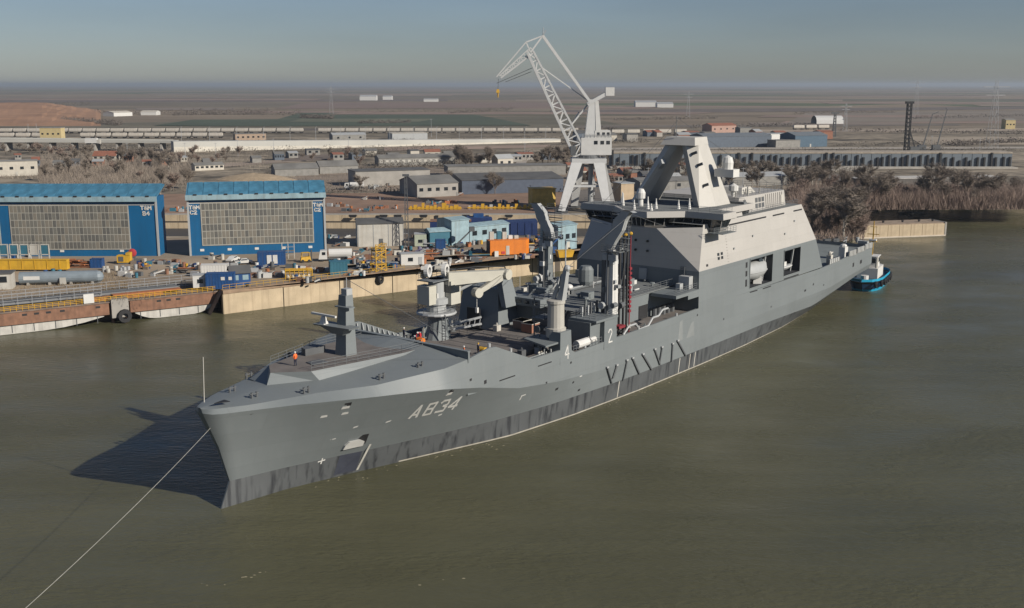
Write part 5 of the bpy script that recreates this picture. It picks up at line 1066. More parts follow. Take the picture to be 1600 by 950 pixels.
for (fa, fb) in ((0,1),(1,2),(2,3),(3,0)):
    A = Vector((*FEET[fa],.9)).lerp(Vector((*TOPS[fa],17.2)),.5); B = Vector((*FEET[fb],.9)).lerp(Vector((*TOPS[fb],17.2)),.5); MB().bar(A,B,.6,.7).build('portal_tie', GANTRY, pc)
m = MB()
for k_ in range(14): m.bar((-1.9+k_*.12,-2.5+.06*k_,20+k_*1.3),(-1.2+k_*.12,-2.5+.06*k_,20+k_*1.3),.1)
m.build('tower_ladder', STEEL, pc); m = MB()
for i in range(8): m.bar((2.4,-1.5+(i%2)*3,2+i*1.8),(2.4,1.5-(i%2)*3,3.8+i*1.8),.3,.12)
m.build('portal_stairs', STEEL, pc)
mh = MB().box(-2.4,8.0,-2.6,3.0,19.4,25.2).build('machinery_house', WHITE, pc)
for x in (2.0,4.2,6.2): MB().box(x,x+1.2,-2.68,-2.6,23.0,24.2).build('house_window', GLASS, mh)
MB().rail([(-2,-2.4,25.2),(7.8,-2.4,25.2),(7.8,2.8,25.2)],1.2,1.2,.06,3).build('house_railing', STEEL, mh); MB().box(2.2,7.6,-1.9,2.4,25.2,27.6).build('upper_house', WHITE, mh)
for x in (3.0,4.8,6.4): MB().box(x,x+.9,-1.97,-1.9,26.0,27.0).build('house_window', GLASS, mh)
MB().hexa([(-1.8,-2.2,19.4),(3.2,-2.2,19.4),(3.2,2.4,19.4),(-1.8,2.4,19.4)],[(.3,-1.2,38.0),(2.6,-1.2,38.0),(2.6,1.2,38.0),(.3,1.2,38.0)]).build('tower', GANTRY, pc)
MB().hexa([(2.6,-1.9,27.6),(4.4,-1.9,27.6),(4.4,-.4,27.6),(2.6,-.4,27.6)],[(2.2,-1.3,37.5),(3.4,-1.3,37.5),(3.4,-.4,37.5),(2.2,-.4,37.5)]).build('tower_casing', WHITE, pc)
a = P(922,160); b_ = P(953,143); m = MB()
for y in (-1.3,1.3): m.bar(a+Vector((-1,y,-.6)), b_+Vector((0,y,0)), .7, 1.2)
m.build('counterweight_beam', GANTRY, pc); MB().box(b_.x-1.6,b_.x+1.4,-1.8,1.8,b_.z-1.4,b_.z+1.4).build('counterweight', WHITE, pc)
jb = P(906,240); jt = P(829,82)
def lattice(a, b, w0, w1, name, mt, n=10, r=.22, d0=1.6):
    m = MB(); a = Vector(a); b = Vector(b); ax_ = (b-a).normalized(); sd = Vector((0,1,0)); up = ax_.cross(sd).normalized()
    def pt(f, i, j): k = w0+(w1-w0)*f; return a.lerp(b,f)+sd*i*k/2+up*j*k*.45
    for i in (-1,1):
        for j in (-1,1): m.bar(pt(0,i,j),pt(1,i,j),r*1.7 if j > 0 else r*1.2)
    for s in range(n):
        f0, f1 = s/n, (s+1)/n
        for i in (-1,1): m.bar(pt(f0,i,-1 if s%2 else 1),pt(f1,i,1 if s%2 else -1),r*.7)
        for j in (-1,1): m.bar(pt(f0,-1 if s%2 else 1,j),pt(f1,1 if s%2 else -1,j),r*.7); m.bar(pt(f0,-1,j),pt(f0,1,j),r*.7)
        m.bar(pt(f0,1,-1),pt(f0,1,1),r*.8); m.bar(pt(f0,-1,-1),pt(f0,-1,1),r*.8)
    return m.build(name, mt, pc)
lattice(jb, jt, 4.6, 2.2, 'main_jib', GANTRY, 12, .5)
ap = P(848,56); tip = P(776,124); kk = P(822,66)
lattice(jt.lerp(ap,.15), tip+Vector((1.2,0,.8)), 2.2, .9, 'fly_jib', GANTRY, 9, .32)
m = MB()
for y in (-1.0,1.0): m.bar(ap+Vector((0,y,0)),kk+Vector((0,y,0)),.4); m.bar(kk+Vector((0,y,0)),tip+Vector((0,y*.5,.8)),.4); m.bar(ap+Vector((0,y,0)),jt+Vector((0,y,0)),.5); m.bar(kk+Vector((0,y,0)),jt+Vector((0,y,0)),.4)
m.build('fly_jib_frame', GANTRY, pc)
m = MB()
for y in (-.9,.9): m.bar(ap+Vector((0,y,0)), P(921,158)+Vector((0,y,0)), .8, .9)
m.build('tie_beam', GANTRY, pc)
m = MB().bar(P(846,105), P(920,158), .35); m.bar(P(921,160), P(893,195), .5, .5); m.bar(P(905,175)+Vector((0,1,0)), P(893,195)+Vector((0,1,0)), .4); m.build('luffing_link', GANTRY, pc)
m = MB().tube(ap+Vector((0,0,0)),P(849,43),.14,n=6); m.bar(ap,P(853,47),.3); m.build('apex_mast', STEEL, pc)
m = MB().tube(tip+Vector((.6,0,.2)), P(778,142), .07, n=5); m.tube(P(790,128)+Vector((0,.4,0)),P(830,112),.09,n=5); m.tube(P(776,130),P(832,106)+Vector((0,-.4,0)),.09,n=5); m.build('hoist_rope', DKGREY, pc)
m = MB(); q = P(778,145); m.hexa([(q.x-.6,-.4,q.z),(q.x+.6,-.4,q.z),(q.x+.6,.4,q.z),(q.x-.6,.4,q.z)],[(q.x-.4,-.3,q.z+1.2),(q.x+.4,-.3,q.z+1.2),(q.x+.4,.3,q.z+1.2),(q.x-.4,.3,q.z+1.2)]); m.tube((q.x,0,q.z),(q.x,0,q.z-1.6),.3,.15,n=8); m.build('hook_block', YELLOW, pc)
m = MB().box(-6.0,-4.2,-3.0,-.8,19.4,22.4); m.bar((-4,-2,19.6),(-1,-2,19.6),.4); m.build('operator_cab', DKGREY, pc)
# ---- tug at the stern
tg = thing('tugboat', 'small blue tugboat with white wheelhouse pushing at the ship stern', 'tugboat', (87.2,261.2,0), R(62)); tg.scale = (1.0,1.0,1.0)
def tug_section(x): f = (x+11)/22; return 3.9*min(1,(1-abs(2*f-1)**3.2)**.5+.02)
xs = [-11+22*i/18 for i in range(19)]
def tug_band(z0, z1, k0, k1, name, mt):
    m = MB()
    for sgn in (1,-1):
        for x0, x1 in zip(xs, xs[1:]): 
            q = [(x0*k0,sgn*tug_section(x0)*k0,z0),(x1*k0,sgn*tug_section(x1)*k0,z0),(x1*k1,sgn*tug_section(x1)*k1,z1),(x0*k1,sgn*tug_section(x0)*k1,z1)]; m.poly(q if sgn < 0 else q[::-1])
    return m.build(name, mt, tg, smooth=False)
TB = mat('tug_blue', (.012,.05,.12), .4); TL = mat('tug_light_blue', (.02,.33,.52), .4)
tug_band(-.8,.5,.82,.88,'boot_stripe',TL); tug_band(.5,1.9,.88,.96,'tug_hull',TB); tug_band(1.9,2.5,.96,1.02,'fender_belt',BLACK); tug_band(2.5,3.1,1.0,1.0,'bulwark',TL)
m = MB(); hf = len(xs)//2; m.poly([(x*.88,-tug_section(x)*.885-.02,.5) for x in xs[2:8]]+[(x*.95,-tug_section(x)*.955-.02,1.7) for x in xs[2:8]][::-1]); m.build('bow_flash', TL, tg)
m = MB(); m.poly([(x*.97,-tug_section(x)*.97,2.3) for x in xs]+[(x*.97,tug_section(x)*.97,2.3) for x in xs[::-1]]); m.build('tug_deck', mat('tug_deck_blue', (.03,.07,.12), .7), tg)
MB().prism([(-4,-2.4),(3.6,-2.4),(4.6,-1.2),(4.6,1.2),(3.6,2.4),(-4,2.4)],2.3,4.8).build('deckhouse', WHITE, tg)
wh = MB().hexa([(-1.8,-1.7,4.8),(2.2,-1.7,4.8),(2.2,1.7,4.8),(-1.8,1.7,4.8)],[(-1.5,-1.6,7.2),(1.9,-1.6,7.2),(1.9,1.6,7.2),(-1.5,1.6,7.2)]).build('wheelhouse', WHITE, tg)
for i in range(3): MB().box(-1.5+i*1.15,-.5+i*1.15,-1.76,-1.6,5.8,6.8).build('wheelhouse_window', GLASS, wh); MB().box(-1.5+i*1.15,-.5+i*1.15,1.6,1.76,5.8,6.8).build('wheelhouse_window', GLASS, wh); MB().box(-1.78,-1.6,-1.45+i*1.0,-.6+i*1.0,5.8,6.8).build('wheelhouse_window', GLASS, wh)
MB().box(-1.9,2.3,-1.9,1.9,7.2,7.4).build('wheelhouse_roof', WHITE, wh)
m = MB(); m.bar((1.0,0,7.4),(1.0,0,15.6),.35,.35,.2,.2); m.bar((1.0,-1.4,12.4),(1.0,1.4,12.4),.16); m.box(.5,1.5,-.9,.9,10.6,10.8); m.bar((1.0,-.8,14.2),(1.0,.8,14.2),.12); m.build('signal_mast', YELLOW, tg); MB().box(.4,1.6,-.8,.8,10.8,11.2).build('radar', WHITE, tg)
for y in (-1.9,1.9): MB().tube((-3,y,4.8),(-3,y,7.4),.35,n=8).build('funnel', OFFW, tg)
MB().tube((-7,0,2.3),(-7,0,3.5),.9,n=12).build('tow_winch', WHITE, tg)
for i in range(7): o = link('tyre_fender', tyre, tg, (-9+i*2.6,-tug_section(-9+i*2.6)*1.0-.25,1.8)); o.rotation_euler = (R(90),0,0)
# ---- people
def person(label, loc, rz, pose, shirt, trousers, helmet, scale=1.0):
    root = thing('person', label, 'person', loc, rz)
    if pose == 'bend':
        J = {'hip':(0,0,.9),'chest':(.38,0,1.12),'neck':(.55,0,1.16),'head':(.72,0,1.18),'ls':(.45,.2,1.12),'le':(.5,.26,.82),'lh':(.6,.22,.55),'rs':(.45,-.2,1.12),'re':(.5,-.26,.82),'rh':(.6,-.2,.55)}
    else:
        J = {'hip':(0,0,.93),'chest':(.02,0,1.3),'neck':(.02,0,1.5),'head':(.03,0,1.66),'ls':(.01,.2,1.42),'le':(.04,.27,1.13),'lh':(.18,.24,.92),'rs':(.01,-.2,1.42),'re':(-.02,-.27,1.13),'rh':(.1,-.27,.88)}
    J.update({'lt':(0,.1,.86),'lk':(.04,.11,.48),'la':(0,.12,.08),'lf':(.2,.13,.04),'rt':(0,-.1,.86),'rk':(.03,-.11,.48),'ra':(-.05,-.12,.08),'rf':(.15,-.13,.04)})
    E_ = [('hip','chest'),('chest','neck'),('neck','head'),('chest','ls'),('ls','le'),('le','lh'),('chest','rs'),('rs','re'),('re','rh'),('hip','lt'),('lt','lk'),('lk','la'),('la','lf'),('hip','rt'),('rt','rk'),('rk','ra'),('ra','rf')]
    rad = {'hip':.15,'chest':.17,'neck':.06,'head':.11,'ls':.08,'le':.055,'lh':.045,'rs':.08,'re':.055,'rh':.045,'lt':.11,'lk':.075,'la':.05,'lf':.045,'rt':.11,'rk':.075,'ra':.05,'rf':.045}
    ks = list(J); me = bpy.data.meshes.new('body'); me.from_pydata([J[k] for k in ks],[(ks.index(a),ks.index(b)) for a, b in E_],[])
    tmp = bpy.data.objects.new('tmp_body', me); COL.objects.link(tmp); tmp.modifiers.new('skin','SKIN'); sv = me.skin_vertices[0].data
    for i, k in enumerate(ks): sv[i].radius = (rad[k],rad[k]); sv[i].use_root = (k == 'hip')
    ss_ = tmp.modifiers.new('sub','SUBSURF'); ss_.levels = 1; ss_.render_levels = 1
    bpy.context.view_layer.update(); dg = bpy.context.evaluated_depsgraph_get(); ev = bpy.data.meshes.new_from_object(tmp.evaluated_get(dg)); bpy.data.objects.remove(tmp)
    for mt in (shirt, trousers, SKIN): ev.materials.append(mt)
    hd = Vector(J['head']); nk = Vector(J['neck'])
    for p in ev.polygons:
        c = Vector(p.center); hand = min((c-Vector(J[k])).length for k in ('lh','rh'))
        p.material_index = 2 if (c-hd).length < .15 or hand < .08 else (1 if c.z < .92 and (c-Vector(J['hip'])).length > .1 and abs(c.y) < .22 else 0); p.use_smooth = True
    link('body', ev, root)
    MB().ball((hd.x,hd.y,hd.z+.05),.135,10,.85).build('helmet', helmet, root); root.scale = (scale,)*3
    return root
ZC = 10.2
person('person in orange work clothes and white helmet on the foredeck platform', sw(12.6,-.7,14.3), R(140), 'stand', HIVIS, NAVY, WHITE)
person('person in orange jacket near the side rail of the cargo deck', sw(33.2,8.8,10.2+2.3), R(200), 'stand', HIVIS, HIVIS, WHITE)
person('person in dark blue clothes standing by the yellow gear on deck', sw(35.6,9.2,10.2+2.3), R(30), 'stand', NAVY, NAVY, YELLOW)
person('person in red overalls bending down beside the deck crane', sw(44.2,-9.2,10.2), R(250), 'bend', REDC, REDC, WHITE, 1.25)
person('person in dark clothes with white helmet at the starboard edge of the deck', sw(43,-11.4,10.2), R(30), 'stand', NAVY, NAVY, WHITE, 1.15)
m = MB().box(32,37,-10.5,-7.6,10.2,12.5); m.build('raised_walkway', DECK, ship)
def deckthing(name, label, cat, s, t, z, mb, mt): o = mb.build(name, mt); o.location = sw(s,t,z); o.rotation_euler = (0,0,SHIP_RZ); return tag(o, label, cat)
for i, (s, t, w_, h_, mt, lab) in enumerate(((56.4,1.6,2.0,1.5,BRICK,'brown crate on the hatch cover with a lit side, nearer the pale column'),(57.6,-1.0,2.2,1.4,mat('brown_box', (.20,.13,.10)),'darker brown crate on the hatch cover behind the first crate'))):
    r_ = thing('deck_crate', lab, 'crate', sw(s,t,10.79), SHIP_RZ); MB().box(0,w_,-1,1,.1,h_).build('crate_body', mt, r_); MB().box(-.03,w_+.03,-1.04,1.04,h_-.12,h_).build('crate_rim', OFFW, r_); MB().box(.1,w_-.1,-.9,.9,0,.1).build('pallet', BARK, r_)
for s, t, mt, lab in ((36.8,9.0,YELLOW,'yellow hose reel on the raised walkway at the port bulwark'),(43.0,-8.0,ORANGE,'orange and white canvas bundle left of the deck crane')):
    r_ = thing('deck_gear', lab, 'gear', sw(s,t,10.2+(2.3 if t > 0 else 0)), SHIP_RZ); MB().tube((0,-.5,.5),(0,.5,.5),.5,n=12).build('drum', mt, r_); MB().box(-.6,.6,-.6,.6,0,.15).build('base', OFFW, r_)
# ================================================================== BEYOND THE YARD
def bare_tree_meshes(seed, h, spread, ntw, tw):
    rnd = random.Random(seed); tk = MB(); cr = MB(); tips = []
    def grow(p, d, l, r, lev):
        q = p+d*l; tk.tube(p, q, r, r*.62, n=5 if lev == 0 else 3, cap=False)
        if lev >= 1: tips.append((p, q))
        if lev == 3: return
        for i in range(6 if lev == 0 else 4 if lev == 1 else 3):
            a = rnd.uniform(0,6.283); k = rnd.uniform(.45,1.0)*spread
            nd = (d+Vector((math.cos(a)*k, math.sin(a)*k, rnd.uniform(-.05,.35)))).normalized()
            s = p.lerp(q, rnd.uniform(.3 if lev == 0 else .4,1.0)); grow(s, nd, l*rnd.uniform(.55,.8), r*.5, lev+1)
    grow(Vector((0,0,-.3)), Vector((rnd.uniform(-.08,.08),rnd.uniform(-.08,.08),1)).normalized(), h*.42, h*.016+.04, 0)
    for i in range(ntw):
        p, q = rnd.choice(tips); s = p.lerp(q, rnd.random()); a = rnd.uniform(0,6.283)
        d = (Vector((math.cos(a),math.sin(a),rnd.uniform(-.2,1.1)))).normalized()*rnd.uniform(.06,.16)*h
        sd = Vector((rnd.uniform(-1,1),rnd.uniform(-1,1),rnd.uniform(-1,1))).normalized()*tw*rnd.uniform(.6,1.3)
        cr.add([s-sd, s+sd, s+d], [(0,1,2)])
    return tk, cr
TREES = []
for i, (h, sp, n_, tw, mt, bk) in enumerate(((10,.9,2600,.05,TWIG,BARK),(8,1.1,2600,.05,TWIGR,BARK),(12,.75,2800,.055,TWIG,BARK),(6,1.3,2200,.05,TWIGR,BARK),(9,1.0,2600,.055,TWIG,PALEBARK),(5,1.4,2200,.05,TWIG,BARK))):
    a, b_ = bare_tree_meshes(100+i, h, sp, n_, tw); TREES.append((a.mesh('tree_trunk', bk), b_.mesh('tree_crown', mt), h))
def tree(k, p, s, rz, label, group, name='bare_tree', cat='tree'):
    t = thing(name, label, cat, p, rz, group); t.scale = (s,s,s); link('trunk', TREES[k][0], t); link('crown', TREES[k][1], t); return t
rnd = random.Random(7)
def grove(n, boxes, label, group, kinds, smin, smax, z=5.0, name='bare_tree', cat='tree'):
    for i in range(n):
        u0, u1, v0, v1 = rnd.choice(boxes); p = gp(rnd.uniform(u0,u1), rnd.uniform(v0,v1), z)
        tree(rnd.choice(kinds), p, rnd.uniform(smin,smax), rnd.uniform(0,6.28), label, group, name, cat)
grove(34, [(62,255,262,286),(90,260,250,262),(250,300,262,310)], 'bare brown tree in the scrub behind the blue B4 hall', 'bare trees behind the halls', [0,1,2,4], .55,1.25)
grove(16, [(60,130,236,252),(190,330,244,256)], 'low bare shrub in the waste ground below the viaduct', 'shrubs below the viaduct', [3,5,1], .8,1.2, name='bare_shrub', cat='shrub')
grove(26, [(300,420,240,262),(0,60,232,242),(420,590,244,264)], 'bare shrub on the open waste ground in the middle distance', 'shrubs on the waste ground', [3,5,1,0], .7,1.1, name='bare_shrub', cat='shrub')
grove(14, [(880,1000,268,300),(990,1100,262,285)], 'bare tree behind the portal crane and the mast', 'trees behind the crane and mast', [0,2,5,3], .7,1.1)
grove(9, [(718,765,258,266)], 'bare tree beside the white cottage in mid distance', 'trees by the white cottage', [0,2,4], .9,1.2)
grove(9, [(834,888,256,264)], 'bare tree standing left of the portal crane legs', 'trees left of the portal crane', [0,2,4], .9,1.3)
grove(7, [(690,722,298,306),(760,775,298,306),(560,580,296,300),(800,806,262,268)], 'lone bare tree among the grey workshops', 'trees among the workshops', [0,2,4], .8,1.0)
grove(60, [(1240,1350,318,352),(1235,1352,300,320),(1262,1350,352,372)], 'bare reddish tree in the thicket behind the ship stern', 'thicket behind the ship stern', [1,3,0,2,4], .55,1.35)
grove(95, [(1352,1610,318,325),(1330,1610,311,319),(1300,1610,303,312)], 'bare bush in the thicket along the right river bank', 'thicket along the right bank', [1,3,0,5,2], .5,1.4, 5.0, 'bare_bush','bush')
grove(26, [(1150,1340,272,296),(1090,1230,282,300)], 'bare tree in front of the long dark slipway wall', 'trees in front of the slipway wall', [0,2,4], .8,1.2)
tree(4, gp(1318,372), 1.75, 1.0, 'tall pale-barked bare tree leaning over the bank behind the tug', 'pale tree', ) 
# bank scrub: uncountable low twigs
def scrub(name, boxes, n, h, mt, label, z=5.0, wd=.05, seed=1):
    r_ = random.Random(seed); m = MB()
    for i in range(n):
        u0, u1, v0, v1 = r_.choice(boxes); p = gp(r_.uniform(u0,u1), r_.uniform(v0,v1), z); a = r_.uniform(0,6.28); hh = h*r_.uniform(.4,1.2)
        d = Vector((r_.uniform(-.6,.6),r_.uniform(-.6,.6),1))*hh; sd = Vector((math.cos(a),math.sin(a),0))*wd*r_.uniform(.7,1.5)
        m.add([p-sd,p+sd,p+d],[(0,1,2)])
    o = m.build(name, mt); o['label'] = label; o['category'] = 'scrub'; return struct(o, 'stuff')
scrub('bank_scrub', [(1240,1350,300,378),(1352,1620,303,328),(1352,1620,318,328)], 16000, 3.0, TWIGR, 'dense low brown scrub covering the right river bank', wd=.07, seed=3)
scrub('waste_ground_scrub', [(60,300,240,300),(0,100,255,280),(380,720,262,300),(880,1340,262,300),(200,420,236,262)], 14000, 1.6, TWIG, 'dry brown weeds on the waste ground behind the halls', wd=.06, seed=4)
scrub('hall_scrub', [(62,300,238,290),(62,258,255,292)], 22000, 3.4, TWIG, 'dense grey-brown scrub behind the blue B4 hall', wd=.06, seed=13)
scrub('bank_thicket', [(1232,1352,300,366),(1340,1625,303,327),(1340,1625,312,327)], 24000, 6.5, TWIGR, 'tall reddish thicket of bare stems on the right bank', wd=.07, seed=14)
scrub('landing_weeds', [(0,240,440,470),(90,200,425,450)], 3500, .7, mat('dry_grass', (.24,.18,.11), .95), 'dry weeds between the landing stage and the grey tank', wd=.04, seed=6)
def far_wood(name, strips, n, h, mt, label, seed):
    r_ = random.Random(seed); m = MB()
    for i in range(n):
        u0, v0, u1, v1, k = r_.choice(strips); f = r_.random(); p = gp(u0+(u1-u0)*f, v0+(v1-v0)*f+r_.uniform(-.6,.6), 5.0)
        cl = math.sin(f*37+v0)*.5+math.sin(f*91)*.3; hh = h*k*(.65+.35*cl)
        if hh < .5: continue
        p += Vector((r_.uniform(-2,2),r_.uniform(-8,8),r_.random()*hh)); s = h*.10
        m.add([p+Vector((r_.uniform(-s,s),r_.uniform(-s,s),r_.uniform(-s,s))) for _ in range(3)],[(0,1,2)])
    o = m.build(name, mt); o['label'] = label; o['category'] = 'wood'; return struct(o, 'stuff')
FARW = mat('far_twigs', (.13,.11,.095), .95, var=.3, scale=.02)
far_wood('far_tree_belt', [(150,178,470,180,1.0),(0,168,140,164,1.0),(100,190,190,196,.8),(270,180,420,178,1.2),(470,184,520,186,.7)], 16000, 9, FARW, 'far brown belt of bare trees beyond the railway at left', 8)
far_wood('far_hedges', [(540,176,760,173,.7),(700,178,800,172,.8),(960,188,1120,185,.5),(1240,178,1400,176,.7),(1420,186,1600,182,.6),(560,193,640,192,.6),(900,210,960,206,.8),(1080,200,1260,196,.6),(1300,205,1600,210,.6),(1480,228,1600,222,.6)], 14000, 8, FARW, 'thin dark hedges and scrub lines across the far plain', 9)
MIDW = mat('mid_scrub', (.115,.10,.082), .95, var=.3, scale=.05)
far_wood('midground_scrub', [(300,240,720,234,1.0),(560,264,720,260,.9),(380,228,900,216,.7),(880,226,1010,222,.9),(960,270,1340,270,1.2),(0,231,270,234,1.0),(1300,229,1610,223,.8),(1340,300,1610,297,1.0),(400,302,900,298,.7),(520,246,600,244,.9),(810,244,1000,238,.8),(330,224,640,221,.6),(900,252,960,248,1.1),(420,270,560,268,.8),(0,223,330,220,.7),(1010,238,1610,236,.7),(700,252,900,248,.8),(1000,288,1240,284,1.0)], 34000, 5.0, MIDW, 'dark low scrub and rank weeds between the works and the railway', 21)
# ---- fields, earth bank, roads
def patch(name, pts, mt, z, kind='structure'):
    return struct(MB().poly([gp(u, v, z) for u, v in pts]).build(name, mt), kind)
FG = mat('winter_wheat', (.055,.075,.045), .95, var=.15, scale=.01)
patch('green_field', [(395,197),(830,196),(770,184),(720,176),(470,176)], FG, 5.35); patch('green_field', [(240,196),(420,197),(470,186),(300,187)], FG, 5.5)
patch('ploughed_field', [(430,170),(900,168),(860,160),(480,160)], mat('ploughed', (.19,.135,.11), .95, var=.1, scale=.01), 5.4)
patch('bare_field', [(1230,192),(1650,188),(1650,172),(1260,176)], mat('bare_field', (.20,.165,.13), .95, var=.15, scale=.008), 5.4)
patch('sandy_track', [(1440,226),(1650,226),(1650,214),(1420,214)], mat('sandy', (.34,.28,.21), .95, var=.15, scale=.02), 5.3)
patch('service_road', [(940,234),(1650,232),(1650,229),(940,231)], mat('pale_road', (.36,.32,.27), .95), 5.25)
patch('yard_track', [(800,262),(818,262),(832,236),(822,236)], mat('pale_road', (.36,.32,.27)), 5.2)
patch('dock_side_strip', [(250,334),(880,333),(880,300),(250,303)], mat('dockside_earth', (.25,.16,.11), .95, var=.3, scale=.08), 5.05)
patch('works_yard', [(380,300),(900,298),(900,255),(520,258)], mat('works_earth', (.24,.19,.145), .95, var=.25, scale=.06), 5.08)
eb = MB(); r_ = random.Random(5)
NX, NY = 26, 8; grid = {}
for i in range(NX+1):
    for j in range(NY+1):
        u = -40+i*7.6; f = j/NY; p = gp(u, 197-24*f, 5.0); zz = 1.0+13*min(1,f*1.15)*max(0.02,1-(max(0,i-14)/12.0))
        zz = round(zz/2.6)*2.6*.55+zz*.45+r_.uniform(-.25,.25); p = Vector((p.x, p.y, 5.0+(zz if j else 0))); grid[i,j] = len(eb.v); eb.v.append(tuple(p))
for i in range(NX):
    for j in range(NY): eb.f.append((grid[i,j],grid[i+1,j],grid[i+1,j+1],grid[i,j+1])); eb.m.append(0)
struct(eb.build('earth_bank', mat('orange_earth', (.34,.19,.11), .95, var=.2, scale=.02, bump=.4, bscale=.3)))
# ---- freight trains
def wagon_proto():
    w_ = link('freight_wagon', None); m = MB(); m.hexa([(-5,-1.2,1.3),(5,-1.2,1.3),(5,1.2,1.3),(-5,1.2,1.3)],[(-5.6,-1.5,2.2),(5.6,-1.5,2.2),(5.6,1.5,2.2),(-5.6,1.5,2.2)]); m.hexa([(-5.6,-1.5,2.2),(5.6,-1.5,2.2),(5.6,1.5,2.2),(-5.6,1.5,2.2)],[(-5.3,-1.3,4.3),(5.3,-1.3,4.3),(5.3,1.3,4.3),(-5.3,1.3,4.3)]); m.build('wagon_body', mat('wagon_pale', (.52,.48,.42), .7, var=.12, scale=.2, streak=.3, streak_col=(.25,.2,.16)), w_)
    MB().box(-5.9,5.9,-1.1,1.1,.95,1.3).build('underframe', BLACK, w_)
    for x in (-3.8,3.8): m = MB().box(x-1.3,x+1.3,-1.2,1.2,.45,.9); m.tube((x-.9,-1.1,.45),(x-.9,1.1,.45),.45,n=8); m.tube((x+.9,-1.1,.45),(x+.9,1.1,.45),.45,n=8); m.build('bogie', BLACK, w_)
    return w_
wp = wagon_proto(); first = True
def train(u0, v0, u1, v1, label, group, skip=()):
    global first
    a = gp(u0,v0,5.3); b = gp(u1,v1,5.3); d = b-a; n = int(d.length/12.3); rz = math.atan2(d.y,d.x)
    for i in range(n):
        if i in skip: continue
        o = wp if first else copy_tree(wp); first = False
        o.location = a+d*(i+.5)/n; o.rotation_euler = (0,0,rz); k = i+1-sum(1 for q in skip if q < i); tag(o, label % ordinal(k), 'wagon', group)
    m = MB(); s = Vector((-d.y,d.x,0)).normalized()*2.2; m.poly([a-s-d*.03,b-s+d*.03,b+s+d*.03,a+s-d*.03]); o = m.build('railway_track', mat('ballast', (.12,.10,.09), .95)); o.location.z = -.1; struct(o)
train(-1,208,905,207.5,'%s pale covered wagon from the left in the long freight train','long freight train',(22,))
train(-1,216,350,215.5,'%s pale wagon from the left in the shorter, nearer freight train','nearer freight train',(4,))
train(928,210.5,1075,209.5,'%s pale wagon from the left in the short train behind the ship mast','train behind the mast')
train(1238,202.5,1296,202,'%s pale wagon from the left on the siding by the white tent','wagons on the right siding')
# ---- viaduct and ramp wall
vd = thing('viaduct', 'pale concrete road viaduct on piers at the far left', 'viaduct', gp(-40,236), 0); O_ = gp(-40,236); E1 = gp(272,236); d = E1-O_
VP = mat('viaduct_pale', (.50,.49,.45), .85, var=.1, scale=.05)
MB().hexa([(0,0,5.8),(d.x,d.y,5.2),(d.x,d.y+11,5.2),(0,11,5.8)],[(0,-.3,8.2),(d.x,d.y-.3,6.6),(d.x,d.y+11.3,6.6),(0,11.3,8.2)]).build('deck', VP, vd)
for i in range(9): x = d.x*(i+.4)/9; MB().box(x-.6,x+.6,1,10,0,5.6).build('pier', CONCG, vd)
MB().hexa([(0,-.35,8.2),(d.x,d.y-.35,6.6),(d.x,d.y-.15,6.6),(0,-.15,8.2)],[(0,-.35,9.2),(d.x,d.y-.35,7.6),(d.x,d.y-.15,7.6),(0,-.15,9.2)]).build('parapet', VP, vd)
R0 = gp(272,238); R1 = gp(876,222); d = R1-R0; Lr = math.hypot(d.x,d.y); rz = math.atan2(d.y,d.x)
rw = thing('ramp_wall', 'long white panelled retaining wall of the ramp across the middle distance', 'wall', R0, rz); n = 44
def ramp_h(x): return 6.9+(2.4-6.9)*x/Lr
for i in range(n):
    x0, x1 = Lr*i/n+.08, Lr*(i+1)/n-.08; MB().hexa([(x0,0,0),(x1,0,0),(x1,.4,0),(x0,.4,0)],[(x0,0,ramp_h(x0)-.9),(x1,0,ramp_h(x1)-.9),(x1,.4,ramp_h(x1)-.9),(x0,.4,ramp_h(x0)-.9)]).build('wall_panel', mat('wall_white', (.62,.58,.50), .8, var=.1, scale=.08), rw)
MB().hexa([(0,.1,0),(Lr,.1,0),(Lr,10,0),(0,10,0)],[(0,-.1,ramp_h(0)),(Lr,-.1,ramp_h(Lr)),(Lr,10,ramp_h(Lr)),(0,10,ramp_h(0))]).build('ramp_fill', VP, rw)
lp = MB(); lp.tube((0,0,0),(0,0,9),.12,n=5); lp.bar((0,0,9),(0,-1.8,9.3),.12); lpm = lp.mesh('lamp_pole', STEEL); lhm = MB().box(-.2,.2,-2.5,-1.5,9.2,9.4).mesh('lamp_head', LGREY)
for i in range(16):
    x = Lr*(i+.3)/16; c_, s_ = math.cos(rz), math.sin(rz); l_ = thing('street_lamp', 'thin street lamp on the ramp, %s from the left' % ordinal(i+1), 'lamp', (R0.x+c_*x-s_*.8,R0.y+s_*x+c_*.8,5+ramp_h(x)), rz, 'lamps along the ramp'); link('lamp_pole', lpm, l_); link('lamp_head', lhm, l_)
tr = thing('box_truck', 'white box truck driving on the viaduct', 'truck', gp(134,226,12.3), 0); MB().box(0,7.2,-1.2,1.2,1.0,3.9).build('box_body', WHITE, tr); MB().box(7.3,9.0,-1.15,1.15,.6,3.0).build('cab', OFFW, tr)
for x in (1.2,2.4,7.9):
    for y in (-1.1,1.1): MB().tube((x,y-.15,.5),(x,y+.15,.5),.5,n=10).build('wheel', BLACK, tr)
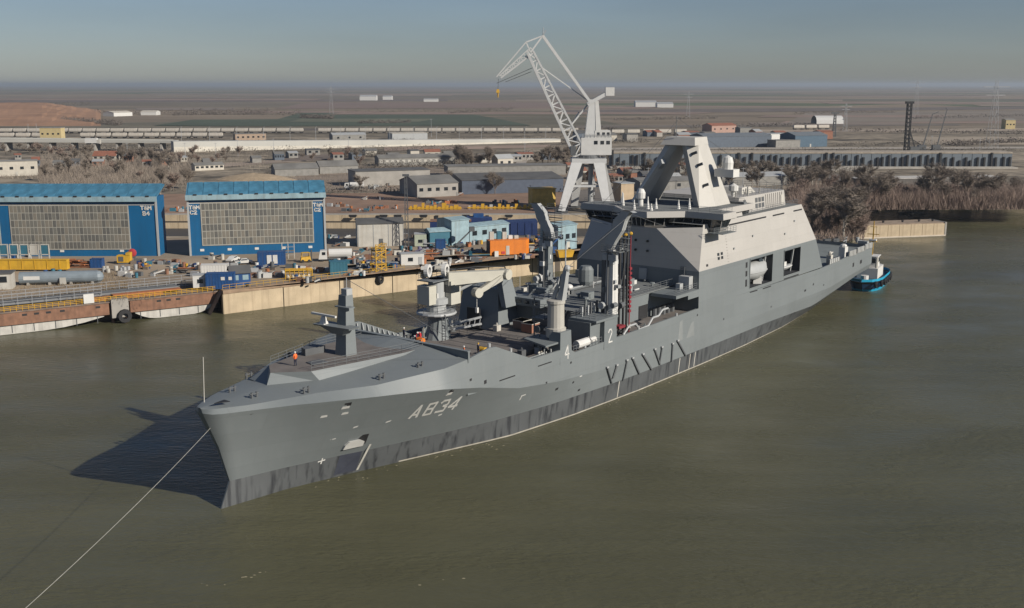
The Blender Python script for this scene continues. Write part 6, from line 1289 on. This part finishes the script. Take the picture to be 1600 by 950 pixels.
# ---- buildings of the middle distance
PALE = mat('render_pale', (.52,.48,.41), .85, var=.1); SAND = mat('render_sand', (.52,.42,.22), .85, var=.08); GREYB = mat('block_grey', (.26,.25,.23), .9, var=.15); TILE = mat('red_tile', (.27,.11,.07), .85, var=.15)
yb = roofed('yellow_block', 'pale yellow two-tier block beside the trains at far left', 'building', 63,219,96,219,8,9.5,SAND,GREYB,.5,4,False,flat=True)
for B in (('ruined_house','white half-ruined house with dark openings at the left edge','house',-6,276,60,274,9,7.0,PALE,GREYB,.6,4,True,True),
 ('ruined_house','small pale ruin in front of the white half-ruined house','house',8,272,44,271,5,3.2,PALE,ASPH,.5,3,False,True),
 ('red_roofed_house','long red-roofed house below the viaduct','house',145,251,181,251,8,2.6,PALE,TILE,2.6,4,False,False),
 ('white_cottage','small white cottage right of the red-roofed house','cottage',186,251,197,251,5,3.2,PALE,ROOFG,1.6,1,False,False),
 ('long_shed','long white-fronted shed at the right of the left scrub','shed',305,267,350,265,6,2.6,PALE,ROOFG,1.2,6,False,False),
 ('brown_depot','brown depot building beside the freight train','building',368,221,416,220,10,5.6,mat('render_brown', (.34,.25,.18)),ROOFG,.8,6,False,True),
 ('grey_works','low grey works building below the freight train','building',520,221,572,220,12,4.8,GREYB,LGREY,1.5,3,False,False),
 ('pale_warehouse','pale wide warehouse below the freight train','warehouse',613,219,668,218,14,5.2,LGREY,PALE,1.0,0,False,True),
 ('open_shed','open-fronted grey shed left of the concrete works','shed',430,276,498,274,12,3.4,GREYB,ROOFG,2.2,0,False,False),
 ('open_shed','small open shed with pale posts beside the concrete works','shed',500,272,560,270,10,3.6,GREYB,ROOFG,2.4,0,False,False),
 ('concrete_works','long grey concrete works hall with a dark flat roof','building',556,292,672,288,14,6.4,CONCG,ASPH,.5,0,False,True),
 ('window_range','low building with a long row of white windows','building',592,260,711,257,10,4.2,GREYB,ROOFG,1.6,14,False,False),
 ('grey_workshop','grey workshop with a row of dark windows, right of the concrete works','workshop',652,309,716,306,20,5.2,CONCG,ROOFG,2.4,5,False,False),
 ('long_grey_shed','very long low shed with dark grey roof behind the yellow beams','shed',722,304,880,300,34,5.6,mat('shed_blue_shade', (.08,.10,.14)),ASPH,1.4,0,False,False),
 ('long_roof','long pale-edged roof behind the long grey shed','shed',700,276,884,273,14,4.6,GREYB,ROOFG,1.2,0,False,True),
 ('white_cottage','white cottage standing alone by the track in mid distance','cottage',778,262,802,261,7,4.6,PALE,LGREY,2.0,2,True,False),
 ('yellow_clad_block','yellow slatted steel block left of the portal crane','steel block',832,324,868,323,6,6.4,mat('yellow_slats', (.62,.42,.10), .7, var=.2),YELLOW,.2,0,False,True),
 ('tall_hut','tall tan hut with pale roof right of the portal crane','hut',970,322,990,321,6,8.0,mat('render_tan', (.45,.34,.22)),LGREY,.4,0,False,True),
 ('red_roofed_farm','reddish buildings beyond the slipway, beside the train','building',1112,208,1150,207,14,6.5,mat('render_pink', (.38,.24,.19)),TILE,2,4,False,False),
 ('blue_grey_shed','long blue-grey shed behind the slipway wall, behind the mast','shed',1100,231,1205,229,22,7.6,mat('sheet_bluegrey', (.10,.125,.16), .7),mat('sheet_roof_grey', (.16,.18,.2), .7),1.8,0,False,False),
 ('blue_grey_shed','smaller blue-grey shed with dark door left of the white tent','shed',1242,230,1292,229,20,8,mat('sheet_blue2', (.07,.12,.17), .7),mat('sheet_roof_grey', (.16,.18,.2)),2.0,0,True,False),
 ('white_store','white store with pale roof between the blue-grey sheds','building',1204,222,1236,221,14,6.0,WHITE,LGREY,.8,0,False,True),
 ('grey_store','low grey store in front of the white store','building',1212,231,1250,230,10,5.0,GREYB,ROOFG,.6,0,False,True),
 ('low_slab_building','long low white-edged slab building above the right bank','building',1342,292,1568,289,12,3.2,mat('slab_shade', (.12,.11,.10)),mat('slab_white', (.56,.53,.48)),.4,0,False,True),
 ('white_hut','small white hut under the long slab building, left','hut',1380,296,1398,295.5,4,3.6,PALE,PALE,.4,0,False,True),
 ('white_hut','small white hut under the long slab building, right','hut',1442,296,1462,295.5,4,3.8,PALE,PALE,.4,0,False,True),
 ('low_grey_range','low grey range of sheds below the slipway wall','shed',1000,300,1120,296,14,4.0,GREYB,ROOFG,1.2,5,False,False),
 ('pale_roofed_range','pale-roofed range right of the mast below the slipway wall','shed',1128,292,1230,289,12,4.0,GREYB,LGREY,1.4,0,False,False),
 ('far_house','small yellow house alone on the plain at far right','house',1571,202,1586,202,10,9,SAND,GREYB,1,3,False,False),
 ('far_barn','white barn group in the fields above the freight train','barn',562,157,588,157,30,11,WHITE,LGREY,4,0,False,False),
 ('far_barn','smaller white barn beside the barn group','barn',598,156,612,156,30,9,WHITE,LGREY,3,0,False,False),
 ('far_barn','low white barn in the fields left of the crane hook','barn',662,159,684,159,24,6,WHITE,LGREY,2,0,False,False),
 ('far_barn','long white barn in the fields right of the crane','barn',993,167,1026,167,30,9,WHITE,LGREY,3,0,False,False),
 ('far_barn','second long white barn in the fields right of the crane','barn',1027,168,1052,168,30,7,WHITE,LGREY,3,0,False,False),
 ('far_barn','low white sheds in the fields at left beyond the tree belt','barn',178,182,207,181,20,5.0,WHITE,PALE,2,0,False,False),
 ('far_barn','white sheds right of the low white sheds beyond the tree belt','barn',220,180,244,180,20,4.5,WHITE,PALE,2,0,False,False)):
    roofed(B[0],B[1],B[2],B[3],B[4],B[5],B[6],B[7],B[8],B[9],B[10],B[11],B[12],B[13],flat=B[14],wm=(OFFW if B[0]=='window_range' else None))
tn = thing('white_tent', 'white domed storage tent on the plain behind the sheds', 'tent', gp(1276,194), 0); m = MB(); prev = None
for i in range(9):
    a = math.pi*i/8; y = 12-12*math.cos(a); z = 9*math.sin(a)**.8
    if prev: m.hexa([(0,prev[0],prev[1]),(30,prev[0],prev[1]),(30,y,z),(0,y,z)],[(0,prev[0],prev[1]+.1),(30,prev[0],prev[1]+.1),(30,y,z+.1),(0,y,z+.1)])
    prev = (y,z)
m.build('tent_skin', WHITE, tn); MB().prism([(29.8,1),(30,1),(30,23),(29.8,23)],0,6).build('end_panel', LGREY, tn)
tanker('white tank truck beside the concrete works hall', 540,296,4)
sp_ = pile('soil_heap', 'broad tan spoil heap behind the C2 hall', 'heap', 400,281,1,1,[SAND],90); m = MB(); rr = random.Random(2)
m.lathe([(16,0),(13,.9),(9,2.0),(5,2.7),(.1,3.1)],(0,0,0),18); m.v = [(x*1.25,y*.6,z+rr.uniform(-.12,.12)) for x, y, z in m.v]; m.build('spoil', mat('tan_spoil', (.36,.28,.19), .95, var=.15), sp_)
# yellow beams and boats on the far dock side
for i in range(13):
    u = 640+i*6.3; o = thing('yellow_beam', '%s yellow steel frame from the left in the left dockside row' % ordinal(i+1), 'frame', gp(u,328), 0, 'left row of yellow frames'); MB().box(0,.9+.3*(i%3),0,1.2,0,(1.3,1.7,1.1,2.4,1.5)[i%5]).build('upright', YELLOW, o); MB().box(-.3,1.2,-.1,1.3,.3,.8).build('foot', YELLOW, o)
for i in range(15):
    u = 732+i*6.6; o = thing('yellow_beam', '%s yellow steel frame from the left in the right dockside row' % ordinal(i+1), 'frame', gp(u,327), 0, 'right row of yellow frames'); MB().box(0,.7+.4*(i%2),0,1.2,0,(1.2,1.6,1.0,1.9)[i%4]).build('upright', YELLOW if i%5 else OFFW, o); MB().box(-.3,1.1,-.1,1.3,.3,.8).build('foot', YELLOW, o)
for i, (u, v, n_, lab) in enumerate(((560,330,16,'rusty and grey gear heap on the dock side right of the C2 hall'),(600,326,14,'rusty steel stack on the dock side left of the yellow frames'),(690,318,16,'rusty plates behind the yellow frames'),(790,318,16,'grey and rusty plates behind the right row of yellow frames'),(265,330,12,'rusty gear seen between the two blue halls'),(285,328,8,'orange rusty machinery in the gap between the halls'),(520,322,10,'red and rusty drums beside the C2 hall roof end'))):
    pile('scrap_heap', lab, 'scrap', u, v, n_, 5, [RUST,RUSTO,BRICK,LGREY,DKGREY,TEAL], 60+i)
for i, u in enumerate((552,600,622,662,728,745,795)):
    o = thing('rubber_fender', '%s dark boat-shaped fender from the left on the far dock wall' % ordinal(i+1), 'fender', gp(u,335,4.9)+Vector((0,-1.3,-.4)), 0, 'fenders along the far dock wall'); MB().hexa([(-.9,-.35,-.5),(.9,-.35,-.5),(.9,.35,-.5),(-.9,.35,-.5)],[(-1.5,-.4,.1),(1.5,-.4,.1),(1.5,.4,.1),(-1.5,.4,.1)]).build('pad', BLACK, o); MB().box(-1.3,1.3,-.1,.1,.1,.45).build('chain', BLACK, o)
# ---- slipway wall with dark piers
S0 = gp(952,262); S1 = gp(1580,262); d = S1-S0; Ls = d.length
sw_ = thing('slipway_wall', 'long blue-grey slipway wall with dark upright piers, right of the crane', 'wall', S0, math.atan2(d.y,d.x)); n = 40
pm = MB().box(.15,Ls/n-.15,-.3,0,.3,7.4).mesh('slip_panel', mat('slip_bluegrey', (.15,.175,.20), .85, var=.2, scale=.15))
for i in range(n): link('wall_panel', pm, sw_, (i*Ls/n,0,0))
MB().box(0,Ls,0,3,0,7.3).build('wall_core', CONCG, sw_); MB().box(0,Ls,-.5,14,7.4,8.2).build('cap_slab', mat('cap_tan', (.36,.31,.25), .9, var=.2), sw_); MB().box(0,Ls,-8,-.4,0,.7).build('foot_ledge', mat('ledge_pale', (.42,.39,.34), .9, var=.15), sw_)
r_ = random.Random(12)
for i in range(64):
    x = Ls*(i+.5)/64+r_.uniform(-.6,.6); hgt = r_.choice((3.2,4.8,4.8,6.0,7.2,8.4 if i%6 == 0 else 5.0)); k = 1 if x < Ls*.9 else .4
    MB().box(x-.45,x+.45,-1.2,-.35,.7,.7+hgt).build('pier', BLACK, sw_)
MB().box(0,Ls*.62,-22,-20,0,2.4).build('lower_wall', CONCG, sw_)
# ---- rigs, pylons, poles
def lat_tower(name, label, cat, u, v, h, w0, w1, mt, n=8, z=5.0, group=None, th=.25):
    o = thing(name, label, cat, gp(u,v,z), 0, group); m = MB()
    for sx, sy in ((-1,-1),(1,-1),(1,1),(-1,1)): m.bar((sx*w0/2,sy*w0/2,0),(sx*w1/2,sy*w1/2,h),th)
    for i in range(n):
        f0, f1 = i/n, (i+1)/n; a = (w0+(w1-w0)*f0)/2; b = (w0+(w1-w0)*f1)/2
        for (x0,y0),(x1,y1) in (((-1,-1),(1,-1)),((1,-1),(1,1)),((1,1),(-1,1)),((-1,1),(-1,-1))): m.bar((x0*a,y0*a,h*f0),(x1*b,y1*b,h*f1),th*.7)
    m.build('lattice', mt, o); return o
o = lat_tower('piling_rig', 'tall dark piling rig, the tallest on the slipway yard', 'rig', 1416,238,31,2.6,2.4,BLACK,12,th=.5); MB().box(-2.6,2.6,-1,1,31,32.4).build('rig_head', BLACK, o); MB().bar((6,0,1),(1.4,0,14),.6).build('back_stay', BLACK, o); MB().box(2,8,-1.6,1.6,.8,3.6).build('cab', DKGREY, o); MB().box(1,9,-2,2,0,.8).build('crawler', BLACK, o)
for u, lab in ((1441,'crawler crane with raised jib right of the tallest rig'),(1463,'second crawler crane with raised jib at the right of the rigs')):
    o = thing('crawler_crane', lab, 'crane', gp(u,236), 0); MB().bar((0,0,2),(5,0,24 if u < 1450 else 27),.7,.7,.4,.4).build('jib', DKGREY, o); MB().bar((5,0,24 if u < 1450 else 27),(9 if u < 1450 else 4,0,25.5 if u < 1450 else 28),.4).build('jib_head', DKGREY, o); MB().box(-3,2,-1.5,1.5,1,4).build('cab', DKGREY, o); MB().box(-3.5,2.5,-2,2,0,1).build('crawler', BLACK, o)
lat_tower('floodlight_mast', 'dark floodlight mast with wide head left of the white tent', 'mast', 1303,214,19,2.4,1.4,DKGREY,8,th=.4); MB().box(-3.2,3.2,-.4,.4,19,20.6).build('lamp_bank', DKGREY, bpy.data.objects['floodlight_mast'])
for u, v, h, lab in ((1549,232,46,'grey power pylon with two arms at the far right'),(1320,206,26,'grey power pylon on the plain right of the floodlight mast'),(1075,184,34,'faint pylon on the plain above the mast'),(518,178,40,'faint pylon on the plain above the green field'),(1430,182,50,'faint pylon with wide arms above the rigs')):
    o = lat_tower('power_pylon', lab, 'pylon', u, v, h, h*.14, h*.03, STEEL, 7, th=.13); MB().bar((-h*.2,0,h*.9),(h*.2,0,h*.9),.4).build('cross_arm', STEEL, o); MB().bar((-h*.14,0,h*.78),(h*.14,0,h*.78),.4).build('cross_arm', STEEL, o)
pm = MB().tube((0,0,0),(0,0,10),.16,.1,n=5).mesh('pole_shaft', STEEL); hm = MB().bar((-.9,0,9.6),(.9,0,9.6),.14).mesh('cross_arm', STEEL)
for i, (u, v) in enumerate(sorted(((200,250),(290,250),(338,250),(372,244),(428,242),(545,236),(566,234),(1012,300),(1090,300),(1112,298),(1160,300),(820,250),(45,212),(58,212),(674,214),(1105,262),(1220,300),(1455,236),(1530,240)))):
    o = thing('utility_pole', 'thin grey utility pole in the middle distance, %s from the left' % ordinal(i+1), 'pole', gp(u,v), 0, 'utility poles'); link('pole_shaft', pm, o); link('cross_arm', hm, o); o.scale = (1,1,1.5 if u == 674 else 1)
# ---- jetty right
jt_ = thing('stone_jetty', 'low tan stone jetty reaching into the river at right', 'jetty', (108,342.2,0), math.atan2(7.2,30)); JL = 33
pm = MB().box(.06,JL/8-.06,0,.6,-1.5,4.0).mesh('jetty_panel', CONC)
for i in range(8): link('wall_panel', pm, jt_, (i*JL/8,0,0))
MB().box(0,JL,.3,9,-1.5,4.3).build('jetty_core', mat('jetty_top', (.30,.23,.17), .95, var=.2), jt_); MB().box(-.2,JL+.1,-.35,.1,-.5,.35).build('pale_foot', mat('foot_pale', (.60,.52,.42)), jt_); MB().box(JL-.1,JL+.5,-.1,9,-1.5,4.4).build('end_block', CONCG, jt_)
for i, x in enumerate((4,13,20,26,31)): link('bollard', bol, jt_, (x,4,4.3))
for u, v, lab in ((1414,334,'dark rowing boat moored off the right bank'),(1432,335,'small white boat beside the dark rowing boat')):
    o = thing('rowing_boat', lab, 'boat', gp(u,v,0), .3); m = MB(); m.hexa([(-2.6,-.4,0),(2.6,-.5,0),(2.6,.5,0),(-2.6,.4,0)],[(-3.2,-.3,.7),(2.9,-.9,.7),(2.9,.9,.7),(-3.2,.3,.7)]); m.build('boat_hull', DKGREY if 'dark' in lab else WHITE, o); MB().box(-.3,.2,-.8,.8,.5,.75).build('thwart', BARK, o)
pile('bank_clutter', 'grey scrap and boats ashore under the trees behind the ship stern', 'scrap', 1300,378,16,7,[DKGREY,LGREY,STEEL,BARK],77)
# ---- rows of small sheds and spoil in the middle distance
r_ = random.Random(91); SM = [GREYB, PALE, BRICK, CONCG, mat('sheet_bluegrey', (.10,.125,.16))]; RM = [ROOFG, ASPH, LGREY, TILE]
for i in range(14):
    u = 890+i*16+r_.uniform(-4,4); v = 276+r_.uniform(-9,14); w_ = r_.uniform(9,20)
    roofed('small_shed', '%s small shed from the left in the cluster behind the crane and mast' % ordinal(i+1), 'shed', u, v, u+w_, v-.4, r_.uniform(5,9), r_.uniform(2.4,4.2), r_.choice(SM), r_.choice(RM), r_.uniform(.4,1.6), r_.choice((0,2,3)), False, group='sheds behind the crane and mast')
for i in range(16):
    u = 395+i*30+r_.uniform(-8,8); v = 246+r_.uniform(-6,9); w_ = r_.uniform(10,26)
    roofed('small_shed', '%s small shed from the left on the waste ground above the halls' % ordinal(i+1), 'shed', u, v, u+w_, v-.4, r_.uniform(6,10), r_.uniform(2.4,4.0), r_.choice(SM), r_.choice(RM), r_.uniform(.4,1.6), r_.choice((0,2,4)), False, group='sheds on the waste ground')
for i in range(16):
    u = 905+i*25+r_.uniform(-7,7); v = 214+r_.uniform(-6,8); w_ = r_.uniform(8,22)
    roofed('small_shed', '%s small shed from the left in the row along the railway beyond the slipway' % ordinal(i+1), 'shed', u, v, u+w_, v-.2, r_.uniform(8,14), r_.uniform(3,6), r_.choice(SM), r_.choice(RM), r_.uniform(.4,2), 0, False, group='sheds along the railway')
for i in range(10):
    u = 20+i*33+r_.uniform(-8,8); v = 258+r_.uniform(-9,6); w_ = r_.uniform(9,18)
    roofed('small_shed', '%s small shed from the left among the scrub behind the B4 hall' % ordinal(i+1), 'shed', u, v, u+w_, v-.3, r_.uniform(5,8), r_.uniform(2.4,3.6), r_.choice(SM), r_.choice(RM), r_.uniform(.5,1.8), 2, False, group='sheds among the scrub')
for i in range(18):
    u = r_.choice((r_.uniform(560,900),r_.uniform(930,1340))); v = r_.uniform(268,312)
    pile('scrap_heap', '%s grey scrap heap on the ground behind the dock basin' % ordinal(i+1), 'scrap', u, v, 8, 6, [RUST,DKGREY,LGREY,BARK,ASPH,OFFW], 300+i)['group'] = 'scrap heaps behind the dock'
for k, (pts, c) in enumerate((([(0,262),(300,254),(300,251),(0,257)],(.33,.28,.23)),([(330,262),(600,243),(600,240),(330,256)],(.30,.24,.19)),([(880,330),(1000,300),(1000,285),(880,300)],(.16,.14,.12)),([(960,285),(1330,282),(1330,272),(960,274)],(.13,.12,.105)),([(440,252),(560,248),(540,240),(440,243)],(.14,.11,.09)),([(600,236),(860,230),(860,226),(600,230)],(.31,.23,.18)),([(0,204),(900,203.5),(900,201),(0,201)],(.12,.10,.085)),([(900,200),(1500,196),(1500,193),(900,196)],(.15,.125,.10)),([(1100,208),(1640,204),(1640,200),(1100,203)],(.32,.26,.2)),([(0,160),(700,158),(700,155),(0,157)],(.14,.11,.095)),([(860,178),(1640,170),(1640,166),(860,172)],(.13,.105,.09)))):
    patch('ground_strip', pts, mat('strip_%d' % k, c, .95, var=.25, scale=.03), 5.12+.012*k)
r_ = random.Random(17)
for k in range(34):
    v = 139+((k*.6180339) % 1.0)**1.5*58; u = r_.uniform(-100,1600); w_ = r_.uniform(150,600); h_ = max(.8,(v-132)*r_.uniform(.04,.10)); sh = r_.uniform(-20,40)
    c = r_.choice(((.26,.20,.155),(.20,.16,.13),(.30,.24,.18),(.12,.125,.08),(.15,.12,.10),(.24,.17,.135)))
    patch('field', [(u,v),(u+w_,v+r_.uniform(-.3,.3)),(u+w_+sh,v-h_),(u+sh,v-h_)], mat('field_%d' % (k % 6), c, .95, var=.2, scale=.01), 5.14+.012*k)
# ---- foam flecks along the hull
r_ = random.Random(31); m = MB()
for i in range(260):
    S = r_.uniform(10,150); off = abs(r_.gauss(0,1.5))+.15; p = sw(S, hull_t(S,.2)+off, .012); 
    if r_.random() > .35+.5*abs(math.sin(S*.23)): continue
    a = r_.uniform(.015,.09); n_ = 6; ln = r_.uniform(1,3.2); ph = r_.uniform(-.4,.4)+SHIP_RZ
    m.add([(p.x+a*(ln*math.cos(2*math.pi*k/n_)*math.cos(ph)-math.sin(2*math.pi*k/n_)*math.sin(ph)), p.y+a*(ln*math.cos(2*math.pi*k/n_)*math.sin(ph)+math.sin(2*math.pi*k/n_)*math.cos(ph)), .012) for k in range(n_)],[tuple(range(n_))])
for cx_, cy_, k_ in ((370,905,10),(690,908,4)):
    for i in range(k_):
        p = gp(cx_+r_.gauss(0,32), cy_+r_.gauss(0,3), .012); p += Vector((0,(p.x-gp(cx_,cy_,0).x)*.5,0)); a = r_.uniform(.02,.10); m.add([(p.x+a*2*math.cos(2*math.pi*k/6),p.y+a*math.sin(2*math.pi*k/6),.012) for k in range(6)],[tuple(range(6))])
o = m.build('foam_flecks', mat('foam', (.42,.37,.24), .8)); o['label'] = 'pale foam flecks on the brown river along the hull'; o['category'] = 'foam'; struct(o, 'stuff')
# ---- haze
hz = MB().box(-52000,52000,-1500,50000,-2.0,76.0); hm_ = bpy.data.materials.new('haze_air'); hm_.use_nodes = True; n = hm_.node_tree.nodes; n.remove(n['Principled BSDF'])
pv = n.new('ShaderNodeVolumePrincipled'); pv.inputs['Color'].default_value = (.62,.69,.77,1); pv.inputs['Density'].default_value = .00009; pv.inputs['Anisotropy'].default_value = .2
hm_.node_tree.links.new(pv.outputs[0], n['Material Output'].inputs['Volume'])
struct(hz.build('haze', hm_), 'stuff')
